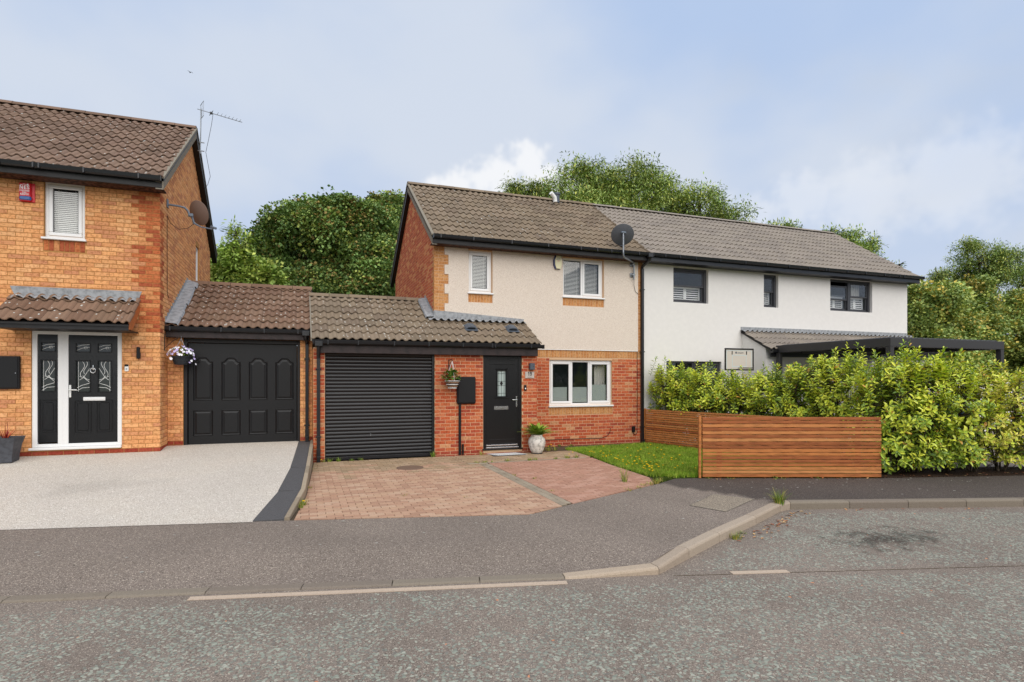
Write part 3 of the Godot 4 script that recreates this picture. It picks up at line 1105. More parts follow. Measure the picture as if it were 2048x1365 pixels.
func make_kerbs() -> void:
	var k := node("kerb", self)
	k.set_meta("kind", "structure")
	# walk along the line and lay a stone every 0.915 m, or to the next bend
	var tones := [lin(194, 180, 166), lin(200, 187, 172), lin(188, 174, 160)]
	var grey := [lin(148, 139, 129), lin(152, 143, 133), lin(145, 136, 127)]
	for i in kerb_line.size() - 1:
		var a: Vector2 = kerb_line[i]; var c: Vector2 = kerb_line[i + 1]
		var len_ := a.distance_to(c)
		var nb := maxi(1, roundi(len_ / 0.915))
		for s in nb:
			var t0 := float(s) / nb
			var t1 := float(s + 1) / nb
			var g := 0.004 / len_
			var ends := []
			for t in [t0 + g, t1 - g]:
				var p := a.lerp(c, t)
				var nn := kerb_normal(i).lerp(kerb_normal(i + 1), t).normalized()
				var y := kerb_top(i + t)
				# foot, top front edge (bullnose), back edge
				ends.append([Vector3(p.x, ROAD_Y - 0.05, p.y), Vector3(p.x, y - 0.022, p.y), Vector3(p.x + nn.x * 0.008, y - 0.007, p.y + nn.y * 0.008), Vector3(p.x + nn.x * 0.026, y + 0.002, p.y + nn.y * 0.026), Vector3(p.x + nn.x * 0.122, y + 0.004, p.y + nn.y * 0.122), Vector3(p.x + nn.x * 0.122, ROAD_Y - 0.05, p.y + nn.y * 0.122)])
			var b := MB.new()
			b.col = jit(tones if i > 2 and i < 9 else grey)
			if i == 3:
				b.col = lin(200, 184, 168)
			var n := 6
			for q in n:
				var q2 := (q + 1) % n
				b.quad(ends[0][q], ends[1][q], ends[1][q2], ends[0][q2])
			for e in ends.size():
				for q in range(1, n - 1):
					if e == 0:
						b.flat(ends[0][0], ends[0][q], ends[0][q + 1])
					else:
						b.flat(ends[1][0], ends[1][q + 1], ends[1][q])
			pmb("kerb_stone", b, M.kerb, k)

func make_chippings() -> void:
	var st := MB.new()
	var r := RandomNumberGenerator.new()
	r.seed = 8
	var n := 7
	var ring := []
	for k in n:
		var a := TAU * k / n
		ring.append(Vector3(cos(a), 0.0, sin(a)) * r.randf_range(0.85, 1.1))
	for k in n:
		var p: Vector3 = ring[k]; var q: Vector3 = ring[(k + 1) % n]
		st.quad(p, Vector3(p.x * 0.8, 0.30, p.z * 0.8), Vector3(q.x * 0.8, 0.30, q.z * 0.8), q)
		st.flat(Vector3(0, 0.36, 0), Vector3(q.x * 0.8, 0.30, q.z * 0.8), Vector3(p.x * 0.8, 0.30, p.z * 0.8))
	var mesh := st.mesh()
	var f := FastNoiseLite.new()
	f.seed = 21
	f.frequency = 1.1
	f.fractal_octaves = 3
	var list := []
	var cols := []
	var tones := [lin(134, 138, 126), lin(146, 150, 136), lin(124, 126, 116), lin(140, 144, 130), lin(134, 128, 116), lin(158, 158, 144), lin(116, 112, 104)]
	var taken_ := {}
	for i in 190000:
		var x := r.randf_range(-4.2, 10.0)
		var z := r.randf_range(-6.1, -0.6)
		if not in_bay(x, z):
			continue
		# within sight, with a margin
		var u := 1024.0 + FOCAL * (x * cos(deg_to_rad(YAW)) + z * sin(deg_to_rad(YAW))) / (x * sin(deg_to_rad(YAW)) - z * cos(deg_to_rad(YAW)))
		if u < -350 or u > 2400:
			continue
		var kd := 9.0
		for s in kerb_line.size() - 1:
			var p := Geometry2D.get_closest_point_to_segment(Vector2(x, z), kerb_line[s], kerb_line[s + 1])
			kd = minf(kd, p.distance_to(Vector2(x, z)))
		var sd := Geometry2D.get_closest_point_to_segment(Vector2(x, z), Vector2(3.2, -4.42), Vector2(8.5, -2.95)).distance_to(Vector2(x, z))
		var dens := 0.66 + f.get_noise_2d(x * 0.8, z) * 0.9 + f.get_noise_2d(x * 3.3 + 9, z * 3.3) * 0.7
		dens *= smoothstep(0.12, 0.42, kd + f.get_noise_2d(x * 2, z * 2) * 0.2)
		dens *= smoothstep(0.05, 0.22, sd)
		if r.randf() > dens:
			continue
		var cell := Vector2i(roundi(x / 0.019), roundi(z / 0.019))
		if taken_.has(cell):
			continue
		taken_[cell] = true
		var rad := r.randf_range(0.0085, 0.0155)
		var bs := Basis(Vector3.UP, r.randf() * TAU) * Basis.from_scale(Vector3(rad * r.randf_range(1.0, 1.35), rad * 0.5, rad * r.randf_range(0.7, 1.0)))
		list.append(Transform3D(bs, Vector3(x, ROAD_Y - 0.001, z)))
		var c: Color = tones[r.randi() % tones.size()]
		if r.randf() < 0.0018:
			c = lin(196, 132, 96)
		var oil := Vector2((x - 6.28) / 0.75, (z + 4.62) / 0.36).length() + blot.get_noise_2d(x * 5.0, z * 5.0) * 0.9 + blot.get_noise_2d(x * 17.0, z * 17.0) * 0.9
		var k := r.randf_range(0.85, 1.15) * lerpf(0.5, 1.0, smoothstep(0.3, 1.1, oil))
		cols.append(Color(c.r * k, c.g * k, c.b * k))
	var o := copies("road_chippings", mesh, M.stone, list, cols, self)
	o.set_meta("label", "pale grey green stone chippings bedded in the road surface")
	o.set_meta("category", "chippings")

func make_drives() -> void:
	# cream resin driveway of the yellow house
	var poly := PackedVector2Array([Vector2(-7.2, -8.94), Vector2(-3.185, -8.055), Vector2(-0.539, -7.468), Vector2(-0.30, -8.75), Vector2(-0.16, -10.2), Vector2(-0.03, -12.75), Vector2(-7.2, -12.75)])
	var b := MB.new()
	grid(b, poly, 0.15, drive_y, func(x, z):
		var k := 1.0 + 0.06 * blot.get_noise_2d(x, z)
		var stain := Vector2((x + 2.75) / 0.8, (z + 9.75) / 0.5).length() + blot.get_noise_2d(x * 4.0, z * 4.0) * 0.8
		k *= lerpf(0.88, 1.0, smoothstep(0.2, 1.2, stain))
		return Color(k * 0.98, k * 0.99, k))
	structure("driveway", b, M.resin)
	# its charcoal border and the concrete edging that holds it up
	b = MB.new()
	var rows := [[-0.539, -0.185, -7.46], [-0.30, 0.005, -8.75], [-0.16, 0.085, -10.2], [-0.03, 0.20, -12.68]]
	for i in rows.size() - 1:
		var p = rows[i]; var q = rows[i + 1]
		var pp := [Vector3(p[0], 0, p[2] - 0.045), Vector3(p[1], 0, p[2]), Vector3(q[1], 0, q[2]), Vector3(q[0], 0, q[2])]
		for k in 4:
			pp[k].y = drive_y(pp[k].x, pp[k].z) + 0.004
		plate(b, pp, 0.04)
	structure("driveway_border", b, M.resin_dark)
	var ed := node("driveway_edging", self)
	ed.set_meta("kind", "structure")
	for i in rows.size() - 1:
		var nb := 3
		for s in nb:
			var e := []
			for t in [(s + 0.004) / nb, (s + 0.996) / nb]:
				var xl := lerpf(rows[i][1], rows[i + 1][1], t)
				var z := lerpf(rows[i][2], rows[i + 1][2], t)
				var y := drive_y(xl, z) + 0.022
				e.append([Vector3(xl, y, z), Vector3(xl + 0.055, y, z), Vector3(xl + 0.06, y - 0.006, z), Vector3(xl + 0.06, -0.05, z), Vector3(xl, -0.05, z)])
			b = MB.new()
			b.col = jit([lin(176, 164, 146), lin(186, 172, 154), lin(166, 154, 138)])
			for k in 5:
				var k2 := (k + 1) % 5
				b.quad(e[0][k], e[0][k2], e[1][k2], e[1][k])
			for k in range(1, 4):
				b.flat(e[0][0], e[0][k + 1], e[0][k])
				b.flat(e[1][0], e[1][k], e[1][k + 1])
			pmb("edging_stone", b, M.kerb, ed)
	# block paving of number 19
	var pv := MB.new()
	plate(pv, [Vector3(-0.14, -0.012, -7.40), Vector3(2.703, -0.012, -6.70), Vector3(3.427, -0.012, -7.05), Vector3(5.362, -0.012, -7.91), Vector3(5.72, -0.012, -8.5), Vector3(5.85, -0.012, -12.0), Vector3(8.46, 0.02, -12.75), Vector3(8.46, 0.03, -13.1), Vector3(0.2, 0.03, -13.1)], 0.1)
	var base := structure("block_paving", pv, M.sand)
	var list := []
	var pinks := [lin(206, 170, 148), lin(198, 161, 139), lin(212, 180, 158), lin(190, 154, 134), lin(208, 174, 150)]
	var buffs := [lin(188, 164, 138), lin(180, 156, 130), lin(194, 170, 146), lin(174, 152, 128)]
	var roses := [lin(200, 156, 138), lin(190, 147, 130), lin(206, 165, 148), lin(194, 152, 134)]
	var greys := [lin(176, 164, 148), lin(182, 171, 155), lin(168, 157, 142)]
	var shape := PackedVector2Array([Vector2(-0.09, -7.42), Vector2(2.703, -6.72), Vector2(3.427, -7.06), Vector2(5.362, -7.93), Vector2(5.62, -8.45), Vector2(5.70, -9.9), Vector2(5.86, -11.2), Vector2(5.90, -12.05), Vector2(5.25, -12.05), Vector2(0.25, -12.12), Vector2(0.22, -12.0)])
	var left_zone := Geometry2D.intersect_polygons(shape, PackedVector2Array([Vector2(-1, -6), Vector2(3.292, -6), Vector2(3.292, -10.875), Vector2(3.08, -10.875), Vector2(3.08, -13), Vector2(-1, -13)]))[0]
	left_zone = Geometry2D.intersect_polygons(left_zone, PackedVector2Array([Vector2(-0.085, -7.3), Vector2(-0.11, -6.0), Vector2(9, -6), Vector2(9, -13), Vector2(0.28, -13), Vector2(0.275, -12.6), Vector2(0.155, -10.2), Vector2(0.075, -8.75)]))[0]
	var right_zone: PackedVector2Array = Geometry2D.intersect_polygons(shape, PackedVector2Array([Vector2(3.502, -6), Vector2(9, -6), Vector2(9, -10.875), Vector2(3.502, -10.875)]))[0]
	var door_zone: PackedVector2Array = Geometry2D.intersect_polygons(shape, PackedVector2Array([Vector2(3.084, -10.985), Vector2(9, -10.985), Vector2(9, -13), Vector2(3.084, -13)]))[0]
	var cut := []
	for zone in [[left_zone, 0], [right_zone, 1], [door_zone, 0]]:
		var z := -12.10
		var row := 0
		while z < -6.6:
			var x := -0.3 + (0.1 if row % 2 else 0.0)
			while x < 6.2:
				var rect := PackedVector2Array([Vector2(x + 0.0035, z + 0.0035), Vector2(x + 0.1965, z + 0.0035), Vector2(x + 0.1965, z + 0.0965), Vector2(x + 0.0035, z + 0.0965)])
				for q in Geometry2D.intersect_polygons(rect, zone[0]):
					var area := 0.0
					for i in q.size():
						area += q[i].cross(q[(i + 1) % q.size()]) / 2.0
					area = absf(area)
					if area < 0.0012:
						continue
					var c := Vector2(x + 0.1, z + 0.05)
					var far := smoothstep(-10.2, -11.4, c.y + blot.get_noise_2d(c.x * 2, c.y * 2) * 1.4)
					var tn: Array = buffs if rng.randf() < far else pinks
					if zone[1] == 1:
						tn = roses
					if area > 0.0177:
						list.append([c, jit(tn), 0.193, 0.093])
					else:
						cut.append([q, jit(tn)])
				x += 0.2
			z += 0.1
			row += 1
	for i in 18:     # the grey courses: one towards the road, one across in front of the door
		list.append([Vector2(3.348, -7.16 - i * 0.2), jit(greys), 0.096, 0.196])
		list.append([Vector2(3.446, -7.24 - i * 0.2), jit(greys), 0.096, 0.196])
	for i in 13:
		list.append([Vector2(3.20 + i * 0.2, -10.93), jit(greys), 0.196, 0.096])
	list.sort_custom(func(a, c): return a[0].length_squared() < c[0].length_squared())
	var meshes := {}
	var rest := MB.new()
	for i in list.size():
		var e = list[i]
		var p: Vector2 = e[0]
		var y := pave19(p.y) + rng.randf_range(-0.0025, 0.002)
		var tr := Transform3D(Basis(Vector3(0, 0, 1), rng.randf_range(-0.006, 0.006)) * Basis(Vector3.RIGHT, rng.randf_range(-0.008, 0.008)), Vector3(p.x, y, p.y))
		if i < 300:
			var key := [e[1], e[2]]
			if not meshes.has(key):
				var m := MB.new()
				m.col = e[1]
				paver(m, Transform3D(), e[2], e[3])
				meshes[key] = m.mesh()
			part("paving_block", meshes[key], M.paver, base, tr)
		else:
			rest.col = e[1]
			paver(rest, tr, e[2], e[3])
	for e in cut:         # blocks cut to the edges
		rest.col = e[1]
		var pts := []
		for p in e[0]:
			pts.append(Vector3(p.x, pave19(p.y) - 0.001, p.y))
		plate(rest, pts, 0.04)
	pmb("paving", rest, M.paver, base).set_meta("kind", "stuff")
	# white house: grey gravelled drive behind the hedge
	b = MB.new()
	b.col = Color(0.85, 0.85, 0.88)
	plate(b, [Vector3(8.6, -0.012, -12.98), Vector3(9.9, -0.012, -7.6), Vector3(13.0, -0.012, -6.7), Vector3(30, -0.012, -2.0), Vector3(30, -0.012, -14), Vector3(20, -0.012, -14)], 0.05)
	structure("white_house_drive", b, M.tarmac)
	b = MB.new()
	plate(b, [Vector3(9.40, 0.012, -7.30), Vector3(9.38, 0.012, -7.09), Vector3(12.42, 0.012, -6.33), Vector3(17.0, 0.012, -4.93), Vector3(17.0, 0.012, -5.6), Vector3(12.5, 0.012, -7.2), Vector3(10.4, 0.012, -7.75), Vector3(9.8, 0.012, -8.4), Vector3(9.1, 0.012, -12.9), Vector3(8.55, 0.012, -12.9)], 0.1)
	structure("soil_bed", b, M.soil)

func pave19(z: float) -> float:
	return lerpf(0.002, 0.045, clampf((-7.0 - z) / 5.0, 0, 1))

func paver(b: MB, t: Transform3D, w: float, d: float) -> void:
	var x := w / 2; var z := d / 2; var c := 0.006
	var top := [Vector3(-x + c, 0, -z + c), Vector3(-x + c, 0, z - c), Vector3(x - c, 0, z - c), Vector3(x - c, 0, -z + c)]
	var mid := [Vector3(-x, -c * 0.7, -z), Vector3(-x, -c * 0.7, z), Vector3(x, -c * 0.7, z), Vector3(x, -c * 0.7, -z)]
	for a in [top, mid]:
		for i in 4:
			a[i] = t * a[i]
	b.quad(top[0], top[1], top[2], top[3])
	for i in 4:
		var j := (i + 1) % 4
		b.quad(mid[i], mid[j], top[j], top[i])
		b.quad(mid[i] + Vector3(0, -0.04, 0), mid[j] + Vector3(0, -0.04, 0), mid[j], mid[i])

const LAWN := [[5.98, -12.55], [5.93, -11.9], [5.95, -11.1], [5.74, -9.95], [5.66, -8.6], [6.05, -8.30], [6.50, -8.20], [9.35, -7.12], [9.75, -8.2], [8.50, -12.85]]

func make_lawn() -> void:
	var poly := PackedVector2Array()
	var pts := []
	for p in LAWN:
		poly.append(Vector2(p[0], p[1]))
		pts.append(Vector3(p[0], 0.006, p[1]))
	var b := MB.new()
	plate(b, pts, 0.15)
	structure("lawn", b, M.turf)
	var tuft := MB.new()
	var r := RandomNumberGenerator.new()
	r.seed = 4
	for i in 9:
		var a := r.randf() * TAU
		var o := Vector3(cos(a), 0, sin(a)) * r.randf() * 0.02
		var lean := Vector3(r.randfn(), 0, r.randfn()) * 0.5
		var hgt := r.randf_range(0.6, 1.2)
		var side := Vector3(cos(a + 1.5), 0, sin(a + 1.5)) * 0.0028
		var p1 := o + Vector3(lean.x * 0.02, 0.035 * hgt, lean.z * 0.02)
		var p2 := o + Vector3(lean.x * 0.055, 0.062 * hgt, lean.z * 0.055)
		var k := r.randf_range(0.8, 1.2)
		tuft.col = Color(k, k, k)
		tuft.quad(o - side, o + side, p1 + side * 0.8, p1 - side * 0.8)
		tuft.flat(p1 - side * 0.8, p1 + side * 0.8, p2)
	var list := []
	var cols := []
	var tones := [lin(134, 164, 46), lin(120, 154, 40), lin(150, 172, 56), lin(106, 140, 36), lin(156, 166, 66)]
	for i in 26000:
		var p := Vector2(r.randf_range(5.5, 9.9), r.randf_range(-12.95, -7.0))
		if not Geometry2D.is_point_in_polygon(p, poly):
			continue
		list.append(Transform3D(Basis(Vector3.UP, r.randf() * TAU).scaled(Vector3.ONE * r.randf_range(0.7, 1.25)), Vector3(p.x, 0.004, p.y)))
		var c: Color = tones[r.randi() % tones.size()]
		var k := r.randf_range(0.85, 1.15) * (1.0 + 0.25 * blot.get_noise_2d(p.x * 2, p.y * 2))
		cols.append(Color(c.r * k, c.g * k, c.b * k))
	var o := copies("grass", tuft.mesh(), M.grass, list, cols, self)
	o.set_meta("label", "short green grass of the small front lawn")
	o.set_meta("category", "grass")
	# broad leaved weeds and yellow flowers in the grass
	var w := MB.new()
	for i in 8:
		var a := TAU * i / 8 + 0.3
		w.col = lin(92, 124, 50)
		leaf_shape(w, Transform3D(Basis(Vector3.UP, a) * Basis(Vector3.RIGHT, -0.5), Vector3(0, 0.01, 0)), 0.07, 0.028, 0.2, 0.4)
	var fl := MB.new()
	fl.col = lin(112, 128, 54)
	fl.tube([Vector3.ZERO, Vector3(0.004, 0.06, 0), Vector3(0.0, 0.11, 0.004)], 0.0022, 4)
	fl.col = lin(238, 190, 18)
	fl.lathe([Vector2(0.0, 0.106), Vector2(0.012, 0.110), Vector2(0.019, 0.117), Vector2(0.012, 0.122), Vector2(0, 0.121)], 9, Vector3.ZERO)
	var fm := fl.mesh()
	var weed := w.mesh()
	var ws := []
	var wc := []
	for i in 90:
		var p := Vector2(r.randf_range(5.6, 8.8), r.randf_range(-11.6, -8.2))
		if Geometry2D.is_point_in_polygon(p, poly):
			ws.append(Transform3D(Basis(Vector3.UP, r.randf() * TAU).scaled(Vector3.ONE * r.randf_range(0.7, 1.3)), Vector3(p.x, 0.01, p.y)))
			wc.append(Color.WHITE * r.randf_range(0.8, 1.2))
	var wo := copies("lawn_weeds", weed, M.grass, ws, wc, self)
	wo.set_meta("label", "low broad leaved weeds among the lawn grass")
	wo.set_meta("category", "weeds")
	var made := 0
	while made < 78:
		var p := Vector2(5.7 + absf(r.randfn()) * 1.0, r.randf_range(-12.2, -8.25))
		if made < 34:
			p = Vector2(5.72 + absf(r.randfn()) * 0.35, r.randf_range(-11.6, -8.6))
		if not Geometry2D.is_point_in_polygon(p, poly):
			continue
		var f := part(numbered("dandelion"), fm, M.grass, self, Transform3D(Basis(Vector3.UP, r.randf() * TAU) * Basis(Vector3.RIGHT, r.randfn() * 0.12) * Basis.from_scale(Vector3.ONE * r.randf_range(0.75, 1.15)), Vector3(p.x, 0.004, p.y)))
		f.set_meta("label", "small yellow flower standing in the front lawn grass")
		f.set_meta("category", "flower")
		f.set_meta("group", "yellow flowers in the lawn")
		made += 1

# ------------------------------------------------------------------ the yellow brick house

const UX := Vector3(1, 0, 0)
const FRONT := Vector3(0, 0, 1)

func tones(list: Array, spread := 0.07, times := 2) -> Array:
	var r := RandomNumberGenerator.new()
	r.seed = 6
	var out := []
	for c in list:
		var l := lin(c[0], c[1], c[2])
		for i in times:
			var k := 1.0 + r.randf_range(-spread, spread)
			out.append(Color(l.r * k, l.g * k, l.b * k))
	return out

var YELLOW := []
var RED := []
var BUFF := []
var QUOIN := []
var PLINTH := []
var GABLE := []
var TILE_L := []
var TILE_19 := []
var TILE_W_ := []
var TILE_G := []

func make_tones() -> void:
	YELLOW = tones([[230, 168, 113], [234, 175, 121], [224, 160, 107], [212, 150, 105], [236, 180, 127], [226, 166, 113], [232, 172, 117], [204, 142, 103]])
	QUOIN = tones([[184, 104, 66], [192, 114, 72], [172, 92, 62], [206, 142, 94]])
	RED = tones([[192, 102, 68], [184, 94, 62], [196, 110, 73], [166, 82, 62], [200, 122, 84], [190, 102, 66], [204, 148, 108], [176, 88, 62]])
	GABLE = tones([[198, 110, 78], [188, 100, 72], [206, 122, 84], [214, 148, 100], [192, 106, 76]])
	BUFF = tones([[200, 146, 94], [192, 136, 86], [206, 154, 102], [196, 140, 90]])
	PLINTH = tones([[160, 74, 56], [152, 68, 52], [168, 82, 62]])
	TILE_L = tones([[138, 117, 104], [146, 124, 110], [130, 110, 97], [142, 120, 106]], 0.06)
	TILE_G = tones([[142, 117, 100], [134, 109, 94], [150, 125, 108], [138, 115, 98]], 0.06)
	TILE_19 = tones([[146, 132, 115], [152, 138, 121], [138, 125, 110], [144, 131, 116]], 0.05)
	TILE_W_ = tones([[162, 155, 147], [166, 159, 151], [158, 151, 145]], 0.04)

func gable_prism(x: float, dir: float, z0: float, z1: float, yw: float, zr: float, yr: float, thick: float) -> MB:   # triangle above the eaves in a wall at x, facing dir
	var b := MB.new()
	b.prism(PackedVector2Array([Vector2(z0, yw), Vector2(z1, yw), Vector2(zr, yr)]), Vector3(x, 0, 0), Vector3(0, 0, 1), Vector3.UP, Vector3(-dir * thick, 0, 0))
	return b

func yellow_house() -> void:
	var h := thing("brick_house", "yellow brick house with red corner bricks and black front door under a tiled canopy", "house", Vector3.ZERO)
	var x0 := -6.6
	var w := XL - x0
	var zr := -15.2
	var zb := -18.3
	var yw := 5.30
	var holes := [[-4.336 - x0, 0.498, -3.013 - x0, 2.566], [-4.16 - x0, 4.156, -3.568 - x0, 5.133]]
	var core := -0.006
	var b := wall(Vector3(x0, 0, ZL + core), UX, FRONT, w + core, 0.0, yw, holes, 0.2)
	b.b2(Vector3(x0, 0, zb), Vector3(XL + core, yw, zb + 0.2))
	wall(Vector3(XL + core, 0, ZL - 0.21), Vector3(0, 0, -1), UX, -zb + ZL - 0.42, 0.0, yw, [[3.60, 4.06, 4.10, 5.0]], 0.2, b)
	b.b2(Vector3(x0, 0, zb + 0.2), Vector3(x0 + 0.2, yw, ZL - 0.21))
	var wl := pmb("wall", b, M.mortar_yellow, h)
	var g := gable_prism(XL + core, 1.0, ZL - 0.05, zb, yw, zr, 7.40, 0.2)
	pmb("gable", g, M.mortar_yellow, h)
	var list := []
	var dn := 0.31
	# front: yellow stretchers, red corner blocks, red plinth
	var fh := holes.duplicate()
	fh.append([-4.17 - x0, 3.925, -3.561 - x0, 4.16])
	fh.append([-4.17 - x0, 5.13, -3.561 - x0, 5.4])
	courses(list, Vector3(x0, 0, ZL), UX, FRONT, w, dn, yw, fh, func(x, y, k):
		var d = w - x
		if y < 0.49:
			return jit(PLINTH)
		var blk := 0.36 if (k / 3) % 2 == 0 else 0.24
		if y > 2.57 and d < blk:
			return jit(QUOIN)
		return jit(YELLOW), null, true)
	soldiers(list, Vector3(x0, 0, ZL), UX, FRONT, -4.165 - x0, -3.565 - x0, 3.925, 4.116, QUOIN)
	soldiers(list, Vector3(x0, 0, ZL), UX, FRONT, -4.165 - x0, -3.565 - x0, 5.143, 5.29, QUOIN)
	# gable
	courses(list, Vector3(XL, 0, ZL), Vector3(0, 0, -1), UX, ZL - zb, dn, 7.35, [[3.81, 4.06, 4.31, 5.0], [3.81, 5.0, 4.31, 5.1], [0.62, 0, 7.0, 2.3]], func(x, y, k):
		if y < 0.49:
			return jit(PLINTH)
		if y > 2.57 and y < 5.3 and x < (0.12 if (k / 3) % 2 == 0 else 0.24):
			return jit(QUOIN)
		return jit(YELLOW), func(y):
			if y < yw:
				return [0.0, ZL - zb]
			var t: float = (y - yw) / (7.40 - yw)
			return [lerpf(0.0, ZL - zr, t), lerpf(ZL - zb, ZL - zr, t)])
	lay_bricks(list, wl)
	# narrow window in the gable
	var gw := node("window", h)
	var fm := MB.new()
	var za := ZL - 3.81
	fm.b2(Vector3(XL - 0.10, 4.06, za - 0.5), Vector3(XL - 0.035, 4.12, za), 0.004)
	fm.b2(Vector3(XL - 0.10, 4.94, za - 0.5), Vector3(XL - 0.035, 5.0, za), 0.004)
	fm.b2(Vector3(XL - 0.10, 4.12, za - 0.06), Vector3(XL - 0.035, 4.94, za), 0.004)
	fm.b2(Vector3(XL - 0.10, 4.12, za - 0.5), Vector3(XL - 0.035, 4.94, za - 0.44), 0.004)
	pmb("frame", fm, M.upvc, gw)
	fm = MB.new()
	fm.b2(Vector3(XL - 0.08, 4.12, za - 0.44), Vector3(XL - 0.075, 4.94, za - 0.06))
	pmb("pane", fm, M.glass, gw)
	window(h, -4.16, -3.568, 4.156, 5.133, ZL, [[0.0, 1.0, true, "blind", 62.0]])
	# main roof
	var pitch := (7.55 - 5.27) / 3.47
	var up := Vector3(0, pitch, -1).normalized()
	roof(h, Vector3(x0, 5.27, -11.73), XL + 0.13 - x0, up, 4.15, TILE_L, zr, 7.55, true, [])
	lay_lichen(h, Vector3(x0, 5.27, -11.73), UX, up, XL + 0.1 - x0, 4.1, 420)
	gutter(h, Vector3(x0, 5.285, -11.735), XL + 0.10 - x0, M.black_plastic, [1.15, 2.0, 2.45, 2.53, 3.15, 3.95])
	var f := MB.new()
	f.b2(Vector3(x0, 5.10, -11.775), Vector3(XL + 0.11, 5.285, -11.737), 0.004)
	pmb("fascia", f, M.black_wood, h)
	f = MB.new()
	f.b2(Vector3(x0, 5.105, ZL + 0.001), Vector3(XL + 0.10, 5.125, -11.777))
	pmb("soffit", f, M.soffit, h)
	# verge: cement under the front slope's end, black barge boards and soffit
	verge(h, XL + 0.13, 1.0, XL, Vector3(0, 5.27, -11.73), Vector3(0, 7.55, zr), Vector3(0, 5.27, 2 * zr + 11.73))
	# canopy over the door
	var cn := node("canopy", h)
	var cup := Vector3(0, 0.686, -1).normalized()
	f = MB.new()
	f.prism(PackedVector2Array([Vector2(-11.40, 2.625), Vector2(ZL, 3.105), Vector2(ZL, 3.07), Vector2(-11.40, 2.59)]), Vector3(-4.60, 0, 0), Vector3(0, 0, 1), Vector3.UP, Vector3(1.86, 0, 0))
	var deck := pmb("roof", f, M.black_wood, cn)
	lay_tiles(deck, Vector3(-4.62, 2.64, -11.385), UX, cup, 1.90, 0.87, TILE_G)
	lay_lichen(cn, Vector3(-4.62, 2.64, -11.385), UX, cup, 1.88, 0.8, 60)
	f = MB.new()
	f.b2(Vector3(-4.62, 2.525, -11.455), Vector3(-2.745, 2.635, -11.42), 0.004)
	pmb("fascia", f, M.black_wood, cn)
	f = MB.new()
	f.b2(Vector3(-4.60, 2.53, ZL + 0.002), Vector3(-2.76, 2.548, -11.457))
	pmb("soffit", f, M.black_wood, cn)
	f = MB.new()
	f.prism(PackedVector2Array([Vector2(-11.43, 2.55), Vector2(-11.43, 2.66), Vector2(ZL + 0.002, 3.12), Vector2(ZL + 0.002, 2.92), Vector2(-11.62, 2.55)]), Vector3(-2.735, 0, 0), Vector3(0, 0, 1), Vector3.UP, Vector3(-0.02, 0, 0))
	pmb("cheek", f, M.orange_wood, cn)
	f = MB.new()
	f.prism(PackedVector2Array([Vector2(-4.63, 3.29), Vector2(-2.70, 3.29), Vector2(-2.76, 3.12), Vector2(-4.56, 3.12)]), Vector3(0, 0, ZL + 0.008), UX, Vector3.UP, Vector3(0, 0, -0.012))
	apron(f, -4.575, -2.745, Vector3(0, 3.135, ZL + 0.006), cup, 0.16)
	pmb("flashing", f, M.lead, cn)
	yellow_house_door(h)

# lead dressed down over the tiles: a strip that follows the rolls
func apron(b: MB, x0: float, x1: float, at: Vector3, up: Vector3, length: float) -> void:
	var nrm := Vector3(0, -up.z, up.y)
	var nx := int((x1 - x0) / 0.025)
	var prev := []
	for i in nx + 1:
		var x := lerpf(x0, x1, float(i) / nx)
		var px := fposmod(x - x0, 0.166)
		var hh := 0.0
		if px > 0.058:
			hh = 0.05 * sin(PI * (px - 0.058) / 0.108)
		var a := Vector3(x, at.y + 0.01, at.z)
		var c := Vector3(x, at.y, at.z) - up * (length * 0.55) + nrm * (0.035 + hh * 0.7)
		var d := Vector3(x, at.y, at.z) - up * (length * (0.95 + 0.05 * sin(i * 1.7))) + nrm * (0.03 + hh)
		if prev:
			b.quad(prev[1], c, a, prev[0])
			b.quad(prev[2], d, c, prev[1])
		prev = [a, c, d]

# Roof: deck, tiles on the front slope, ridge; the back slope is a plain deck with tiling left to its far side
func roof(h: Node3D, eave: Vector3, width: float, up: Vector3, slope: float, tn: Array, zr: float, yr: float, half_round: bool, _x: Array, most := 300) -> MeshInstance3D:
	var b := MB.new()
	var back := Vector3(0, up.y, -up.z)
	var e2 := Vector3(eave.x, eave.y, 2 * zr - eave.z)
	b.prism(PackedVector2Array([Vector2(eave.z, eave.y), Vector2(zr, yr), Vector2(e2.z, e2.y), Vector2(e2.z, e2.y - 0.05), Vector2(zr, yr - 0.06), Vector2(eave.z, eave.y - 0.05)]), Vector3(eave.x, 0, 0), Vector3(0, 0, 1), Vector3.UP, Vector3(width, 0, 0))
	var d := pmb("roof", b, M.black_wood, h)
	lay_tiles(d, eave, UX, up, width, slope, tn, most)
	# far slope
	var rest := MB.new()
	var rows := ceili(slope / GAUGE)
	for r in rows:
		for k in ceili(width / TILE_W):
			rest.col = tn[(r * 3 + k) % tn.size()]
			var down := -back
			var t := Transform3D(Basis(-UX, down.cross(-UX), down), e2 + UX * minf(width, (k + 1) * TILE_W) + back * (r * GAUGE) + Vector3(0, 0.022, 0))
			tile_shape(rest, t, minf(0.42, slope - r * GAUGE))
	pmb("far_tiling", rest, M.tile, d).set_meta("kind", "stuff")
	ridge_row(d, Vector3(eave.x, yr - 0.03, zr), UX, width, tn, 0.135, not half_round)
	return d

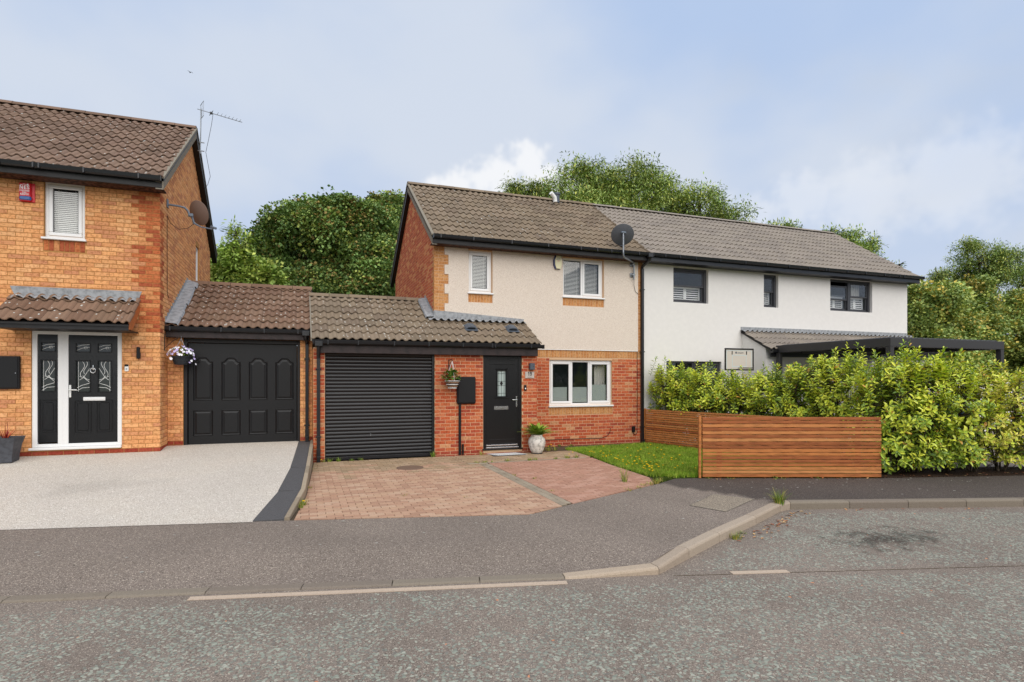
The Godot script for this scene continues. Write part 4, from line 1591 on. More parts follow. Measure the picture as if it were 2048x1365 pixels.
# Gable verge at x; side = +1 faces +x. wallx is the wall's face. Points: front eave, ridge, rear eave.
func verge(h: Node3D, x: float, side: float, wallx: float, a: Vector3, r: Vector3, c: Vector3) -> void:
	var drop := 0.20
	for e in [[a, r], [c, r]]:
		var p: Vector3 = e[0]; var q: Vector3 = e[1]
		var b := MB.new()
		b.prism(PackedVector2Array([Vector2(p.z, p.y + 0.0), Vector2(q.z, q.y + 0.0), Vector2(q.z, q.y - drop), Vector2(p.z, p.y - drop)]), Vector3(x - side * 0.005, 0, 0), Vector3(0, 0, 1), Vector3.UP, Vector3(-side * 0.025, 0, 0))
		b.prism(PackedVector2Array([Vector2(p.z, p.y - 0.055), Vector2(q.z, q.y - 0.065), Vector2(q.z, q.y - 0.085), Vector2(p.z, p.y - 0.075)]), Vector3(x - side * 0.03, 0, 0), Vector3(0, 0, 1), Vector3.UP, Vector3(wallx - x + side * 0.03, 0, 0))
		b.prism(PackedVector2Array([Vector2(p.z, p.y - drop + 0.002), Vector2(q.z, q.y - drop + 0.002), Vector2(q.z, q.y - drop + 0.02), Vector2(p.z, p.y - drop + 0.02)]), Vector3(x - side * 0.03, 0, 0), Vector3(0, 0, 1), Vector3.UP, Vector3(wallx - x + side * 0.03, 0, 0))
		pmb("barge_board", b, M.black_wood if p == c else M.cement, h)
		var m := MB.new()
		m.prism(PackedVector2Array([Vector2(p.z, p.y + 0.002), Vector2(q.z, q.y + 0.002), Vector2(q.z, q.y + 0.045), Vector2(p.z, p.y + 0.045)]), Vector3(x + side * 0.012, 0, 0), Vector3(0, 0, 1), Vector3.UP, Vector3(-side * 0.06, 0, 0))
		pmb("verge_cement", m, M.cement, h)

func yellow_house_door(h: Node3D) -> void:
	var d := node("door", h)
	var z := ZL - 0.02
	var x0 := -4.336; var x1 := -3.013; var y0 := 0.52; var y1 := 2.566
	var f := MB.new()
	f.b2(Vector3(x0, y0, z - 0.07), Vector3(x0 + 0.075, y1, z), 0.005)
	f.b2(Vector3(x1 - 0.07, y0, z - 0.07), Vector3(x1, y1, z), 0.005)
	f.b2(Vector3(x0 + 0.075, y1 - 0.085, z - 0.07), Vector3(x1 - 0.07, y1, z), 0.005)
	f.b2(Vector3(x0 + 0.075, y0, z - 0.07), Vector3(x1 - 0.07, y0 + 0.055, z), 0.005)
	f.b2(Vector3(-3.968, y0 + 0.055, z - 0.07), Vector3(-3.816, y1 - 0.085, z), 0.005)
	f.b2(Vector3(-3.90, y0 + 0.06, z - 0.0005), Vector3(-3.895, y1 - 0.09, z + 0.003))
	pmb("frame", f, M.upvc, d)
	f = MB.new()
	f.b2(Vector3(x0 - 0.03, y0 - 0.045, z - 0.05), Vector3(x1 + 0.0, y0 - 0.002, z + 0.07), 0.008)
	pmb("sill", f, M.upvc, d)
	# side light and leaf: panels with glass above, raised fields below
	six_panel(d, "side_panel", -4.262, -3.967, 0.60, 2.485, z - 0.03, [[0.18, 0.82]])
	var leaf := six_panel(d, "leaf", -3.817, -3.082, 0.575, 2.485, z - 0.025, [[0.155, 0.42], [0.60, 0.855]])
	var k := MB.new()
	k.b2(Vector3(-3.60, 1.32, z - 0.020), Vector3(-3.27, 1.385, z - 0.002), 0.006)
	k.b2(Vector3(-3.58, 1.335, z - 0.006), Vector3(-3.29, 1.372, z + 0.004), 0.004)
	pmb("letter_plate", k, M.upvc, leaf)
	k = MB.new()
	k.b2(Vector3(-3.808, 1.38, z - 0.022), Vector3(-3.778, 1.60, z - 0.006), 0.006)
	k.tube([Vector3(-3.793, 1.515, z - 0.01), Vector3(-3.793, 1.515, z + 0.035), Vector3(-3.68, 1.512, z + 0.035)], 0.010, 8)
	pmb("handle", k, M.white_paint, leaf)
	k = MB.new()                  # ring knocker
	k.lathe([Vector2(0, 0.02), Vector2(0.02, 0.015), Vector2(0.026, 0.0)], 12, Vector3(-3.452, 1.885, z - 0.018), Basis(Vector3.RIGHT, PI / 2))
	var ring := []
	for i in 15:
		var a := TAU * i / 14
		ring.append(Vector3(-3.452 + sin(a) * 0.038, 1.855 + cos(a) * 0.042, z + 0.006))
	k.tube(ring, 0.0085, 6)
	k.b2(Vector3(-3.462, 1.90, z - 0.02), Vector3(-3.442, 1.955, z + 0.002), 0.005)
	k.b2(Vector3(-3.465, 1.80, z - 0.02), Vector3(-3.439, 1.825, z + 0.01), 0.006)
	pmb("knocker", k, M.chrome, leaf)

func six_panel(d: Node3D, called: String, x0: float, x1: float, y0: float, y1: float, z: float, colsx: Array) -> Node3D:
	var hh := y1 - y0
	var open := []
	for c in colsx:
		var a := lerpf(0, x1 - x0, c[0]); var e := lerpf(0, x1 - x0, c[1])
		open.append([a, y0 + hh * 0.845, e, y0 + hh * 0.915])
		open.append([a, y0 + hh * 0.475, e, y0 + hh * 0.755])
	var b := wall(Vector3(x0, 0, z), UX, FRONT, x1 - x0, y0, y1, open, 0.045)
	var n := pmb(called, b, M.door_black, d)
	for o in open:
		var g := MB.new()
		g.b2(Vector3(x0 + o[0], o[1], z - 0.03), Vector3(x0 + o[2], o[3], z - 0.022))
		pmb("pane", g, M.dark_glass, n)
		var mo := MB.new()        # moulding round the glass
		for q in [[o[0] - 0.018, o[1] - 0.018, o[2] + 0.018, o[1]], [o[0] - 0.018, o[3], o[2] + 0.018, o[3] + 0.018], [o[0] - 0.018, o[1], o[0], o[3]], [o[2], o[1], o[2] + 0.018, o[3]]]:
			mo.b2(Vector3(x0 + q[0], q[1], z - 0.004), Vector3(x0 + q[2], q[3], z + 0.010), 0.005)
		pmb("moulding", mo, M.door_black, n)
		var ld := MB.new()        # leading
		var w: float = o[2] - o[0]; var h2: float = o[3] - o[1]
		var zl := z - 0.018
		var P := func(u, v): return Vector3(x0 + o[0] + w * u, o[1] + h2 * v, zl)
		if h2 > 0.3:
			var flip := 1.0 if (o[0] < 0.3 or colsx.size() == 1) else -1.0
			var Q := func(u, v): return P.call(u if flip > 0 else 1.0 - u, v)
			var cv := []
			for i in 13:
				var t := i / 12.0
				cv.append(Q.call(0.42 + 0.16 * sin(t * 5.5), 1.0 - t * 0.5))
			ld.tube(cv, 0.0042, 5)
			cv = []
			for i in 13:
				var t := i / 12.0
				cv.append(Q.call(0.66 + 0.14 * sin(t * 5.0 + 0.6), 1.0 - t * 0.42))
			ld.tube(cv, 0.0042, 5)
			for e in [[[0.2, 0.38], [0.5, 0.46], [1.0, 0.78]], [[0.2, 0.5], [0.55, 0.45], [1.0, 0.30]], [[0.45, 0.52], [0.7, 0.42], [1.0, 0.38]], [[0.0, 0.12], [0.35, 0.2], [1.0, 0.28]], [[0.0, 0.02], [0.4, 0.12], [1.0, 0.14]]]:
				ld.tube(e.map(func(q): return Q.call(q[0], q[1])), 0.0042, 5)
			ld.tube([Q.call(0.12, 0.0), Q.call(0.12, 1.0)], 0.003, 5)
		else:
			ld.tube([P.call(0.0, 0.15), P.call(0.4, 0.45), P.call(1.0, 0.6)], 0.004, 5)
			ld.tube([P.call(0.0, 0.65), P.call(0.4, 0.85), P.call(1.0, 0.95)], 0.004, 5)
			ld.tube([P.call(0.55, 0.6), P.call(0.62, 0.35), P.call(0.78, 0.4), P.call(0.78, 0.65), P.call(0.55, 0.6)], 0.004, 5)
		pmb("leading", ld, M.white_paint, n)
	for c in colsx:                # raised field below
		var a := x0 + lerpf(0, x1 - x0, c[0]) - 0.01; var e := x0 + lerpf(0, x1 - x0, c[1]) + 0.01
		var f := MB.new()
		var ya := y0 + hh * 0.10; var yb := y0 + hh * 0.385
		for q in [[a - 0.02, ya - 0.02, e + 0.02, ya], [a - 0.02, yb, e + 0.02, yb + 0.02], [a - 0.02, ya, a, yb], [e, ya, e + 0.02, yb]]:
			f.b2(Vector3(q[0], q[1], z - 0.002), Vector3(q[2], q[3], z + 0.008), 0.005)
		f.bev(Vector3((a + e) / 2, (ya + yb) / 2, z), Vector3(e - a - 0.05, yb - ya - 0.05, 0.022), 0.010)
		pmb("raised_panel", f, M.door_black, n)
	return n

# ------------------------------------------------------------------ its garage

func yellow_garage() -> void:
	var h := thing("garage", "low yellow brick garage with black panelled up-and-over door and arched panels", "garage")
	var x0 := XL + 0.003
	var x1 := 0.232
	var w := x1 - x0
	var op := [[0.27, 0.0, 2.40, 2.50]]
	var b := wall(Vector3(x0, 0, ZG - 0.006), UX, FRONT, w, 0.0, 2.62, op, 0.2)
	b.b2(Vector3(x0, 0, -17.2), Vector3(x1, 2.62, -17.0))
	b.b2(Vector3(x1 - 0.1, 0, -17.0), Vector3(x1, 2.62, ZG - 0.21))
	var wl := pmb("wall", b, M.mortar_yellow, h)
	var list := []
	courses(list, Vector3(x0, 0, ZG), UX, FRONT, w, 0.36, 2.62, op, func(_x, y, _k): return jit(PLINTH) if y < 0.5 else jit(YELLOW))
	lay_bricks(list, wl)
	var inner := MB.new()
	inner.b2(Vector3(x0 + 0.05, 0.30, -17.0), Vector3(x1 - 0.1, 0.36, ZG - 0.25))
	pmb("floor", inner, M.cement, h)
	# roof
	var eave := Vector3(x0, 2.70, -12.47)
	var zr := -14.83
	var yr := 3.87
	var up := Vector3(0, yr - eave.y, zr - eave.z).normalized()
	var slope := Vector2(yr - eave.y, zr - eave.z).length()
	roof(h, eave, x1 + 0.035 - x0, up, slope, TILE_G, zr, yr, true, [])
	lay_lichen(h, eave, UX, up, w, slope - 0.1, 330)
	# stepped lead flashing against the house
	var f := MB.new()
	var n := 14
	for i in n:
		var t0 := float(i) / n
		var t1 := float(i + 1) / n
		var za := lerpf(eave.z - 0.02, zr, t0); var zb := lerpf(eave.z - 0.02, zr, t1)
		var ya := lerpf(eave.y, yr, t0); var yb := lerpf(eave.y, yr, t1)
		f.prism(PackedVector2Array([Vector2(za, ya), Vector2(zb, yb), Vector2(zb, yb + 0.13), Vector2(za, ya + 0.20)]), Vector3(XL + 0.010, 0, 0), Vector3(0, 0, 1), Vector3.UP, Vector3(-0.008, 0, 0))
	var nrm := Vector3(0, -up.z, up.y)
	for i in 7:
		var a := eave + up * (slope * i / 7.0) + nrm * (0.086 + 0.004 * (i % 2))
		var c := eave + up * (slope * (i + 1.02) / 7.0) + nrm * (0.094 - 0.004 * (i % 2))
		var wv := 0.20 + 0.015 * sin(i * 2.3)
		f.quad(a + Vector3(0.005, 0, 0), a + Vector3(wv, -0.02, 0), c + Vector3(wv, -0.02, 0), c + Vector3(0.005, 0, 0))
		f.quad(a + Vector3(wv, -0.02, 0), a + Vector3(wv + 0.025, -0.065, 0), c + Vector3(wv + 0.025, -0.065, 0), c + Vector3(wv, -0.02, 0))
	pmb("flashing", f, M.lead, h)
	f = MB.new()
	f.b2(Vector3(x0, 2.50, -12.555), Vector3(x1 - 0.06, 2.70, -12.52), 0.004)
	f.b2(Vector3(x0, 2.50, ZG - 0.01), Vector3(x1 - 0.06, 2.515, -12.556))
	pmb("fascia", f, M.brown_wood, h)
	gutter(h, Vector3(x0 + 0.01, 2.705, -12.519), w - 0.03, M.black_plastic, [0.08, 0.95, 1.72, 2.35])
	downpipe(h, 0.125, ZG + 0.01, 0.40, 2.42, Vector3(0.10, 2.61, -12.46), [0.75, 2.12])
	# the door: frame, leaf, eight fields
	var d := node("garage_door", h)
	f = MB.new()
	f.b2(Vector3(x0 + 0.272, 0.36, ZG - 0.12), Vector3(x0 + 0.335, 2.498, ZG - 0.03), 0.004)
	f.b2(Vector3(x0 + 2.345, 0.36, ZG - 0.12), Vector3(x0 + 2.398, 2.498, ZG - 0.03), 0.004)
	f.b2(Vector3(x0 + 0.335, 2.42, ZG - 0.12), Vector3(x0 + 2.345, 2.498, ZG - 0.03), 0.004)
	pmb("frame", f, M.black_wood, d)
	f = MB.new()
	var dx0 := x0 + 0.345; var dx1 := x0 + 2.335
	f.b2(Vector3(dx0, 0.41, ZG - 0.13), Vector3(dx1, 2.41, ZG - 0.08), 0.003)
	var leaf := pmb("leaf", f, M.garage_black, d)
	var pw := (dx1 - dx0) / 4.0
	for i in 4:
		var a := dx0 + pw * i + 0.085; var c := dx0 + pw * (i + 1) - 0.065
		for lower in [true, false]:
			var ya := 0.58 if lower else 1.28
			var yb := 1.09 if lower else 2.05
			var outer := PackedVector2Array([Vector2(a, ya), Vector2(c, ya), Vector2(c, yb)])
			if lower:
				outer.append(Vector2(a, yb))
			else:
				for s in 13:
					var t := s / 12.0
					var lift := 0.0
					var q := absf(t - 0.5)
					lift = 0.085 * smoothstep(0.0, 1.0, (0.44 - q) / 0.30)
					outer.append(Vector2(lerpf(c, a, t), yb + lift + 0.0001 * s))
			var mid := Vector2((a + c) / 2, (ya + yb) / 2)
			var p := MB.new()
			var ln := outer.size()
			var ring := func(inset: float) -> Array:
				var o := []
				for v in outer:
					var dv: Vector2 = v - mid
					o.append(mid + Vector2(dv.x * (1.0 - inset / ((c - a) / 2)), dv.y * (1.0 - inset / ((yb - ya) / 2))))
				return o
			# a moulded groove and a raised field
			var rings := [[ring.call(0.0), 0.0005], [ring.call(0.012), 0.012], [ring.call(0.026), 0.0025], [ring.call(0.034), 0.0025], [ring.call(0.062), 0.013]]
			for r in rings.size() - 1:
				for s in ln:
					var s2 := (s + 1) % ln
					var z0: float = ZG - 0.08 + rings[r][1]; var z1: float = ZG - 0.08 + rings[r + 1][1]
					var A: Vector2 = rings[r][0][s]; var B: Vector2 = rings[r][0][s2]; var C: Vector2 = rings[r + 1][0][s2]; var D: Vector2 = rings[r + 1][0][s]
					p.quad(Vector3(A.x, A.y, z0), Vector3(B.x, B.y, z0), Vector3(C.x, C.y, z1), Vector3(D.x, D.y, z1))
			var last: Array = rings[-1][0]
			var zz: float = ZG - 0.08 + rings[-1][1]
			for s in ln:
				var s2 := (s + 1) % ln
				p.flat(Vector3(mid.x, mid.y, zz), Vector3(last[s].x, last[s].y, zz), Vector3(last[s2].x, last[s2].y, zz))
			pmb("raised_panel", p, M.garage_black, leaf)

# ------------------------------------------------------------------ number 19: garage and porch

func garage_19() -> void:
	var h := thing("garage_porch", "red brick garage and porch with black roller shutter and black front door", "garage")
	var x0 := 0.237
	var x1 := 5.076
	var w := x1 - x0
	var op := [[0.454 - x0, -0.1, 2.70 - x0, 2.23], [3.784 - x0, 0.12, 4.708 - x0, 2.26]]
	var b := wall(Vector3(x0 + 0.004, 0, ZP - 0.004), UX, FRONT, w - 0.014, -0.1, 2.34, op, 0.2)
	b.b2(Vector3(x0 + 0.004, -0.1, -16.2), Vector3(x0 + 0.2, 2.34, ZP - 0.21))
	b.b2(Vector3(x0 + 0.2, -0.1, -16.2), Vector3(X19 + 0.1, 2.34, -16.0))
	b.b2(Vector3(x1 - 0.2, -0.1, ZM + 0.01), Vector3(x1 - 0.007, 2.34, ZP - 0.21))
	var wl := pmb("wall", b, M.mortar_red, h)
	var list := []
	courses(list, Vector3(x0, 0, ZP), UX, FRONT, w, 0.0, 2.34, op, func(_x, y, _k):
		return jit(PLINTH) if y < 0.11 else jit(RED))
	courses(list, Vector3(x0, 0, -13.2), Vector3(0, 0, 1), Vector3(-1, 0, 0), 13.2 + ZP, 0.0, 2.34, [], func(_x, y, _k): return jit(PLINTH) if y < 0.5 else jit(YELLOW))
	courses(list, Vector3(x1, 0, ZP), Vector3(0, 0, -1), UX, 0.9, 0.0, 2.34, [], func(_x, _y, _k): return jit(RED))
	lay_bricks(list, wl)
	# roof: over the whole width in front of the house wall, further back left of the gable
	var eave := Vector3(0.20, 2.485, -11.97)
	var zr := -14.06
	var yr := 3.625
	var up := Vector3(0, yr - eave.y, zr - eave.z).normalized()
	var slope := Vector2(yr - eave.y, zr - eave.z).length()
	var f := MB.new()
	f.prism(PackedVector2Array([Vector2(eave.z, eave.y), Vector2(zr, yr), Vector2(2 * zr - eave.z, eave.y), Vector2(2 * zr - eave.z, eave.y - 0.05), Vector2(zr, yr - 0.06), Vector2(eave.z, eave.y - 0.05)]), Vector3(0.21, 0, 0), Vector3(0, 0, 1), Vector3.UP, Vector3(X19 - 0.212, 0, 0))
	var ym := eave.y + (ZM - eave.z) * (yr - eave.y) / (zr - eave.z)
	f.prism(PackedVector2Array([Vector2(eave.z, eave.y), Vector2(ZM + 0.002, ym), Vector2(ZM + 0.002, ym - 0.05), Vector2(eave.z, eave.y - 0.05)]), Vector3(X19, 0, 0), Vector3(0, 0, 1), Vector3.UP, Vector3(5.10 - X19, 0, 0))
	var deck := pmb("roof", f, M.black_wood, h)
	lay_tiles(deck, eave, UX, up, 4.92, slope, TILE_19, 300, func(p, _r, _k): return p.x > X19 - 0.05 and p.z < ZM + 0.06)
	var rest := MB.new()
	var back := Vector3(0, up.y, -up.z)
	for r in 7:
		for k in 8:
			rest.col = TILE_19[(r * 3 + k) % TILE_19.size()]
			tile_shape(rest, Transform3D(Basis(-UX, (-back).cross(-UX), -back), Vector3(0.2 + (k + 1) * 0.331, eave.y + 0.022, 2 * zr - eave.z) + back * (r * GAUGE)), minf(0.42, slope - r * GAUGE))
	pmb("far_tiling", rest, M.tile, deck).set_meta("kind", "stuff")
	ridge_row(deck, Vector3(0.18, yr - 0.03, zr), UX, X19 - 0.22, TILE_19, 0.13)
	lay_lichen(h, eave, UX, up, 2.6, slope - 0.1, 260)
	lay_lichen(h, eave, UX, up, 4.85, 1.1, 120)
	# verge board on the left end, cement
	f = MB.new()
	f.prism(PackedVector2Array([Vector2(eave.z, eave.y - 0.03), Vector2(zr, yr - 0.03), Vector2(zr, yr + 0.04), Vector2(eave.z, eave.y + 0.04)]), Vector3(0.185, 0, 0), Vector3(0, 0, 1), Vector3.UP, Vector3(0.024, 0, 0))
	pmb("verge_cement", f, M.cement, h)
	# lead: stepped up the gable, straight along the house front
	f = MB.new()
	var n := 8
	for i in n:
		var t0 := float(i) / n
		var t1 := float(i + 1) / n
		var za := lerpf(ZM - 0.0, zr - 0.02, t0); var zb := lerpf(ZM - 0.0, zr - 0.02, t1)
		var ya := lerpf(ym, yr, t0); var yb := lerpf(ym, yr, t1)
		f.prism(PackedVector2Array([Vector2(za, ya), Vector2(zb, yb), Vector2(zb, yb + 0.14), Vector2(za, ya + 0.20)]), Vector3(X19 - 0.012, 0, 0), Vector3(0, 0, 1), Vector3.UP, Vector3(0.008, 0, 0))
	var nrm := Vector3(0, -up.z, up.y)
	for i in 4:
		var a := Vector3(X19 - 0.01, ym, ZM) + up * ((slope - 1.22) * i / 4.0) + nrm * (0.086 + 0.004 * (i % 2))
		var c := Vector3(X19 - 0.01, ym, ZM) + up * ((slope - 1.22) * (i + 1.03) / 4.0) + nrm * (0.092 - 0.004 * (i % 2))
		f.quad(a, c, c + Vector3(-0.17, -0.01, 0), a + Vector3(-0.17, -0.01, 0))
		f.quad(a + Vector3(-0.17, -0.01, 0), c + Vector3(-0.17, -0.01, 0), c + Vector3(-0.19, -0.055, 0), a + Vector3(-0.19, -0.055, 0))
	f.prism(PackedVector2Array([Vector2(X19 - 0.01, ym + 0.22), Vector2(3.13, ym + 0.21), Vector2(5.10, ym + 0.09), Vector2(5.08, ym), Vector2(X19 - 0.01, ym)]), Vector3(0, 0, ZM + 0.024), UX, Vector3.UP, Vector3(0, 0, -0.008))
	apron(f, X19 - 0.15, 5.09, Vector3(0, ym + 0.03, ZM + 0.026), up, 0.17)
	pmb("flashing", f, M.lead, h)
	# two vent tiles
	for x in [3.62, 4.62]:
		var at := Vector3(x, eave.y, eave.z) + up * 0.70 + nrm * 0.05
		var bs := Basis(UX, nrm, -up)
		var v := MB.new()
		v.prism(PackedVector2Array([Vector2(-0.12, 0.0), Vector2(0.12, 0.0), Vector2(0.125, 0.02), Vector2(0.07, 0.062), Vector2(0, 0.072), Vector2(-0.07, 0.062), Vector2(-0.125, 0.02)]), at + bs.z * 0.09, bs.x, bs.y, -bs.z * 0.20)
		v.bev(at + bs.y * 0.0, Vector3(0.30, 0.016, 0.30), 0.004, bs)
		var vt := pmb("roof_vent", v, M.slate_grey, deck)
		v = MB.new()
		v.bev(at + bs.z * 0.0925 + bs.y * 0.022, Vector3(0.17, 0.034, 0.004), 0.0, bs)
		pmb("vent_slot", v, M.box_black, vt)
	f = MB.new()
	f.b2(Vector3(0.30, 2.225, -12.062), Vector3(5.05, 2.42, -12.022), 0.004)
	f.b2(Vector3(0.30, 2.226, ZP + 0.001), Vector3(5.05, 2.242, -12.063))
	pmb("fascia", f, M.brown_wood, h)
	gutter(h, Vector3(0.23, 2.475, -12.02), 4.93, M.black_plastic, [0.28, 0.86, 1.58, 2.30, 3.04, 3.70, 3.77, 4.62])
	downpipe(h, 0.335, ZP + 0.012, 0.05, 2.12, Vector3(0.335, 2.38, -11.965), [0.55, 1.90])
	# roller shutter: every lath a part
	var s := node("roller_shutter", h)
	var lath := MB.new()
	var prof := PackedVector2Array([Vector2(0, 0), Vector2(0.006, 0.004), Vector2(0.015, 0.018), Vector2(0.018, 0.036), Vector2(0.015, 0.054), Vector2(0.006, 0.068), Vector2(0, 0.072), Vector2(-0.008, 0.072), Vector2(-0.008, 0.0)])
	lath.prism(prof, Vector3(0.456, 0, 0), Vector3(0, 0, 1), Vector3.UP, Vector3(2.242, 0, 0))
	var lm := lath.mesh()
	var y := 0.115
	while y < 2.2:
		part("lath", lm, M.shutter, s, Transform3D(Basis(), Vector3(0, y, ZP - 0.105)))
		y += 0.0735
	f = MB.new()
	f.b2(Vector3(0.456, 0.045, ZP - 0.125), Vector3(2.698, 0.114, ZP - 0.085), 0.006)
	pmb("bottom_bar", f, M.shutter, s)
	f = MB.new()
	f.b2(Vector3(0.455, 0.03, ZP - 0.15), Vector3(0.475, 2.229, ZP - 0.06), 0.003)
	f.b2(Vector3(2.655, 0.03, ZP - 0.15), Vector3(2.699, 2.229, ZP - 0.05), 0.003)
	pmb("guide_rail", f, M.black_plastic, s)
	f = MB.new()
	f.b2(Vector3(1.36, 0.52, ZP - 0.10), Vector3(1.375, 0.57, ZP - 0.082), 0.003)
	pmb("lock", f, M.steel, s)
	# front door
	var d := node("door", h)
	var z := ZP - 0.04
	f = MB.new()
	f.b2(Vector3(3.786, 0.14, z - 0.07), Vector3(3.856, 2.258, z), 0.004)
	f.b2(Vector3(4.634, 0.14, z - 0.07), Vector3(4.706, 2.258, z), 0.004)
	f.b2(Vector3(3.856, 2.17, z - 0.07), Vector3(4.634, 2.258, z), 0.004)
	f.b2(Vector3(3.770, 0.125, z - 0.07), Vector3(4.722, 0.155, ZP + 0.03), 0.006)
	pmb("frame", f, M.door_black, d)
	f = MB.new()
	f.b2(Vector3(3.858, 0.157, z - 0.05), Vector3(4.632, 0.185, z + 0.03), 0.006)
	f.b2(Vector3(3.87, 0.205, z - 0.04), Vector3(4.62, 0.235, z - 0.004), 0.006)
	pmb("threshold", f, M.chrome, d)
	b = wall(Vector3(3.858, 0, z - 0.012), UX, FRONT, 0.774, 0.19, 2.168, [[0.285, 1.32, 0.475, 1.89]], 0.045)
	var leaf := pmb("leaf", b, M.door_black, d)
	f = MB.new()
	for q in [[4.11, 1.29, 4.365, 1.32], [4.11, 1.89, 4.365, 1.92], [4.11, 1.32, 4.143, 1.89], [4.333, 1.32, 4.365, 1.89]]:
		f.b2(Vector3(q[0], q[1], z - 0.014), Vector3(q[2], q[3], z + 0.008), 0.010)
	f.b2(Vector3(4.085, 1.918, z - 0.014), Vector3(4.39, 1.945, z + 0.010), 0.006)
	f.b2(Vector3(4.085, 1.268, z - 0.014), Vector3(4.39, 1.292, z + 0.010), 0.006)
	for q in [[3.93, 2.03, 4.555, 2.13], [3.93, 0.26, 4.555, 0.345]]:
		f.b2(Vector3(q[0], q[1], z - 0.014), Vector3(q[2], q[1] + 0.008, z - 0.006), 0.003)
		f.b2(Vector3(q[0], q[3], z - 0.014), Vector3(q[2], q[3] + 0.008, z - 0.006), 0.003)
	pmb("moulding", f, M.door_black, leaf)
	f = MB.new()
	f.b2(Vector3(4.143, 1.32, z - 0.04), Vector3(4.333, 1.89, z - 0.03))
	pmb("pane", f, M.frosted, leaf)
	f = MB.new()
	for x in [4.175, 4.238, 4.300]:
		f.b2(Vector3(x - 0.003, 1.32, z - 0.030), Vector3(x + 0.003, 1.89, z - 0.026))
	for yy in [1.385, 1.825, 1.56, 1.65]:
		f.b2(Vector3(4.143, yy - 0.003, z - 0.030), Vector3(4.333, yy + 0.003, z - 0.0255))
	f.prism(PackedVector2Array([Vector2(4.238, 1.545), Vector2(4.274, 1.605), Vector2(4.238, 1.665), Vector2(4.202, 1.605)]), Vector3(0, 0, z - 0.024), UX, Vector3.UP, Vector3(0, 0, -0.006))
	pmb("leading", f, M.dark_letter, leaf)
	f = MB.new()
	f.b2(Vector3(4.06, 1.015, z - 0.014), Vector3(4.395, 1.098, z + 0.004), 0.006)
	f.b2(Vector3(4.075, 1.035, z + 0.002), Vector3(4.38, 1.072, z + 0.011), 0.005)
	pmb("letter_plate", f, M.chrome, leaf)
	f = MB.new()
	f.b2(Vector3(4.578, 1.07, z - 0.014), Vector3(4.612, 1.32, z + 0.003), 0.006)
	f.tube([Vector3(4.595, 1.235, z), Vector3(4.595, 1.235, z + 0.045), Vector3(4.475, 1.235, z + 0.047)], 0.011, 8)
	pmb("handle", f, M.chrome, leaf)
	# closed room behind the shutter and the door
	f = MB.new()
	f.b2(Vector3(0.44, -0.09, -16.0), Vector3(4.87, 0.02, ZP - 0.22))
	pmb("floor", f, M.cement, h)

# ------------------------------------------------------------------ number 19

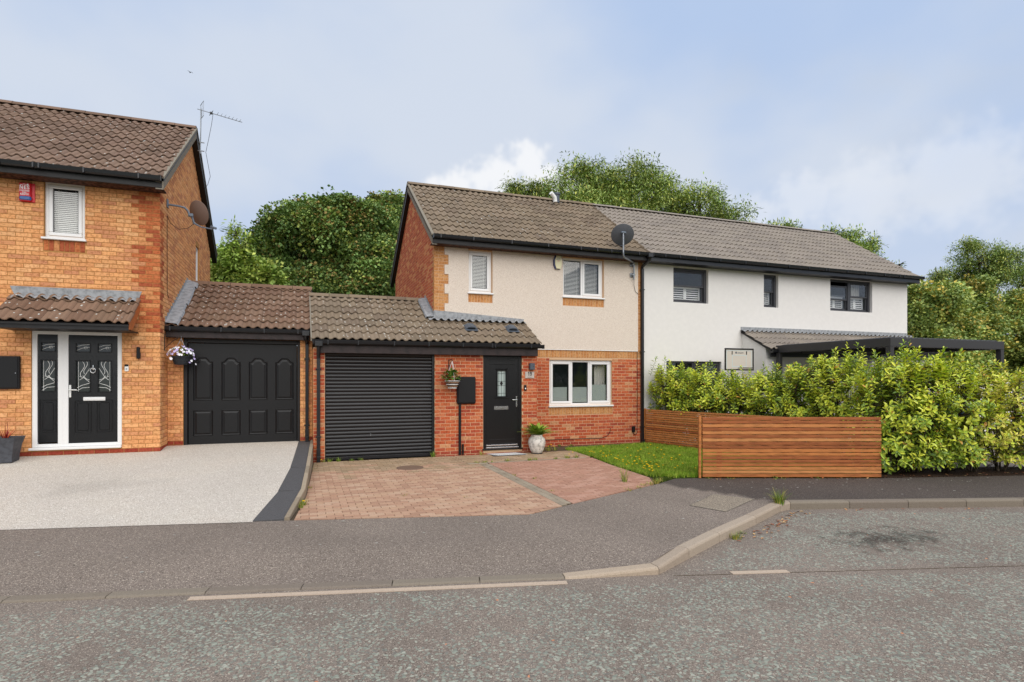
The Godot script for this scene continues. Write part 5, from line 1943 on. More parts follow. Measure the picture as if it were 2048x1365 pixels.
func house_19() -> void:
	var h := thing("rendered_house", "red brick house with cream pebbledash upper front, white windows and brown tiled roof", "house")
	var x1 := 8.468
	var w := x1 - X19
	var zr := -15.92
	var zb := -18.8
	var yw := 4.93
	var gw := [5.787, 1.042, 7.549, 2.183]
	var w1 := [3.708, 3.752, 4.289, 4.745]
	var w2 := [6.155, 3.779, 7.300, 4.748]
	var holes := [gw, w1, w2].map(func(e): return [e[0] - X19, e[1], e[2] - X19, e[3]])
	var b := wall(Vector3(X19 + 0.004, 0, ZM - 0.004), UX, FRONT, w - 0.004, -0.1, yw, holes.map(func(e): return [e[0] - 0.004, e[1], e[2] - 0.004, e[3]]), 0.2)
	b.b2(Vector3(X19 + 0.004, -0.1, zb), Vector3(X19 + 0.2, yw, ZM - 0.21))
	b.b2(Vector3(X19 + 0.2, -0.1, zb), Vector3(x1, yw, zb + 0.2))
	b.b2(Vector3(x1 - 0.1, -0.1, zb + 0.2), Vector3(x1, yw, ZM - 0.21))
	var wl := pmb("wall", b, M.mortar_red, h)
	pmb("gable", gable_prism(X19 + 0.004, -1.0, ZM - 0.02, zb, yw, zr, 7.0, 0.2), M.mortar_red, h)
	var list := []
	var yb := 2.44
	var xs := 8.31 - X19
	# ground floor
	courses(list, Vector3(X19, 0, ZM), UX, FRONT, w, -0.02, 2.235, [holes[0], [5.77 - X19, 0.80, 7.566 - X19, 1.06], [0.0, -1, 2.19, 3]], func(_x, y, _k):
		return jit(PLINTH) if y < 0.138 else jit(RED))
	soldiers(list, Vector3(X19, 0, ZM), UX, FRONT, 5.085 - X19, xs, 2.238, 2.438, BUFF)
	soldiers(list, Vector3(X19, 0, ZM), UX, FRONT, 5.775 - X19, 7.562 - X19, 0.808, 1.000, BUFF)
	# strip beside the white house
	courses(list, Vector3(8.318, 0, ZM), UX, FRONT, x1 - 8.318, 2.26, 4.9, [], func(_x, _y, _k): return jit(BUFF))
	# corner blocks and the courses round the upper windows
	courses(list, Vector3(X19, 0, ZM), UX, FRONT, 0.34, 3.24, 4.9, [], func(_x, _y, _k): return jit(BUFF), func(y): return [0.0, 0.335 if int((y - 3.24) / 0.225) % 2 == 1 else 0.247])
	for e in [w1, w2]:
		soldiers(list, Vector3(X19, 0, ZM), UX, FRONT, e[0] - X19 - 0.005, e[2] - X19 + 0.005, e[1] - 0.232, e[1] - 0.040, BUFF)
		soldiers(list, Vector3(X19, 0, ZM), UX, FRONT, e[0] - X19 - 0.005, e[2] - X19 + 0.005, e[3] + 0.010, 4.90, BUFF)
	# gable, seen from the left
	courses(list, Vector3(X19, 0, zb), Vector3(0, 0, 1), Vector3(-1, 0, 0), ZM - zb, -0.02, 6.9, [[2.6, -1, 9, 3.0]], func(x, y, k):
		if y < 4.93 and (ZM - zb) - x < (0.12 if (k / 3) % 2 == 0 else 0.23):
			return jit(BUFF)
		return jit(GABLE), func(y):
			if y < yw:
				return [0.0, ZM - zb]
			var t: float = (y - yw) / (7.0 - yw)
			return [lerpf(0.0, zr - zb, t), lerpf(ZM - zb, zr - zb, t)], true)
	lay_bricks(list, wl)
	# pebbledash panel, cut round the windows, their brick courses and the corner blocks
	var ph := []
	for e in [w1, w2]:
		ph.append([e[0] - 0.012 - X19, e[1] - 0.24, e[2] + 0.012 - X19, 5.0])
	var y := 3.24
	var k := 0
	ph.append([0.0, 1.0, 0.245, 5.0])
	while y < 4.95:
		if k % 2 == 1:
			ph.append([0.0, y - 0.005, 0.34, y + 0.225])
		y += 0.225
		k += 1
	var ym := 3.06
	ph.append([0.0, 0.0, 5.06 - X19, ym + 0.03])
	b = wall(Vector3(X19, 0, ZM + 0.016), UX, FRONT, xs, yb + 0.004, 4.9, ph, 0.02)
	pmb("pebbledash", b, M.pebbledash, h)
	b = MB.new()
	b.b2(Vector3(5.12, yb - 0.012, ZM + 0.001), Vector3(8.31, yb + 0.003, ZM + 0.024), 0.003)
	b.b2(Vector3(8.309, yb, ZM + 0.001), Vector3(8.316, 4.9, ZM + 0.018))
	pmb("render_bead", b, M.white_paint, h)
	# windows
	window(h, w1[0], w1[2], w1[1], w1[3], ZM, [[0.0, 1.0, true, "blind", 40.0]])
	var pair := window(h, w2[0], w2[2], w2[1], w2[3], ZM, [[0.0, 0.48, false, "blind", 40.0], [0.48, 1.0, true, "blind", 40.0]])
	var gwin := window(h, gw[0], gw[2], gw[1], gw[3], ZM, [[0.0, 0.355, true, ""], [0.355, 0.645, false, ""], [0.645, 1.0, true, ""]])
	# etched film on the lower half of the panes, a curtain at the right, a dark room
	for e in [[5.905, 6.315], [6.455, 6.875], [7.015, 7.425]]:
		b = MB.new()
		b.b2(Vector3(e[0], 1.12, ZM - 0.105), Vector3(e[1], 1.50 if e[0] < 7 else 1.56, ZM - 0.103))
		pmb("frosted_film", b, M.net, gwin)
	b = MB.new()
	for i in 7:
		var x := 7.18 + i * 0.045
		b.lathe([Vector2(0.024, 1.05), Vector2(0.02, 1.4), Vector2(0.022, 1.8), Vector2(0.024, 2.2)], 8, Vector3(x, 0, ZM - 0.25 - 0.012 * (i % 2)))
	pmb("curtain", b, M.curtain, gwin)
	# roof
	var eave := Vector3(X19 - 0.11, 4.93, -12.72)
	var yr := 7.09
	var up := Vector3(0, yr - eave.y, zr - eave.z).normalized()
	var slope := Vector2(yr - eave.y, zr - eave.z).length()
	roof(h, eave, x1 + 0.02 - eave.x, up, slope, TILE_19, zr, yr, true, [])
	lay_lichen(h, eave, UX, up, x1 - eave.x, slope - 0.1, 330)
	gutter(h, Vector3(eave.x + 0.01, 4.95, -12.70), x1 - eave.x + 0.05, M.black_plastic, [0.16, 0.92, 1.85, 2.78, 3.65, 4.1, 4.5, 5.3])
	var f := MB.new()
	f.b2(Vector3(eave.x + 0.005, 4.76, -12.745), Vector3(x1, 4.945, -12.702), 0.004)
	pmb("fascia", f, M.black_wood, h)
	f = MB.new()
	f.b2(Vector3(eave.x + 0.01, 4.765, ZM + 0.03), Vector3(x1, 4.785, -12.746))
	pmb("soffit", f, M.soffit, h)
	verge(h, X19 - 0.115, -1.0, X19, Vector3(0, 4.93, -12.72), Vector3(0, yr, zr), Vector3(0, 4.93, 2 * zr + 12.72))
	downpipe(h, 8.43, ZM + 0.012, 0.02, 4.60, Vector3(8.43, 4.86, -12.645), [0.45, 2.42, 4.05], true, 0.07)
	# boiler flue and soil pipe through the ridge
	f = MB.new()
	f.tube([Vector3(7.04, 6.92, -15.45), Vector3(7.02, 7.06, -15.45), Vector3(6.88, 7.16, -15.40)], 0.06, 12)
	pmb("flue", f, M.white_paint, h)
	f = MB.new()
	f.tube([Vector3(7.22, 7.0, -15.75), Vector3(7.22, 7.24, -15.75)], 0.09, 12)
	f.tube([Vector3(7.22, 7.24, -15.75), Vector3(7.22, 7.29, -15.75)], 0.115, 12)
	pmb("roof_terminal", f, M.slate_grey, h)
	# an outside socket with its cable, and the cables clipped along the wall
	f = MB.new()
	f.b2(Vector3(8.135, 0.32, ZM - 0.001), Vector3(8.215, 0.47, ZM + 0.06), 0.008)
	pmb("socket", f, M.box_black, h)
	f = MB.new()
	f.tube([Vector3(8.175, 0.33, ZM + 0.03), Vector3(8.19, 0.27, ZM + 0.02), Vector3(8.25, 0.24, ZM + 0.01), Vector3(8.295, 0.30, ZM + 0.007), Vector3(8.30, 1.2, ZM + 0.007), Vector3(8.30, 2.43, ZM + 0.007)], 0.008, 6)
	f.tube([Vector3(5.2, 0.20, ZM + 0.006), Vector3(6.4, 0.195, ZM + 0.006), Vector3(7.25, 0.19, ZM + 0.006), Vector3(7.40, 0.24, ZM + 0.006), Vector3(7.49, 0.34, ZM + 0.006), Vector3(7.50, 0.44, ZM + 0.006)], 0.007, 6)
	pmb("cable", f, M.cable, h)

# ------------------------------------------------------------------ the white house

func white_house() -> void:
	var h := thing("white_house", "white rendered house with dark grey sash windows and pale grey tiled roof", "house")
	var x0 := 8.472
	var x1 := 18.43
	var w := x1 - x0
	var zr := -15.92
	var zb := -18.8
	var yw := 4.93
	var ws := [[9.435, 3.787, 10.585, 4.732], [12.534, 3.783, 13.07, 4.739], [15.098, 3.789, 16.863, 4.765], [9.212, 0.9, 11.027, 2.19]]
	var b := wall(Vector3(x0, 0, ZM), UX, FRONT, w, -0.1, yw, ws.map(func(e): return [e[0] - x0, e[1], e[2] - x0, e[3]]), 0.2)
	b.b2(Vector3(x0, -0.1, zb), Vector3(x1, yw, zb + 0.2))
	b.b2(Vector3(x1 - 0.2, -0.1, zb + 0.2), Vector3(x1, yw, ZM - 0.201))
	var wl := pmb("wall", b, M.render_white, h)
	pmb("gable", gable_prism(x1, 1.0, ZM - 0.02, zb, yw, zr, 7.0, 0.2), M.render_white, h)
	sash(h, ws[0], [[0.0, 1.0, 0.0]])
	sash(h, ws[1], [[0.0, 1.0, 0.0]])
	sash(h, ws[2], [[0.0, 0.5, 0.11], [0.5, 1.0, 0.0]])
	window(h, 9.212, 11.027, 0.9, 2.19, ZM, [[0.0, 0.5, false, ""], [0.5, 1.0, true, ""]], true, M.grey_upvc)
	var eave := Vector3(x0 + 0.02, 4.93, -12.72)
	var yr := 7.09
	var up := Vector3(0, yr - eave.y, zr - eave.z).normalized()
	var slope := Vector2(yr - eave.y, zr - eave.z).length()
	var rf := roof(h, eave, x1 + 0.12 - eave.x, up, slope, TILE_W_, zr, yr, false, [])
	gutter(h, Vector3(x0 + 0.05, 4.955, -12.695), x1 - x0 + 0.10, M.black_plastic, [0.35, 0.8, 1.3, 2.1, 2.95, 3.7, 4.5, 5.25, 5.9, 6.0, 6.75, 7.5, 8.3, 8.95, 9.15])
	var f := MB.new()
	f.b2(Vector3(x0 + 0.01, 4.76, -12.745), Vector3(x1 + 0.10, 4.95, -12.70), 0.004)
	pmb("fascia", f, M.black_plastic, h)
	f = MB.new()
	f.b2(Vector3(x0 + 0.01, 4.765, ZM + 0.001), Vector3(x1 + 0.10, 4.785, -12.746))
	pmb("soffit", f, M.black_wood, h)
	verge(h, x1 + 0.125, 1.0, x1, Vector3(0, 4.93, -12.72), Vector3(0, yr, zr), Vector3(0, 4.93, 2 * zr + 12.72))
	# lean-to across the ground floor
	var lx := 11.742
	var l := node("lean_to", h)
	var le := Vector3(lx - 0.04, 2.50, -11.95)
	var ly := 3.06
	var lz := ZM + 0.01
	b = wall(Vector3(lx, 0, -12.15), UX, FRONT, x1 - lx, -0.1, 2.42, [], 0.2)
	b.prism(PackedVector2Array([Vector2(ZM + 0.002, -0.1), Vector2(-12.351, -0.1), Vector2(-12.351, 2.65), Vector2(ZM + 0.002, 3.02)]), Vector3(lx, 0, 0), Vector3(0, 0, 1), Vector3.UP, Vector3(0.2, 0, 0))
	b.prism(PackedVector2Array([Vector2(-12.3505, 2.421), Vector2(-12.15, 2.421), Vector2(-12.15, 2.53), Vector2(-12.3505, 2.65)]), Vector3(lx, 0, 0), Vector3(0, 0, 1), Vector3.UP, Vector3(0.2, 0, 0))
	pmb("wall", b, M.render_white, l)
	var lup := Vector3(0, ly - le.y, lz - le.z).normalized()
	f = MB.new()
	f.prism(PackedVector2Array([Vector2(le.z, le.y), Vector2(lz, ly), Vector2(lz, ly - 0.05), Vector2(le.z, le.y - 0.05)]), Vector3(le.x, 0, 0), Vector3(0, 0, 1), Vector3.UP, Vector3(x1 - le.x - 0.002, 0, 0))
	var ld := pmb("roof", f, M.black_wood, l)
	lay_tiles(ld, le, UX, lup, x1 - le.x, Vector2(ly - le.y, lz - le.z).length(), TILE_W_)
	gutter(l, Vector3(lx, 2.49, -12.0), x1 - lx, M.black_plastic, [1.0, 2.5, 4.0, 5.5])
	f = MB.new()
	f.b2(Vector3(lx + 0.02, 2.30, -12.045), Vector3(x1, 2.48, -12.004), 0.004)
	pmb("fascia", f, M.black_plastic, l)
	f = MB.new()
	f.b2(Vector3(11.70, 3.05, ZM + 0.001), Vector3(x1 - 0.01, 3.185, ZM + 0.010))
	apron(f, 11.68, x1 - 0.01, Vector3(0, 3.09, ZM + 0.011), lup, 0.17)
	pmb("flashing", f, M.lead, l)

# A dark vertical sliding sash; panes: [from, to, how far the upper sash has slid down]
func sash(parent: Node3D, e: Array, cols: Array) -> void:
	var w := node("window", parent)
	var z := ZM - 0.085
	var f := MB.new()
	var m: Material = M.grey_upvc
	f.b2(Vector3(e[0], e[1], z - 0.09), Vector3(e[2], e[1] + 0.045, z), 0.004)
	f.b2(Vector3(e[0], e[3] - 0.07, z - 0.09), Vector3(e[2], e[3], z), 0.004)
	f.b2(Vector3(e[0], e[1] + 0.045, z - 0.09), Vector3(e[0] + 0.05, e[3] - 0.07, z), 0.004)
	f.b2(Vector3(e[2] - 0.075, e[1] + 0.045, z - 0.09), Vector3(e[2], e[3] - 0.07, z), 0.004)
	if cols.size() > 1:
		var mx: float = (e[0] + e[2]) / 2
		f.b2(Vector3(mx - 0.06, e[1] + 0.045, z - 0.09), Vector3(mx + 0.06, e[3] - 0.07, z - 0.001), 0.004)
	pmb("frame", f, m, w)
	for c in cols:
		var x0: float = lerpf(e[0], e[2], c[0]) + (0.052 if c[0] == 0.0 else 0.062)
		var x1: float = lerpf(e[0], e[2], c[1]) - (0.077 if c[1] == 1.0 else 0.062)
		var ya: float = e[1] + 0.05
		var yb: float = e[3] - 0.075
		var mid := lerpf(ya, yb, 0.51)
		for upper in [true, false]:
			var s0: float = (mid - 0.03 - c[2]) if upper else ya
			var s1: float = (yb - c[2]) if upper else mid + 0.02
			var sz := z - (0.02 if upper else 0.06)
			var s := MB.new()
			for q in [[x0, s0, x1, s0 + 0.05], [x0, s1 - 0.045, x1, s1], [x0, s0 + 0.05, x0 + 0.04, s1 - 0.045], [x1 - 0.04, s0 + 0.05, x1, s1 - 0.045]]:
				s.b2(Vector3(q[0], q[1], sz - 0.035), Vector3(q[2], q[3], sz), 0.004)
			var sn := pmb("sash", s, m, w)
			s = MB.new()
			s.b2(Vector3(x0 + 0.04, s0 + 0.05, sz - 0.02), Vector3(x1 - 0.04, s1 - 0.045, sz - 0.015))
			pmb("pane", s, M.glass, w)
		# half-height louvred shutters inside
		var n := 2 if x1 - x0 > 0.6 else 1
		var sw := (x1 - x0 - 0.02) / n
		for i in n:
			var sx := x0 + 0.01 + sw * i
			var g := MB.new()
			var zz := z - 0.17
			var top := mid - 0.01
			for q in [[sx, ya, sx + 0.045, top], [sx + sw - 0.045, ya, sx + sw - 0.004, top], [sx + 0.045, ya, sx + sw - 0.045, ya + 0.05], [sx + 0.045, top - 0.05, sx + sw - 0.045, top]]:
				g.b2(Vector3(q[0], q[1], zz - 0.02), Vector3(q[2], q[3], zz), 0.003)
			pmb("shutter_frame", g, M.white_paint, w)
			var lv := MB.new()
			lv.bev(Vector3.ZERO, Vector3(sw - 0.092, 0.006, 0.052), 0.002, Basis(Vector3.RIGHT, deg_to_rad(40)))
			var lm := lv.mesh()
			var y := ya + 0.08
			while y < top - 0.06:
				part("louvre", lm, M.white_paint, w, Transform3D(Basis(), Vector3(sx + sw / 2 - 0.002, y, zz - 0.012)))
				y += 0.06
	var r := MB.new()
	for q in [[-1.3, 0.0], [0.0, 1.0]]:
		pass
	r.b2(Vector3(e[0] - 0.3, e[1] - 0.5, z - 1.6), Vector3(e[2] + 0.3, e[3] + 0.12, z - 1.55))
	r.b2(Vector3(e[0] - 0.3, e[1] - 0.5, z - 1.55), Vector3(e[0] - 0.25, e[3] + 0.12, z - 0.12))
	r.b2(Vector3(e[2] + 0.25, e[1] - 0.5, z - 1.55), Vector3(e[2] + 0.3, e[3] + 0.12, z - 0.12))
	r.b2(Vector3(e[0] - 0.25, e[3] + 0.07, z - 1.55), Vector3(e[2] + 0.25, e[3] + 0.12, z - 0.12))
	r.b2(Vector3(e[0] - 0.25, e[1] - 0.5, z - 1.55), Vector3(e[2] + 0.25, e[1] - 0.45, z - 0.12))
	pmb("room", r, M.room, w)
	if cols.size() > 1:
		var cu := MB.new()
		for i in 9:
			cu.lathe([Vector2(0.03, e[1] + 0.4), Vector2(0.026, e[3] - 0.2), Vector2(0.028, e[3])], 8, Vector3(e[2] - 0.55 + i * 0.05, 0, z - 0.28 - 0.015 * (i % 2)))
		pmb("curtain", cu, M.curtain, w)

# ------------------------------------------------------------------ things on the walls

func text(parent: Node3D, called: String, words: String, at: Vector3, height: float, m: Material, bold := false, width := 0.0, serif := false) -> void:
	var f := SystemFont.new()
	f.font_names = PackedStringArray(["Droid Serif" if serif else "Droid Sans"])
	f.font_weight = 700 if bold else 400
	f.font_italic = serif
	var t := TextMesh.new()
	t.text = words
	t.font = f
	t.font_size = 64
	t.pixel_size = height / 64.0 * 1.35
	t.depth = 0.002
	var s := 1.0
	if width > 0.0:
		var a := t.get_aabb()
		if a.size.x > 0.0:
			s = width / a.size.x
	part(called, t, m, parent, Transform3D(Basis.from_scale(Vector3(s, 1, 1)), at))

func wall_things() -> void:
	var b: MB
	# red alarm box
	var t := thing("alarm_box", "red burglar alarm box with white lettering and blue strobe on yellow brick wall", "alarm", Vector3(-4.384, 4.892, ZL + 0.001))
	b = MB.new()
	b.prism(PackedVector2Array([Vector2(-0.104, -0.16), Vector2(0.104, -0.16), Vector2(0.104, 0.16), Vector2(-0.104, 0.16)]), Vector3(0, 0, 0.022), UX, Vector3.UP, Vector3(0, 0, -0.022))
	b.bev(Vector3(-0.022, 0.0, 0.04), Vector3(0.162, 0.31, 0.05), 0.012)
	pmb("housing", b, M.red_plastic, t)
	b = MB.new()
	b.bev(Vector3(-0.015, -0.108, 0.05), Vector3(0.165, 0.075, 0.058), 0.018)
	pmb("strobe", b, M.blue_plastic, t)
	text(t, "lettering", "NES", Vector3(-0.024, 0.072, 0.0665), 0.062, M.white_letter, true, 0.135)
	text(t, "lettering", "SYSTEMS", Vector3(-0.024, 0.016, 0.0665), 0.026, M.white_letter, true, 0.138)
	text(t, "lettering", "0191", Vector3(-0.024, -0.014, 0.0665), 0.020, M.white_letter, true, 0.05)
	text(t, "lettering", "4383131", Vector3(-0.024, -0.043, 0.0665), 0.030, M.white_letter, true, 0.118)
	b = MB.new()
	b.prism(PackedVector2Array([Vector2(-0.095, 0.103), Vector2(-0.03, 0.133), Vector2(0.012, 0.118), Vector2(0.012, 0.138), Vector2(0.034, 0.138), Vector2(0.034, 0.110), Vector2(0.048, 0.103), Vector2(0.045, 0.098), Vector2(-0.03, 0.125), Vector2(-0.093, 0.096)]), Vector3(0, 0, 0.0668), UX, Vector3.UP, Vector3(0, 0, -0.002))
	pmb("roof_emblem", b, M.white_letter, t)
	# meter boxes
	t = thing("meter_box", "black meter box on yellow brick wall beside white framed door", "meter box", Vector3(-4.68, 1.813, ZL + 0.001))
	b = MB.new()
	b.bev(Vector3(0, 0, 0.03), Vector3(0.405, 0.56, 0.06), 0.012)
	pmb("housing", b, M.box_black, t)
	b = MB.new()
	b.bev(Vector3(-0.004, 0.0, 0.062), Vector3(0.365, 0.52, 0.016), 0.006)
	pmb("lid", b, M.box_black, t)
	b = MB.new()
	b.lathe([Vector2(0.0, 0.004), Vector2(0.008, 0.004), Vector2(0.009, 0.0)], 10, Vector3(0.15, -0.01, 0.070), Basis(Vector3.RIGHT, PI / 2))
	pmb("lock", b, M.steel, t)
	t = thing("meter_box", "black meter box on red brick wall with cable conduit below", "meter box", Vector3(3.391, 1.458, ZP + 0.001))
	b = MB.new()
	b.bev(Vector3(0, 0, 0.03), Vector3(0.42, 0.592, 0.06), 0.02)
	pmb("housing", b, M.box_black, t)
	b = MB.new()
	b.bev(Vector3(0.008, 0.008, 0.062), Vector3(0.385, 0.545, 0.016), 0.007)
	pmb("lid", b, M.box_black, t)
	b = MB.new()
	b.b2(Vector3(-0.165, -1.40, 0.0), Vector3(-0.115, -0.296, 0.04), 0.004)
	pmb("conduit", b, M.box_black, t)
	b = MB.new()
	b.tube([Vector3(-0.072, -1.40, 0.025), Vector3(-0.072, -1.17, 0.025)], 0.02, 10)
	pmb("conduit_stub", b, M.box_black, t)
	# lamps, bells, plaque
	t = thing("wall_lamp", "small black wall lamp on yellow brick right of door", "lamp", Vector3(-2.75, 2.175, ZL + 0.001))
	b = MB.new()
	b.bev(Vector3(0, 0.0, 0.03), Vector3(0.05, 0.21, 0.06), 0.008)
	b.bev(Vector3(0.02, -0.045, 0.05), Vector3(0.035, 0.11, 0.05), 0.008)
	pmb("body", b, M.box_black, t)
	t = thing("doorbell", "white and black doorbell on yellow brick below black lamp", "doorbell", Vector3(-2.935, 1.905, ZL + 0.001))
	b = MB.new()
	b.bev(Vector3(0, 0, 0.012), Vector3(0.062, 0.125, 0.024), 0.008)
	pmb("body", b, M.white_paint, t)
	b = MB.new()
	b.bev(Vector3(0, 0.042, 0.016), Vector3(0.060, 0.042, 0.022), 0.006)
	pmb("camera_window", b, M.box_black, t)
	b = MB.new()
	b.lathe([Vector2(0, 0.003), Vector2(0.013, 0.003), Vector2(0.015, 0.0)], 12, Vector3(0, -0.02, 0.024), Basis(Vector3.RIGHT, PI / 2))
	pmb("button", b, M.steel, t)
	t = thing("wall_lamp", "slate grey box lamp on red brick above house number plaque", "lamp", Vector3(4.927, 1.99, ZP + 0.001))
	b = MB.new()
	b.bev(Vector3(0, 0, 0.05), Vector3(0.115, 0.15, 0.10), 0.006)
	pmb("body", b, M.slate_grey, t)
	b = MB.new()
	b.bev(Vector3(0.02, 0.0, 0.1005), Vector3(0.018, 0.014, 0.004), 0.001)
	pmb("sensor", b, M.box_black, t)
	t = thing("house_number_plaque", "pale stone house number plaque reading 19 beside black door", "plaque", Vector3(4.892, 1.797, ZP + 0.001))
	b = MB.new()
	b.bev(Vector3(0, 0, 0.008), Vector3(0.222, 0.148, 0.016), 0.004)
	pmb("slab", b, M.plaque, t)
	text(t, "number", "19", Vector3(0.0, 0.022, 0.0155), 0.092, M.dark_letter, true, 0.10)
	b = MB.new()
	for e in [[-0.06, 0.05], [0.052, 0.02], [-0.098, 0], [0.098, 0]]:
		pass
	var sq := []
	for i in 17:
		sq.append(Vector3(-0.055 + i * 0.0066, -0.05 + 0.009 * sin(i * 1.9), 0.0168))
	b.tube(sq, 0.0022, 4)
	pmb("script_line", b, M.dark_letter, t)
	b = MB.new()
	for x in [-0.092, 0.092]:
		b.lathe([Vector2(0, 0.004), Vector2(0.006, 0.003), Vector2(0.007, 0)], 8, Vector3(x, 0.002, 0.016), Basis(Vector3.RIGHT, PI / 2))
	pmb("screw", b, M.steel, t)
	t = thing("doorbell", "black video doorbell on red brick below house number plaque", "doorbell", Vector3(4.782, 1.505, ZP + 0.001))
	b = MB.new()
	b.bev(Vector3(0, 0, 0.014), Vector3(0.058, 0.128, 0.028), 0.008)
	pmb("body", b, M.box_black, t)
	b = MB.new()
	b.lathe([Vector2(0, 0.003), Vector2(0.014, 0.003), Vector2(0.016, 0.0)], 14, Vector3(0, -0.015, 0.028), Basis(Vector3.RIGHT, PI / 2))
	pmb("button", b, M.white_paint, t)
	# cream alarm box on the pebbledash
	t = thing("alarm_box", "cream hexagonal burglar alarm box with navy back on pebbledash", "alarm", Vector3(5.995, 4.60, ZM + 0.017))
	var hexa := PackedVector2Array([Vector2(-0.075, -0.165), Vector2(0.06, -0.165), Vector2(0.10, -0.05), Vector2(0.10, 0.06), Vector2(0.06, 0.165), Vector2(-0.075, 0.165), Vector2(-0.12, 0.05), Vector2(-0.12, -0.06)])
	b = MB.new()
	b.prism(hexa, Vector3(0, 0, 0.045), UX, Vector3.UP, Vector3(0, 0, -0.045))
	pmb("back", b, M.navy_plastic, t)
	b = MB.new()
	var front := PackedVector2Array()
	for p in hexa:
		front.append(Vector2(p.x * 0.8 + 0.012, p.y * 0.97))
	b.prism(front, Vector3(0, 0, 0.062), UX, Vector3.UP, Vector3(0, 0, -0.018))
	pmb("cover", b, M.cream_plastic, t)
	b = MB.new()
	for y in [0.06, 0.095]:
		b.b2(Vector3(-0.06, y - 0.006, 0.0615), Vector3(0.055, y + 0.006, 0.0635))
	pmb("print", b, M.slate_grey, t)
	b = MB.new()
	b.b2(Vector3(-0.03, 0.025, 0.0615), Vector3(0.03, 0.034, 0.0635))
	pmb("red_print", b, M.red_plastic, t)
	dishes()
	aerial()
	baskets()

func dish_bowl(r: float, depth: float, squash := 1.0) -> Array:
	var p := []
	for i in 9:
		var q := i / 8.0
		p.append(Vector2(r * q, depth * q * q))
	p.append(Vector2(r + 0.006, depth + 0.003))
	for i in 9:
		var q := 1.0 - i / 8.0
		p.append(Vector2(r * q, depth * q * q + 0.008))
	return p

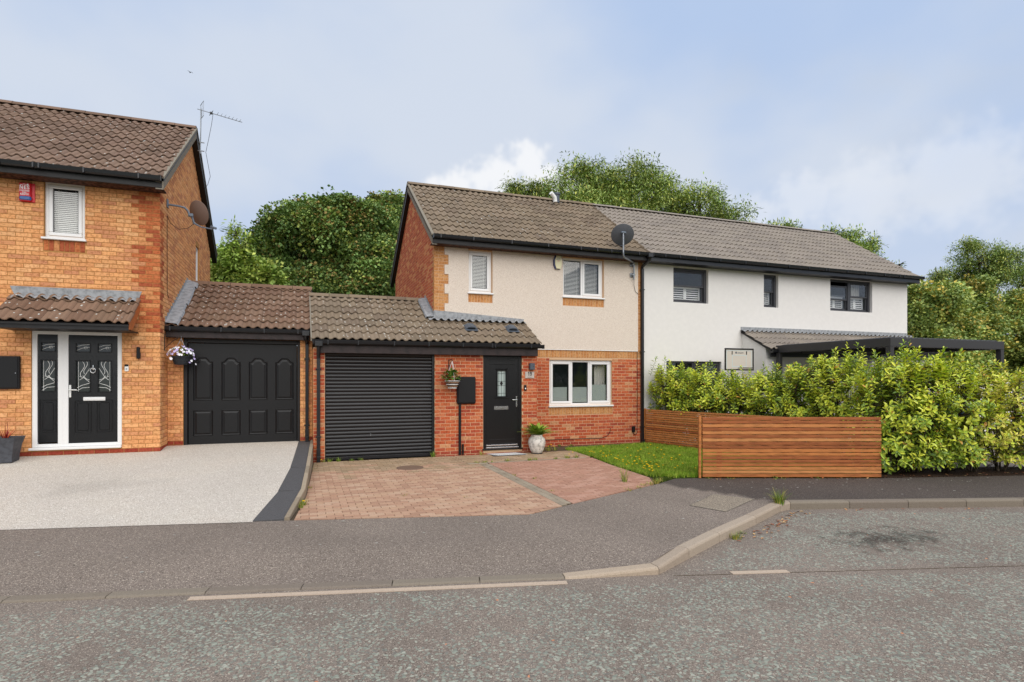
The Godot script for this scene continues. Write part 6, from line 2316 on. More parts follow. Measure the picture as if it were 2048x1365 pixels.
func dishes() -> void:
	# on the yellow house's gable: dark mesh dish on a bent arm, seen from its back
	var t := thing("satellite_dish", "brown mesh satellite dish on grey arm on the yellow brick gable", "satellite dish", Vector3(XL, 5.06, -12.66))
	var b := MB.new()
	b.bev(Vector3(0.012, 0.02, 0), Vector3(0.02, 0.16, 0.11), 0.004)
	pmb("bracket", b, M.dish_arm, t)
	b = MB.new()
	b.tube([Vector3(0.02, 0.0, 0), Vector3(0.20, -0.01, 0.0), Vector3(0.30, -0.03, 0.0), Vector3(0.36, -0.09, 0.0), Vector3(0.38, -0.17, 0.0)], 0.019, 10)
	pmb("arm", b, M.dish_arm, t)
	# bowl faces away to the right and back
	var face := Vector3(0.62, 0.35, -0.70).normalized()
	var rt := Vector3.UP.cross(face).normalized()
	var bs := Basis(rt, face, rt.cross(face))
	var c := Vector3(0.50, -0.09, -0.10)
	b = MB.new()
	b.lathe(dish_bowl(0.235, 0.045), 28, c, bs)
	pmb("bowl", b, M.dish_brown, t)
	b = MB.new()
	b.bev(Vector3(0.40, -0.16, -0.03), Vector3(0.09, 0.06, 0.07), 0.008)
	b.tube([Vector3(0.41, -0.15, -0.04), Vector3(0.45, -0.30, -0.06), Vector3(0.56, -0.345, -0.14), Vector3(0.74, -0.335, -0.30)], [0.02, 0.022, 0.012, 0.012], 8)
	pmb("feed_arm", b, M.dish_arm, t)
	b = MB.new()
	b.bev(Vector3(0.76, -0.30, -0.31), Vector3(0.06, 0.05, 0.15), 0.012, Basis(Vector3.UP, 0.8) * Basis(Vector3.RIGHT, 0.3))
	pmb("receiver", b, M.dish_arm, t)
	b = MB.new()
	b.tube([Vector3(0.45, -0.32, -0.05), Vector3(0.35, -0.42, -0.02), Vector3(0.2, -0.46, 0.0), Vector3(0.06, -0.36, 0.02), Vector3(0.012, -0.22, 0.03), Vector3(0.010, -0.6, 0.03), Vector3(0.010, -1.72, 0.02), Vector3(0.010, -1.78, -0.12)], 0.005, 5)
	pmb("cable", b, M.cable, t)
	# number 19's dish on a cranked mast
	t = thing("satellite_dish", "dark grey satellite dish on cranked steel mast by the white house downpipe", "satellite dish", Vector3(8.13, 4.42, ZM + 0.02))
	b = MB.new()
	for y in [0.0, 0.27]:
		b.bev(Vector3(-0.01, y, 0.02), Vector3(0.11, 0.10, 0.03), 0.004)
		b.bev(Vector3(0.01, y, 0.055), Vector3(0.09, 0.04, 0.06), 0.006)
	pmb("clamp", b, M.steel, t)
	b = MB.new()
	b.tube([Vector3(0.02, -0.12, 0.07), Vector3(0.02, 0.24, 0.07), Vector3(0.01, 0.29, 0.09), Vector3(-0.05, 0.31, 0.14), Vector3(-0.30, 0.32, 0.33), Vector3(-0.50, 0.33, 0.47), Vector3(-0.56, 0.37, 0.51), Vector3(-0.57, 0.46, 0.52), Vector3(-0.57, 0.95, 0.52)], 0.021, 10)
	pmb("mast", b, M.steel, t)
	face = Vector3(0.30, 0.42, -0.86).normalized()
	rt = Vector3.UP.cross(face).normalized()
	bs = Basis(rt, face, rt.cross(face))
	b = MB.new()
	b.lathe(dish_bowl(0.285, 0.05), 30, Vector3(-0.54, 0.90, 0.45), bs.scaled_local(Vector3(1.0, 1.0, 0.93)))
	pmb("bowl", b, M.dish_grey, t)
	b = MB.new()
	b.bev(Vector3(-0.57, 0.945, 0.525), Vector3(0.12, 0.04, 0.06), 0.006)
	b.tube([Vector3(-0.55, 0.93, 0.50), Vector3(-0.38, 0.96, 0.46)], 0.012, 6)
	b.tube([Vector3(-0.53, 0.70, 0.47), Vector3(-0.44, 0.66, 0.30), Vector3(-0.34, 0.74, 0.05)], 0.012, 6)
	b.bev(Vector3(-0.33, 0.75, 0.03), Vector3(0.06, 0.06, 0.10), 0.01)
	pmb("feed_arm", b, M.dish_arm, t)
	b = MB.new()
	b.tube([Vector3(0.02, -0.12, 0.07), Vector3(0.05, -0.25, 0.02), Vector3(0.10, -0.42, 0.008), Vector3(0.205, -0.5, 0.005)], 0.005, 5)
	pmb("cable", b, M.cable, t)

func aerial() -> void:
	var t := thing("television_aerial", "thin metal television aerial on mast at the yellow house gable ridge", "aerial", Vector3(XL + 0.145, 6.80, -15.35))
	var b := MB.new()
	b.tube([Vector3(0.03, 0.25, 0), Vector3(0.05, 1.32, 0)], 0.014, 8)
	pmb("mast", b, M.steel, t)
	b = MB.new()
	for y in [0.32, 0.52]:
		b.tube([Vector3(-0.02, y, 0.0), Vector3(0.12, y, 0.0)], 0.012, 6)
	pmb("bracket", b, M.steel, t)
	# boom points right and slightly away
	var d := Vector3(0.93, -0.02, -0.36).normalized()
	var s := Vector3(0.36, 0.0, 0.93).normalized()
	var o := Vector3(0.05, 1.29, 0)
	b = MB.new()
	b.tube([o - d * 0.08, o + d * 0.92], 0.008, 6)
	pmb("boom", b, M.steel, t)
	for i in 7:
		var e := MB.new()
		var p := o + d * (0.36 + i * 0.085)
		e.tube([p - s * 0.09 + Vector3(0, 0.03, 0), p + s * 0.09 + Vector3(0, 0.03, 0)], 0.004, 4)
		e.tube([p + s * 0.0, p + Vector3(0, 0.03, 0)], 0.005, 4)
		pmb("element", e, M.steel, t)
	b = MB.new()
	for k in [-1.0, 1.0]:
		b.tube([o + d * 0.02 + Vector3(0, 0.17, 0) * k - s * 0.16, o + d * 0.02 + Vector3(0, 0.17, 0) * k + s * 0.16], 0.006, 5)
		b.tube([o + d * 0.02 - s * 0.14, o + d * 0.02 + Vector3(0, 0.17, 0) * k - s * 0.14], 0.005, 5)
		b.tube([o + d * 0.02 + s * 0.14, o + d * 0.02 + Vector3(0, 0.17, 0) * k + s * 0.14], 0.005, 5)
		b.tube([o + d * 0.02, o + d * 0.02 + Vector3(0, 0.17, 0) * k], 0.005, 5)
	pmb("reflector", b, M.steel, t)
	b = MB.new()
	b.bev(o + d * 0.22, Vector3(0.06, 0.05, 0.06), 0.01)
	b.tube([o + d * 0.22 - s * 0.16, o + d * 0.22 + s * 0.16], 0.007, 5)
	pmb("dipole", b, M.dish_grey, t)
	b = MB.new()
	b.tube([o + d * 0.26, o + Vector3(0.22, -0.3, -0.02), Vector3(0.21, 0.62, 0.0), Vector3(0.15, 0.30, 0.0), Vector3(0.21, -0.05, 0.0), Vector3(0.24, -0.25, -0.04), Vector3(0.18, -0.44, -0.08), Vector3(0.03, -0.55, -0.3)], 0.005, 5)
	pmb("cable", b, M.cable, t)

func leaves(b: MB, n: int, at: Vector3, spread: Vector3, ll: float, lw: float, cols: Array, seed_: int, lift := 0.4) -> void:
	var r := RandomNumberGenerator.new()
	r.seed = seed_
	for i in n:
		var d := Vector3(r.randfn(), absf(r.randfn()) * 0.8 + lift * 0.4, r.randfn()).normalized()
		var z := (d + Vector3(0, r.randf_range(-0.5, 0.4), 0)).normalized()
		var x := Vector3.UP.cross(z).normalized()
		b.col = cols[r.randi() % cols.size()] * r.randf_range(0.8, 1.2)
		leaf_shape(b, Transform3D(Basis(x, z.cross(x), z), at + d * spread * pow(r.randf(), 0.5)), ll * r.randf_range(0.7, 1.2), lw * r.randf_range(0.8, 1.2))

func baskets() -> void:
	# white and lilac flowers in a dark basket on the yellow house
	var at := Vector3(-2.13, 2.06, -12.42)
	var t := thing("hanging_basket", "dark woven hanging basket of white and lilac flowers by the yellow gable", "hanging basket", at)
	var b := MB.new()
	b.lathe([Vector2(0.0, -0.09), Vector2(0.10, -0.085), Vector2(0.135, -0.02), Vector2(0.165, 0.075), Vector2(0.172, 0.08), Vector2(0.15, 0.075), Vector2(0.0, 0.06)], 20, Vector3.ZERO)
	for i in 6:
		var ring := []
		for k in 21:
			var a := TAU * k / 20
			var r := 0.115 + 0.010 * i + 0.004 * (k % 2)
			ring.append(Vector3(cos(a) * r, -0.07 + i * 0.027, sin(a) * r))
		b.tube(ring, 0.008, 5, false)
	pmb("basket", b, M.wicker_dark, t)
	b = MB.new()
	leaves(b, 160, Vector3(0, 0.08, 0), Vector3(0.20, 0.16, 0.20), 0.06, 0.024, [lin(112, 138, 62), lin(94, 122, 50), lin(132, 156, 78)], 3)
	pmb("foliage", b, M.plant, t).set_meta("kind", "stuff")
	var fl := MB.new()
	for k in 5:
		leaf_shape(fl, Transform3D(Basis(Vector3.UP, TAU * k / 5) * Basis(Vector3.RIGHT, -0.35), Vector3.ZERO), 0.024, 0.022, 0.1, 0.2)
	var fm := fl.mesh()
	var r := RandomNumberGenerator.new()
	r.seed = 17
	var wm := mat("petal_white", srgb(236, 234, 240), 0.6, 0.3)
	var lm := mat("petal_lilac", srgb(196, 180, 224), 0.6, 0.3)
	for i in 70:
		var d := Vector3(r.randfn(), absf(r.randfn()) * 0.9, absf(r.randfn()) * 0.8 - 0.3).normalized()
		var p := Vector3(0, 0.09, 0) + d * Vector3(0.22, 0.17, 0.20) * r.randf_range(0.85, 1.1)
		if i < 8:
			p.y = r.randf_range(-0.08, 0.06)
			p += Vector3(signf(d.x) * 0.04, 0, 0)
		part("flower", fm, wm if r.randf() < 0.6 else lm, t, Transform3D(Basis(Quaternion(Vector3.UP, (d + Vector3(0, 0.2, 0.4)).normalized())).scaled(Vector3.ONE * r.randf_range(0.8, 1.3)), p))
	b = MB.new()
	for k in 3:
		var a := TAU * k / 3 + 0.5
		b.tube([Vector3(cos(a) * 0.165, 0.08, sin(a) * 0.165), Vector3(0, 0.41, 0)], 0.004, 5)
	b.tube([Vector3(0, 0.41, 0), Vector3(0, 0.455, 0)], 0.004, 5)
	pmb("chain", b, M.steel, t)
	b = MB.new()       # scrolled iron bracket fixed to the gable
	b.b2(Vector3(XL - at.x, 0.18, -0.008), Vector3(XL - at.x + 0.012, 0.50, 0.008))
	b.tube([Vector3(XL - at.x + 0.01, 0.47, 0), Vector3(0.0, 0.46, 0)], 0.007, 6)
	b.tube([Vector3(XL - at.x + 0.01, 0.22, 0), Vector3((XL - at.x) * 0.5, 0.36, 0), Vector3(-0.02, 0.45, 0)], 0.006, 6)
	pmb("bracket", b, M.iron, t)
	# geranium leaves in a banded basket on the red porch
	at = Vector3(3.03, 1.63, ZP + 0.22)
	t = thing("hanging_basket", "striped wicker hanging basket with green leaves on the red brick porch", "hanging basket", at)
	b = MB.new()
	b.lathe([Vector2(0.0, -0.13), Vector2(0.07, -0.125), Vector2(0.11, -0.07), Vector2(0.15, 0.03), Vector2(0.155, 0.04), Vector2(0.13, 0.03), Vector2(0.0, 0.02)], 20, Vector3.ZERO)
	pmb("liner", b, M.soil, t)
	for i in 5:
		var rb := MB.new()
		var ring := []
		for k in 21:
			var a := TAU * k / 20
			var rr := 0.088 + 0.0165 * i
			ring.append(Vector3(cos(a) * rr, -0.115 + i * 0.037, sin(a) * rr))
		rb.tube(ring, 0.0105, 6, false)
		pmb("band", rb, M.wicker if i % 2 else M.white_paint, t)
	b = MB.new()
	leaves(b, 110, Vector3(-0.03, 0.06, 0), Vector3(0.19, 0.20, 0.17), 0.085, 0.07, [lin(84, 118, 44), lin(70, 102, 38), lin(108, 136, 56)], 5)
	pmb("foliage", b, M.plant, t).set_meta("kind", "stuff")
	b = MB.new()
	b.lathe([Vector2(0, -0.012), Vector2(0.016, -0.004), Vector2(0.016, 0.008), Vector2(0, 0.014)], 8, Vector3(-0.13, 0.17, 0.10))
	pmb("flower", b, M.red_plastic, t)
	b = MB.new()
	for k in 3:
		var a := TAU * k / 3 - 0.6
		b.tube([Vector3(cos(a) * 0.15, 0.035, sin(a) * 0.15), Vector3(0.0, 0.46, 0)], 0.0045, 5)
	pmb("cord", b, M.white_paint, t)
	b = MB.new()
	b.b2(Vector3(-0.03, 0.28, -0.219), Vector3(-0.015, 0.50, -0.205))
	b.tube([Vector3(-0.02, 0.48, -0.21), Vector3(-0.01, 0.49, -0.05), Vector3(0, 0.485, 0.01), Vector3(0.0, 0.455, 0.012)], 0.008, 6)
	b.tube([Vector3(-0.02, 0.30, -0.21), Vector3(-0.012, 0.40, -0.13), Vector3(-0.006, 0.48, -0.06)], 0.006, 6)
	pmb("bracket", b, M.iron, t)

# ------------------------------------------------------------------ pots, mat, covers, weeds

func ground_things() -> void:
	var b: MB
	var gy := drive_y(-4.7, -11.75)
	var t := thing("plant_pot", "square flared grey planter with red spiky leaves by the yellow house", "planter", Vector3(-4.555, gy, -11.74))
	b = MB.new()
	var pr := [[0.0, 0.135], [0.12, 0.142], [0.28, 0.165], [0.40, 0.198], [0.41, 0.205], [0.40, 0.185], [0.36, 0.180]]
	for i in pr.size() - 1:
		for k in 4:
			var bs := Basis(Vector3.UP, PI / 2 * k)
			b.quad(bs * Vector3(-pr[i][1], pr[i][0], pr[i][1]), bs * Vector3(pr[i][1], pr[i][0], pr[i][1]), bs * Vector3(pr[i + 1][1], pr[i + 1][0], pr[i + 1][1]), bs * Vector3(-pr[i + 1][1], pr[i + 1][0], pr[i + 1][1]))
	pmb("pot", b, M.pot_grey, t)
	b = MB.new()
	b.b2(Vector3(-0.178, 0.34, -0.178), Vector3(0.178, 0.365, 0.178))
	pmb("compost", b, M.soil, t)
	var r := RandomNumberGenerator.new()
	r.seed = 5
	for i in 34:
		var a := r.randf() * TAU
		var out := Vector3(cos(a), 0, sin(a))
		var el := r.randf_range(0.15, 1.35)
		var l := r.randf_range(0.22, 0.40)
		var lf := MB.new()
		lf.col = [lin(150, 36, 30), lin(178, 70, 46), lin(122, 28, 30), lin(206, 128, 88)][r.randi() % 4]
		var o := Vector3(0, 0.365, 0) + out * 0.02
		var prev := o
		var side := out.cross(Vector3.UP) * 0.009
		for s in 4:
			var q := (s + 1) / 4.0
			var p := o + out * (l * q * cos(el)) + Vector3.UP * (l * q * sin(el) - 0.25 * l * q * q * cos(el))
			var w0 := 1.0 - s / 4.0
			var w1 := 1.0 - q * 0.96
			lf.quad(prev - side * w0, prev + side * w0, p + side * w1, p - side * w1)
			prev = p
		pmb("spiky_leaf", lf, M.plant, t)
	# glazed urn with a fern beside the door
	t = thing("garden_urn", "cream glazed round urn with bright green fern beside black door", "plant pot", Vector3(4.955, 0.035, ZP + 0.28))
	b = MB.new()
	b.lathe([Vector2(0, 0.02), Vector2(0.10, 0.02), Vector2(0.118, 0.03), Vector2(0.155, 0.10), Vector2(0.186, 0.20), Vector2(0.194, 0.27), Vector2(0.180, 0.34), Vector2(0.140, 0.385), Vector2(0.122, 0.40), Vector2(0.138, 0.42), Vector2(0.14, 0.43), Vector2(0.12, 0.425), Vector2(0.10, 0.39), Vector2(0.0, 0.385)], 32, Vector3.ZERO)
	pmb("urn", b, M.glaze, t)
	b = MB.new()
	b.lathe([Vector2(0, 0.0), Vector2(0.12, 0.0), Vector2(0.13, 0.012), Vector2(0.12, 0.022), Vector2(0.0, 0.024)], 24, Vector3.ZERO)
	pmb("stand", b, M.box_black, t)
	r.seed = 9
	for i in 56:
		var a := TAU * i / 56 + r.randfn() * 0.2
		var out := Vector3(cos(a), 0, sin(a))
		var el := r.randf_range(0.5, 1.5)
		var l := r.randf_range(0.30, 0.46)
		var fr := MB.new()
		fr.col = [lin(126, 158, 52), lin(148, 176, 66), lin(106, 140, 44), lin(168, 182, 84)][r.randi() % 4]
		var side := out.cross(Vector3.UP)
		var pts := []
		for s in 9:
			var q := s / 8.0
			pts.append(Vector3(0, 0.40, 0) + out * (l * q * (cos(el) + 0.25 * q)) + Vector3.UP * (l * q * sin(el) - 0.35 * l * q * q))
		fr.tube(pts, [0.003, 0.003, 0.0027, 0.0025, 0.0022, 0.002, 0.0017, 0.0014, 0.001], 4, false)
		for s in range(1, 9):
			var dir: Vector3 = (pts[s] - pts[s - 1]).normalized()
			for sg in [-1.0, 1.0]:
				for half in 2:
					var z = (side * sg + dir * 0.6 + Vector3(0, -0.1, 0)).normalized()
					var x = z.cross(dir).normalized().cross(z).normalized()
					var p0: Vector3 = pts[s - 1].lerp(pts[s], half * 0.5)
					leaf_shape(fr, Transform3D(Basis(x, z.cross(x), z), p0), 0.095 * (1.05 - s / 11.0), 0.028, 0.1, 0.15)
		pmb("frond", fr, M.plant, t)
	# door mat, drain covers, marks
	t = thing("door_mat", "grey and white striped door mat in front of black door", "door mat", Vector3(4.26, 0.047, ZP + 0.24))
	b = MB.new()
	b.bev(Vector3(0, 0.004, 0), Vector3(0.74, 0.008, 0.40), 0.003)
	pmb("base", b, M.pot_grey, t)
	for i in 15:
		b = MB.new()
		b.bev(Vector3(-0.33 + i * 0.047, 0.0095, 0), Vector3(0.018, 0.005, 0.40), 0.001, Basis(Vector3.UP, 0.42))
		pmb("stripe", b, M.white_paint, t)
	t = thing("manhole_cover", "round rusty iron manhole cover set in the block paving", "manhole cover", Vector3(1.93, 0.037, -10.80))
	b = MB.new()
	b.lathe([Vector2(0, 0.004), Vector2(0.20, 0.004), Vector2(0.205, 0.0), Vector2(0.215, 0.0), Vector2(0.22, 0.006), Vector2(0.25, 0.006), Vector2(0.255, -0.01)], 36, Vector3.ZERO)
	pmb("lid", b, M.rust_iron, t)
	for i in 7:
		b = MB.new()
		b.bev(Vector3(0, 0.005, -0.15 + i * 0.05), Vector3(2.0 * sqrt(0.036 - pow(-0.15 + i * 0.05, 2)), 0.004, 0.018), 0.001)
		pmb("rib", b, M.rust_iron, t)
	# square tarmac-filled access cover in the pavement
	var cs := [Vector2(4.901, -6.431), Vector2(5.737, -6.946), Vector2(6.044, -6.456), Vector2(5.105, -5.953)]
	var ctr = (cs[0] + cs[1] + cs[2] + cs[3]) / 4.0
	t = thing("access_cover", "square tarmac filled access cover with pale metal rim in pavement", "access cover", Vector3(ctr.x, 0.004, ctr.y))
	b = MB.new()
	var out := []
	for c in cs:
		out.append(Vector3(c.x - ctr.x, 0.0, c.y - ctr.y))
	plate(b, out.map(func(p): return p * 0.975), 0.02)
	b.col = Color(0.9, 0.9, 0.86)
	var bb := MB.new()
	bb.col = Color(1.0, 0.99, 0.90)
	plate(bb, out.map(func(p): return p * 0.965 + Vector3(0, 0.0, 0)), 0.01)
	pmb("infill", bb, M.tarmac, t)
	b = MB.new()
	for i in 4:
		var p: Vector3 = out[i]; var q: Vector3 = out[(i + 1) % 4]
		b.quad(p * 0.97 + Vector3(0, 0.003, 0), q * 0.97 + Vector3(0, 0.003, 0), q + Vector3(0, 0.003, 0), p + Vector3(0, 0.003, 0))
	pmb("rim", b, M.cement, t)
	weeds()
	litter()
	var bd := thing("bird", "small dark bird with spread wings flying in the sky", "bird", Vector3(-4.69, 15.58, -29.43), "", 0.6)
	bd.scale = Vector3.ONE * 0.34
	b = MB.new()
	b.lathe([Vector2(0, -0.17), Vector2(0.03, -0.12), Vector2(0.055, 0.0), Vector2(0.045, 0.1), Vector2(0.03, 0.15), Vector2(0, 0.18)], 10, Vector3.ZERO, Basis(Vector3.RIGHT, PI / 2))
	pmb("body", b, M.iron, bd)
	for s in [-1.0, 1.0]:
		b = MB.new()
		b.quad(Vector3(0.03 * s, 0.02, -0.06), Vector3(0.03 * s, 0.02, 0.09), Vector3(0.22 * s, 0.12, 0.06), Vector3(0.22 * s, 0.12, -0.03))
		b.quad(Vector3(0.22 * s, 0.12, -0.03), Vector3(0.22 * s, 0.12, 0.06), Vector3(0.42 * s, 0.07, -0.02), Vector3(0.40 * s, 0.08, -0.05))
		pmb("wing", b, M.iron, bd)
	b = MB.new()
	b.flat(Vector3(0, 0.0, 0.1), Vector3(-0.06, 0.0, 0.27), Vector3(0.06, 0.0, 0.27))
	pmb("tail", b, M.iron, bd)

func grass_clump(called: String, label: String, at: Vector3, n: int, hgt: float, spread: float, seed_: int, group := "", yellow := 0.2, flowers := 0) -> void:
	var t := thing(called, label, "weed", at, group)
	var r := RandomNumberGenerator.new()
	r.seed = seed_
	var b := MB.new()
	for i in n:
		var a := r.randf() * TAU
		var out := Vector3(cos(a), 0, sin(a))
		var o := out * spread * 0.4 * sqrt(r.randf())
		var l := hgt * r.randf_range(0.5, 1.1)
		var lean := r.randf_range(0.1, 0.9)
		var w := r.randf_range(0.003, 0.006)
		var side := out.cross(Vector3.UP) * w
		b.col = [lin(110, 134, 48), lin(130, 148, 62), lin(92, 118, 40)][r.randi() % 3]
		if r.randf() < yellow:
			b.col = lin(176, 160, 84)
		var p0 := o
		for s in 3:
			var q := (s + 1) / 3.0
			var p := o + out * (l * lean * q * q) + Vector3.UP * (l * q * (1.0 - 0.35 * lean * q))
			b.quad(p0 - side * (1.0 - s / 3.0), p0 + side * (1.0 - s / 3.0), p + side * (1.0 - q * 0.97), p - side * (1.0 - q * 0.97))
			p0 = p
	pmb("blades", b, M.grass, t).set_meta("kind", "stuff")
	for i in flowers:
		var f := MB.new()
		f.col = lin(238, 190, 20)
		f.lathe([Vector2(0, 0), Vector2(0.014, 0.004), Vector2(0.018, 0.012), Vector2(0, 0.016)], 8, Vector3(r.randfn() * spread * 0.4, hgt * r.randf_range(0.6, 1.0), r.randfn() * spread * 0.4))
		pmb("flower", f, M.grass, t)

func leafy_weed(label: String, at: Vector3, n: int, size: float, seed_: int, group := "") -> void:
	var t := thing("weed", label, "weed", at, group)
	var r := RandomNumberGenerator.new()
	r.seed = seed_
	for i in n:
		var b := MB.new()
		b.col = [lin(104, 132, 52), lin(124, 148, 66), lin(86, 114, 46), lin(150, 160, 74)][r.randi() % 4]
		leaf_shape(b, Transform3D(Basis(Vector3.UP, r.randf() * TAU) * Basis(Vector3.RIGHT, -r.randf_range(0.1, 1.2)), Vector3(r.randfn() * size * 0.3, 0.002, r.randfn() * size * 0.3)), size * r.randf_range(0.6, 1.1), size * 0.3, 0.2, 0.35)
		pmb("leaf", b, M.plant, t)

func weeds() -> void:
	grass_clump("grass_tuft", "tall tuft of grass growing at the corner of the kerb", Vector3(6.17, -0.02, -6.14), 130, 0.24, 0.17, 3, "", 0.25)
	grass_clump("grass_tuft", "low yellow green weeds at the foot of the splayed kerb", Vector3(4.62, ROAD_Y, -5.22), 50, 0.09, 0.18, 4, "", 0.5)
	leafy_weed("small broad leaved weed beside the splayed kerb", Vector3(4.85, ROAD_Y, -5.38), 9, 0.07, 11)
	# along the front of the paving
	for e in [[5.28, -7.92, 40, 0.07, 21], [5.12, -7.86, 30, 0.06, 22], [5.45, -8.0, 50, 0.10, 23], [5.60, -8.12, 40, 0.08, 24], [4.70, -7.62, 26, 0.06, 25], [4.95, -7.74, 20, 0.05, 26]]:
		grass_clump("grass_tuft", "yellowed weeds along the paving edge by the pavement", Vector3(e[0], 0.0, e[1]), e[2], e[3], 0.16, e[4], "weeds along the paving edge", 0.6)
	grass_clump("tall_weed", "tall thin flowering weed growing from the rose paving", Vector3(5.0, 0.01, -8.25), 34, 0.34, 0.14, 31, "", 0.5)
	# cross joint before the door
	for e in [[3.30, 22, 0.05], [3.46, 30, 0.06], [3.62, 20, 0.04], [3.95, 30, 0.07], [4.42, 34, 0.07], [4.56, 26, 0.06], [5.0, 30, 0.06], [5.3, 40, 0.09], [5.5, 46, 0.10]]:
		grass_clump("joint_weeds", "green weeds in the grey joint across the paving before the door", Vector3(e[0], 0.035, -10.98 + 0.03 * sin(e[0] * 9)), e[1], e[2], 0.17, int(e[0] * 100), "weeds in the joint before the door", 0.2, 1 if e[0] > 5.2 else 0)
	for e in [[3.66, -10.1, 12], [3.50, -9.4, 12], [3.72, -9.0, 16], [3.15, -8.6, 8], [2.2, -7.9, 6], [1.4, -8.3, 6], [3.55, -7.9, 8]]:
		grass_clump("joint_weeds", "tiny green weed in a joint of the block paving", Vector3(e[0], 0.02, e[1]), e[2], 0.04, 0.12, int(e[0] * 77), "tiny weeds between the paving blocks", 0.2)
	# foot of the shutter
	for e in [[0.42, 24, 0.08], [0.55, 40, 0.10], [0.72, 44, 0.11], [0.98, 20, 0.06], [1.16, 26, 0.08], [2.66, 40, 0.14]]:
		grass_clump("weed_tuft", "green weed at the foot of the black roller shutter", Vector3(e[0], 0.045, ZP + 0.06), e[1], e[2], 0.14, int(e[0] * 313), "weeds at the foot of the shutter", 0.1, 1 if e[0] < 0.5 else 0)
	grass_clump("weed_tuft", "yellowish weed at the brick step left of the door mat", Vector3(3.72, 0.045, ZP + 0.10), 36, 0.09, 0.12, 91, "", 0.5)
	for e in [[5.28, 40], [5.45, 46], [5.62, 40]]:
		grass_clump("weed_tuft", "flowering weeds beside the cream urn", Vector3(e[0], 0.03, -12.35), e[1], 0.12, 0.2, int(e[0] * 91), "weeds beside the urn", 0.45, 2)
	for e in [[5.75, 40], [6.05, 50], [6.35, 36]]:
		leafy_weed("mossy weeds at the foot of the red brick wall", Vector3(e[0], 0.03, ZM + 0.06), 16, 0.07, int(e[0] * 51), "weeds at the foot of the wall")
	# along the drive's edging
	for e in [[0.0, -8.05, 26, 0.09], [0.03, -8.2, 34, 0.11], [0.13, -9.4, 16, 0.06], [0.25, -11.3, 22, 0.07], [0.28, -11.7, 18, 0.06]]:
		grass_clump("edging_weeds", "weed growing at the foot of the concrete drive edging", Vector3(e[0], 0.01, e[1]), e[2], e[3], 0.12, int(-e[1] * 71), "weeds along the drive edging", 0.35, 1 if e[1] > -8.1 else 0)
	for e in [[6.9, -7.92, 14], [7.7, -7.62, 12], [8.3, -7.4, 10], [6.55, -8.06, 16]]:
		grass_clump("fence_weeds", "sparse grass at the foot of the low slatted fence", Vector3(e[0], 0.004, e[1]), e[2], 0.06, 0.2, int(e[0] * 67), "grass along the fence foot", 0.4)
	leafy_weed("broad leaved weed under the low slatted fence", Vector3(7.62, 0.004, -7.66), 8, 0.08, 41)

func litter() -> void:
	var r := RandomNumberGenerator.new()
	r.seed = 14
	var shapes := []
	var cs := [lin(172, 108, 66), lin(150, 88, 56), lin(190, 140, 92), lin(132, 82, 58), lin(206, 170, 120)]
	for c in cs:
		var b := MB.new()
		b.col = c
		leaf_shape(b, Transform3D(Basis(), Vector3(0, 0.004, -0.03)), 0.06, 0.026, 0.3, -0.1)
		shapes.append(b.mesh())
	for i in 120:
		var p: Vector3
		if i < 60:      # gathered at the kerb's corner
			var t := clampf(0.72 + r.randfn() * 0.28, 0.0, 1.0)
			p = Vector3(lerpf(4.35, 6.25, t) + absf(r.randfn()) * 0.06, ROAD_Y, lerpf(-5.10, -6.02, t) + absf(r.randfn()) * 0.09 + 0.03)
		elif i < 90:    # under the hedge
			var x := r.randf_range(9.5, 12.6)
			p = Vector3(x, 0.014, -7.05 + (x - 9.5) * 0.26 - r.randf() * 0.22)
		elif i < 105:   # along the bay's far kerb
			var x := r.randf_range(6.5, 9.5)
			p = Vector3(x, ROAD_Y, lerpf(-6.05, -5.06, (x - 6.4) / 3.2) + absf(r.randfn()) * 0.05)
		else:
			var x := r.randf_range(6.6, 9.2)
			p = Vector3(x, 0.004, lerpf(-8.05, -7.1, (x - 6.5) / 2.8) + r.randf() * 0.12)
		var o := part(numbered("fallen_leaf"), shapes[r.randi() % shapes.size()], M.plant, self, Transform3D(Basis(Vector3.UP, r.randf() * TAU) * Basis(Vector3.RIGHT, r.randfn() * 0.15) * Basis.from_scale(Vector3.ONE * r.randf_range(0.6, 1.2)), p))
		o.set_meta("label", ["dry brown fallen leaf on the road against the kerb", "dry brown fallen leaf on the soil under the laurel hedge", "dry brown fallen leaf along the parking bay kerb", "dry brown fallen leaf on the pavement below the slatted fence"][0 if i < 60 else (1 if i < 90 else (2 if i < 105 else 3))])
		o.set_meta("category", "leaf")
		o.set_meta("group", ["fallen leaves at the kerb corner", "fallen leaves under the hedge", "fallen leaves along the bay", "fallen leaves below the fence"][0 if i < 60 else (1 if i < 90 else (2 if i < 105 else 3))])

# ------------------------------------------------------------------ fences, pergola, hoop

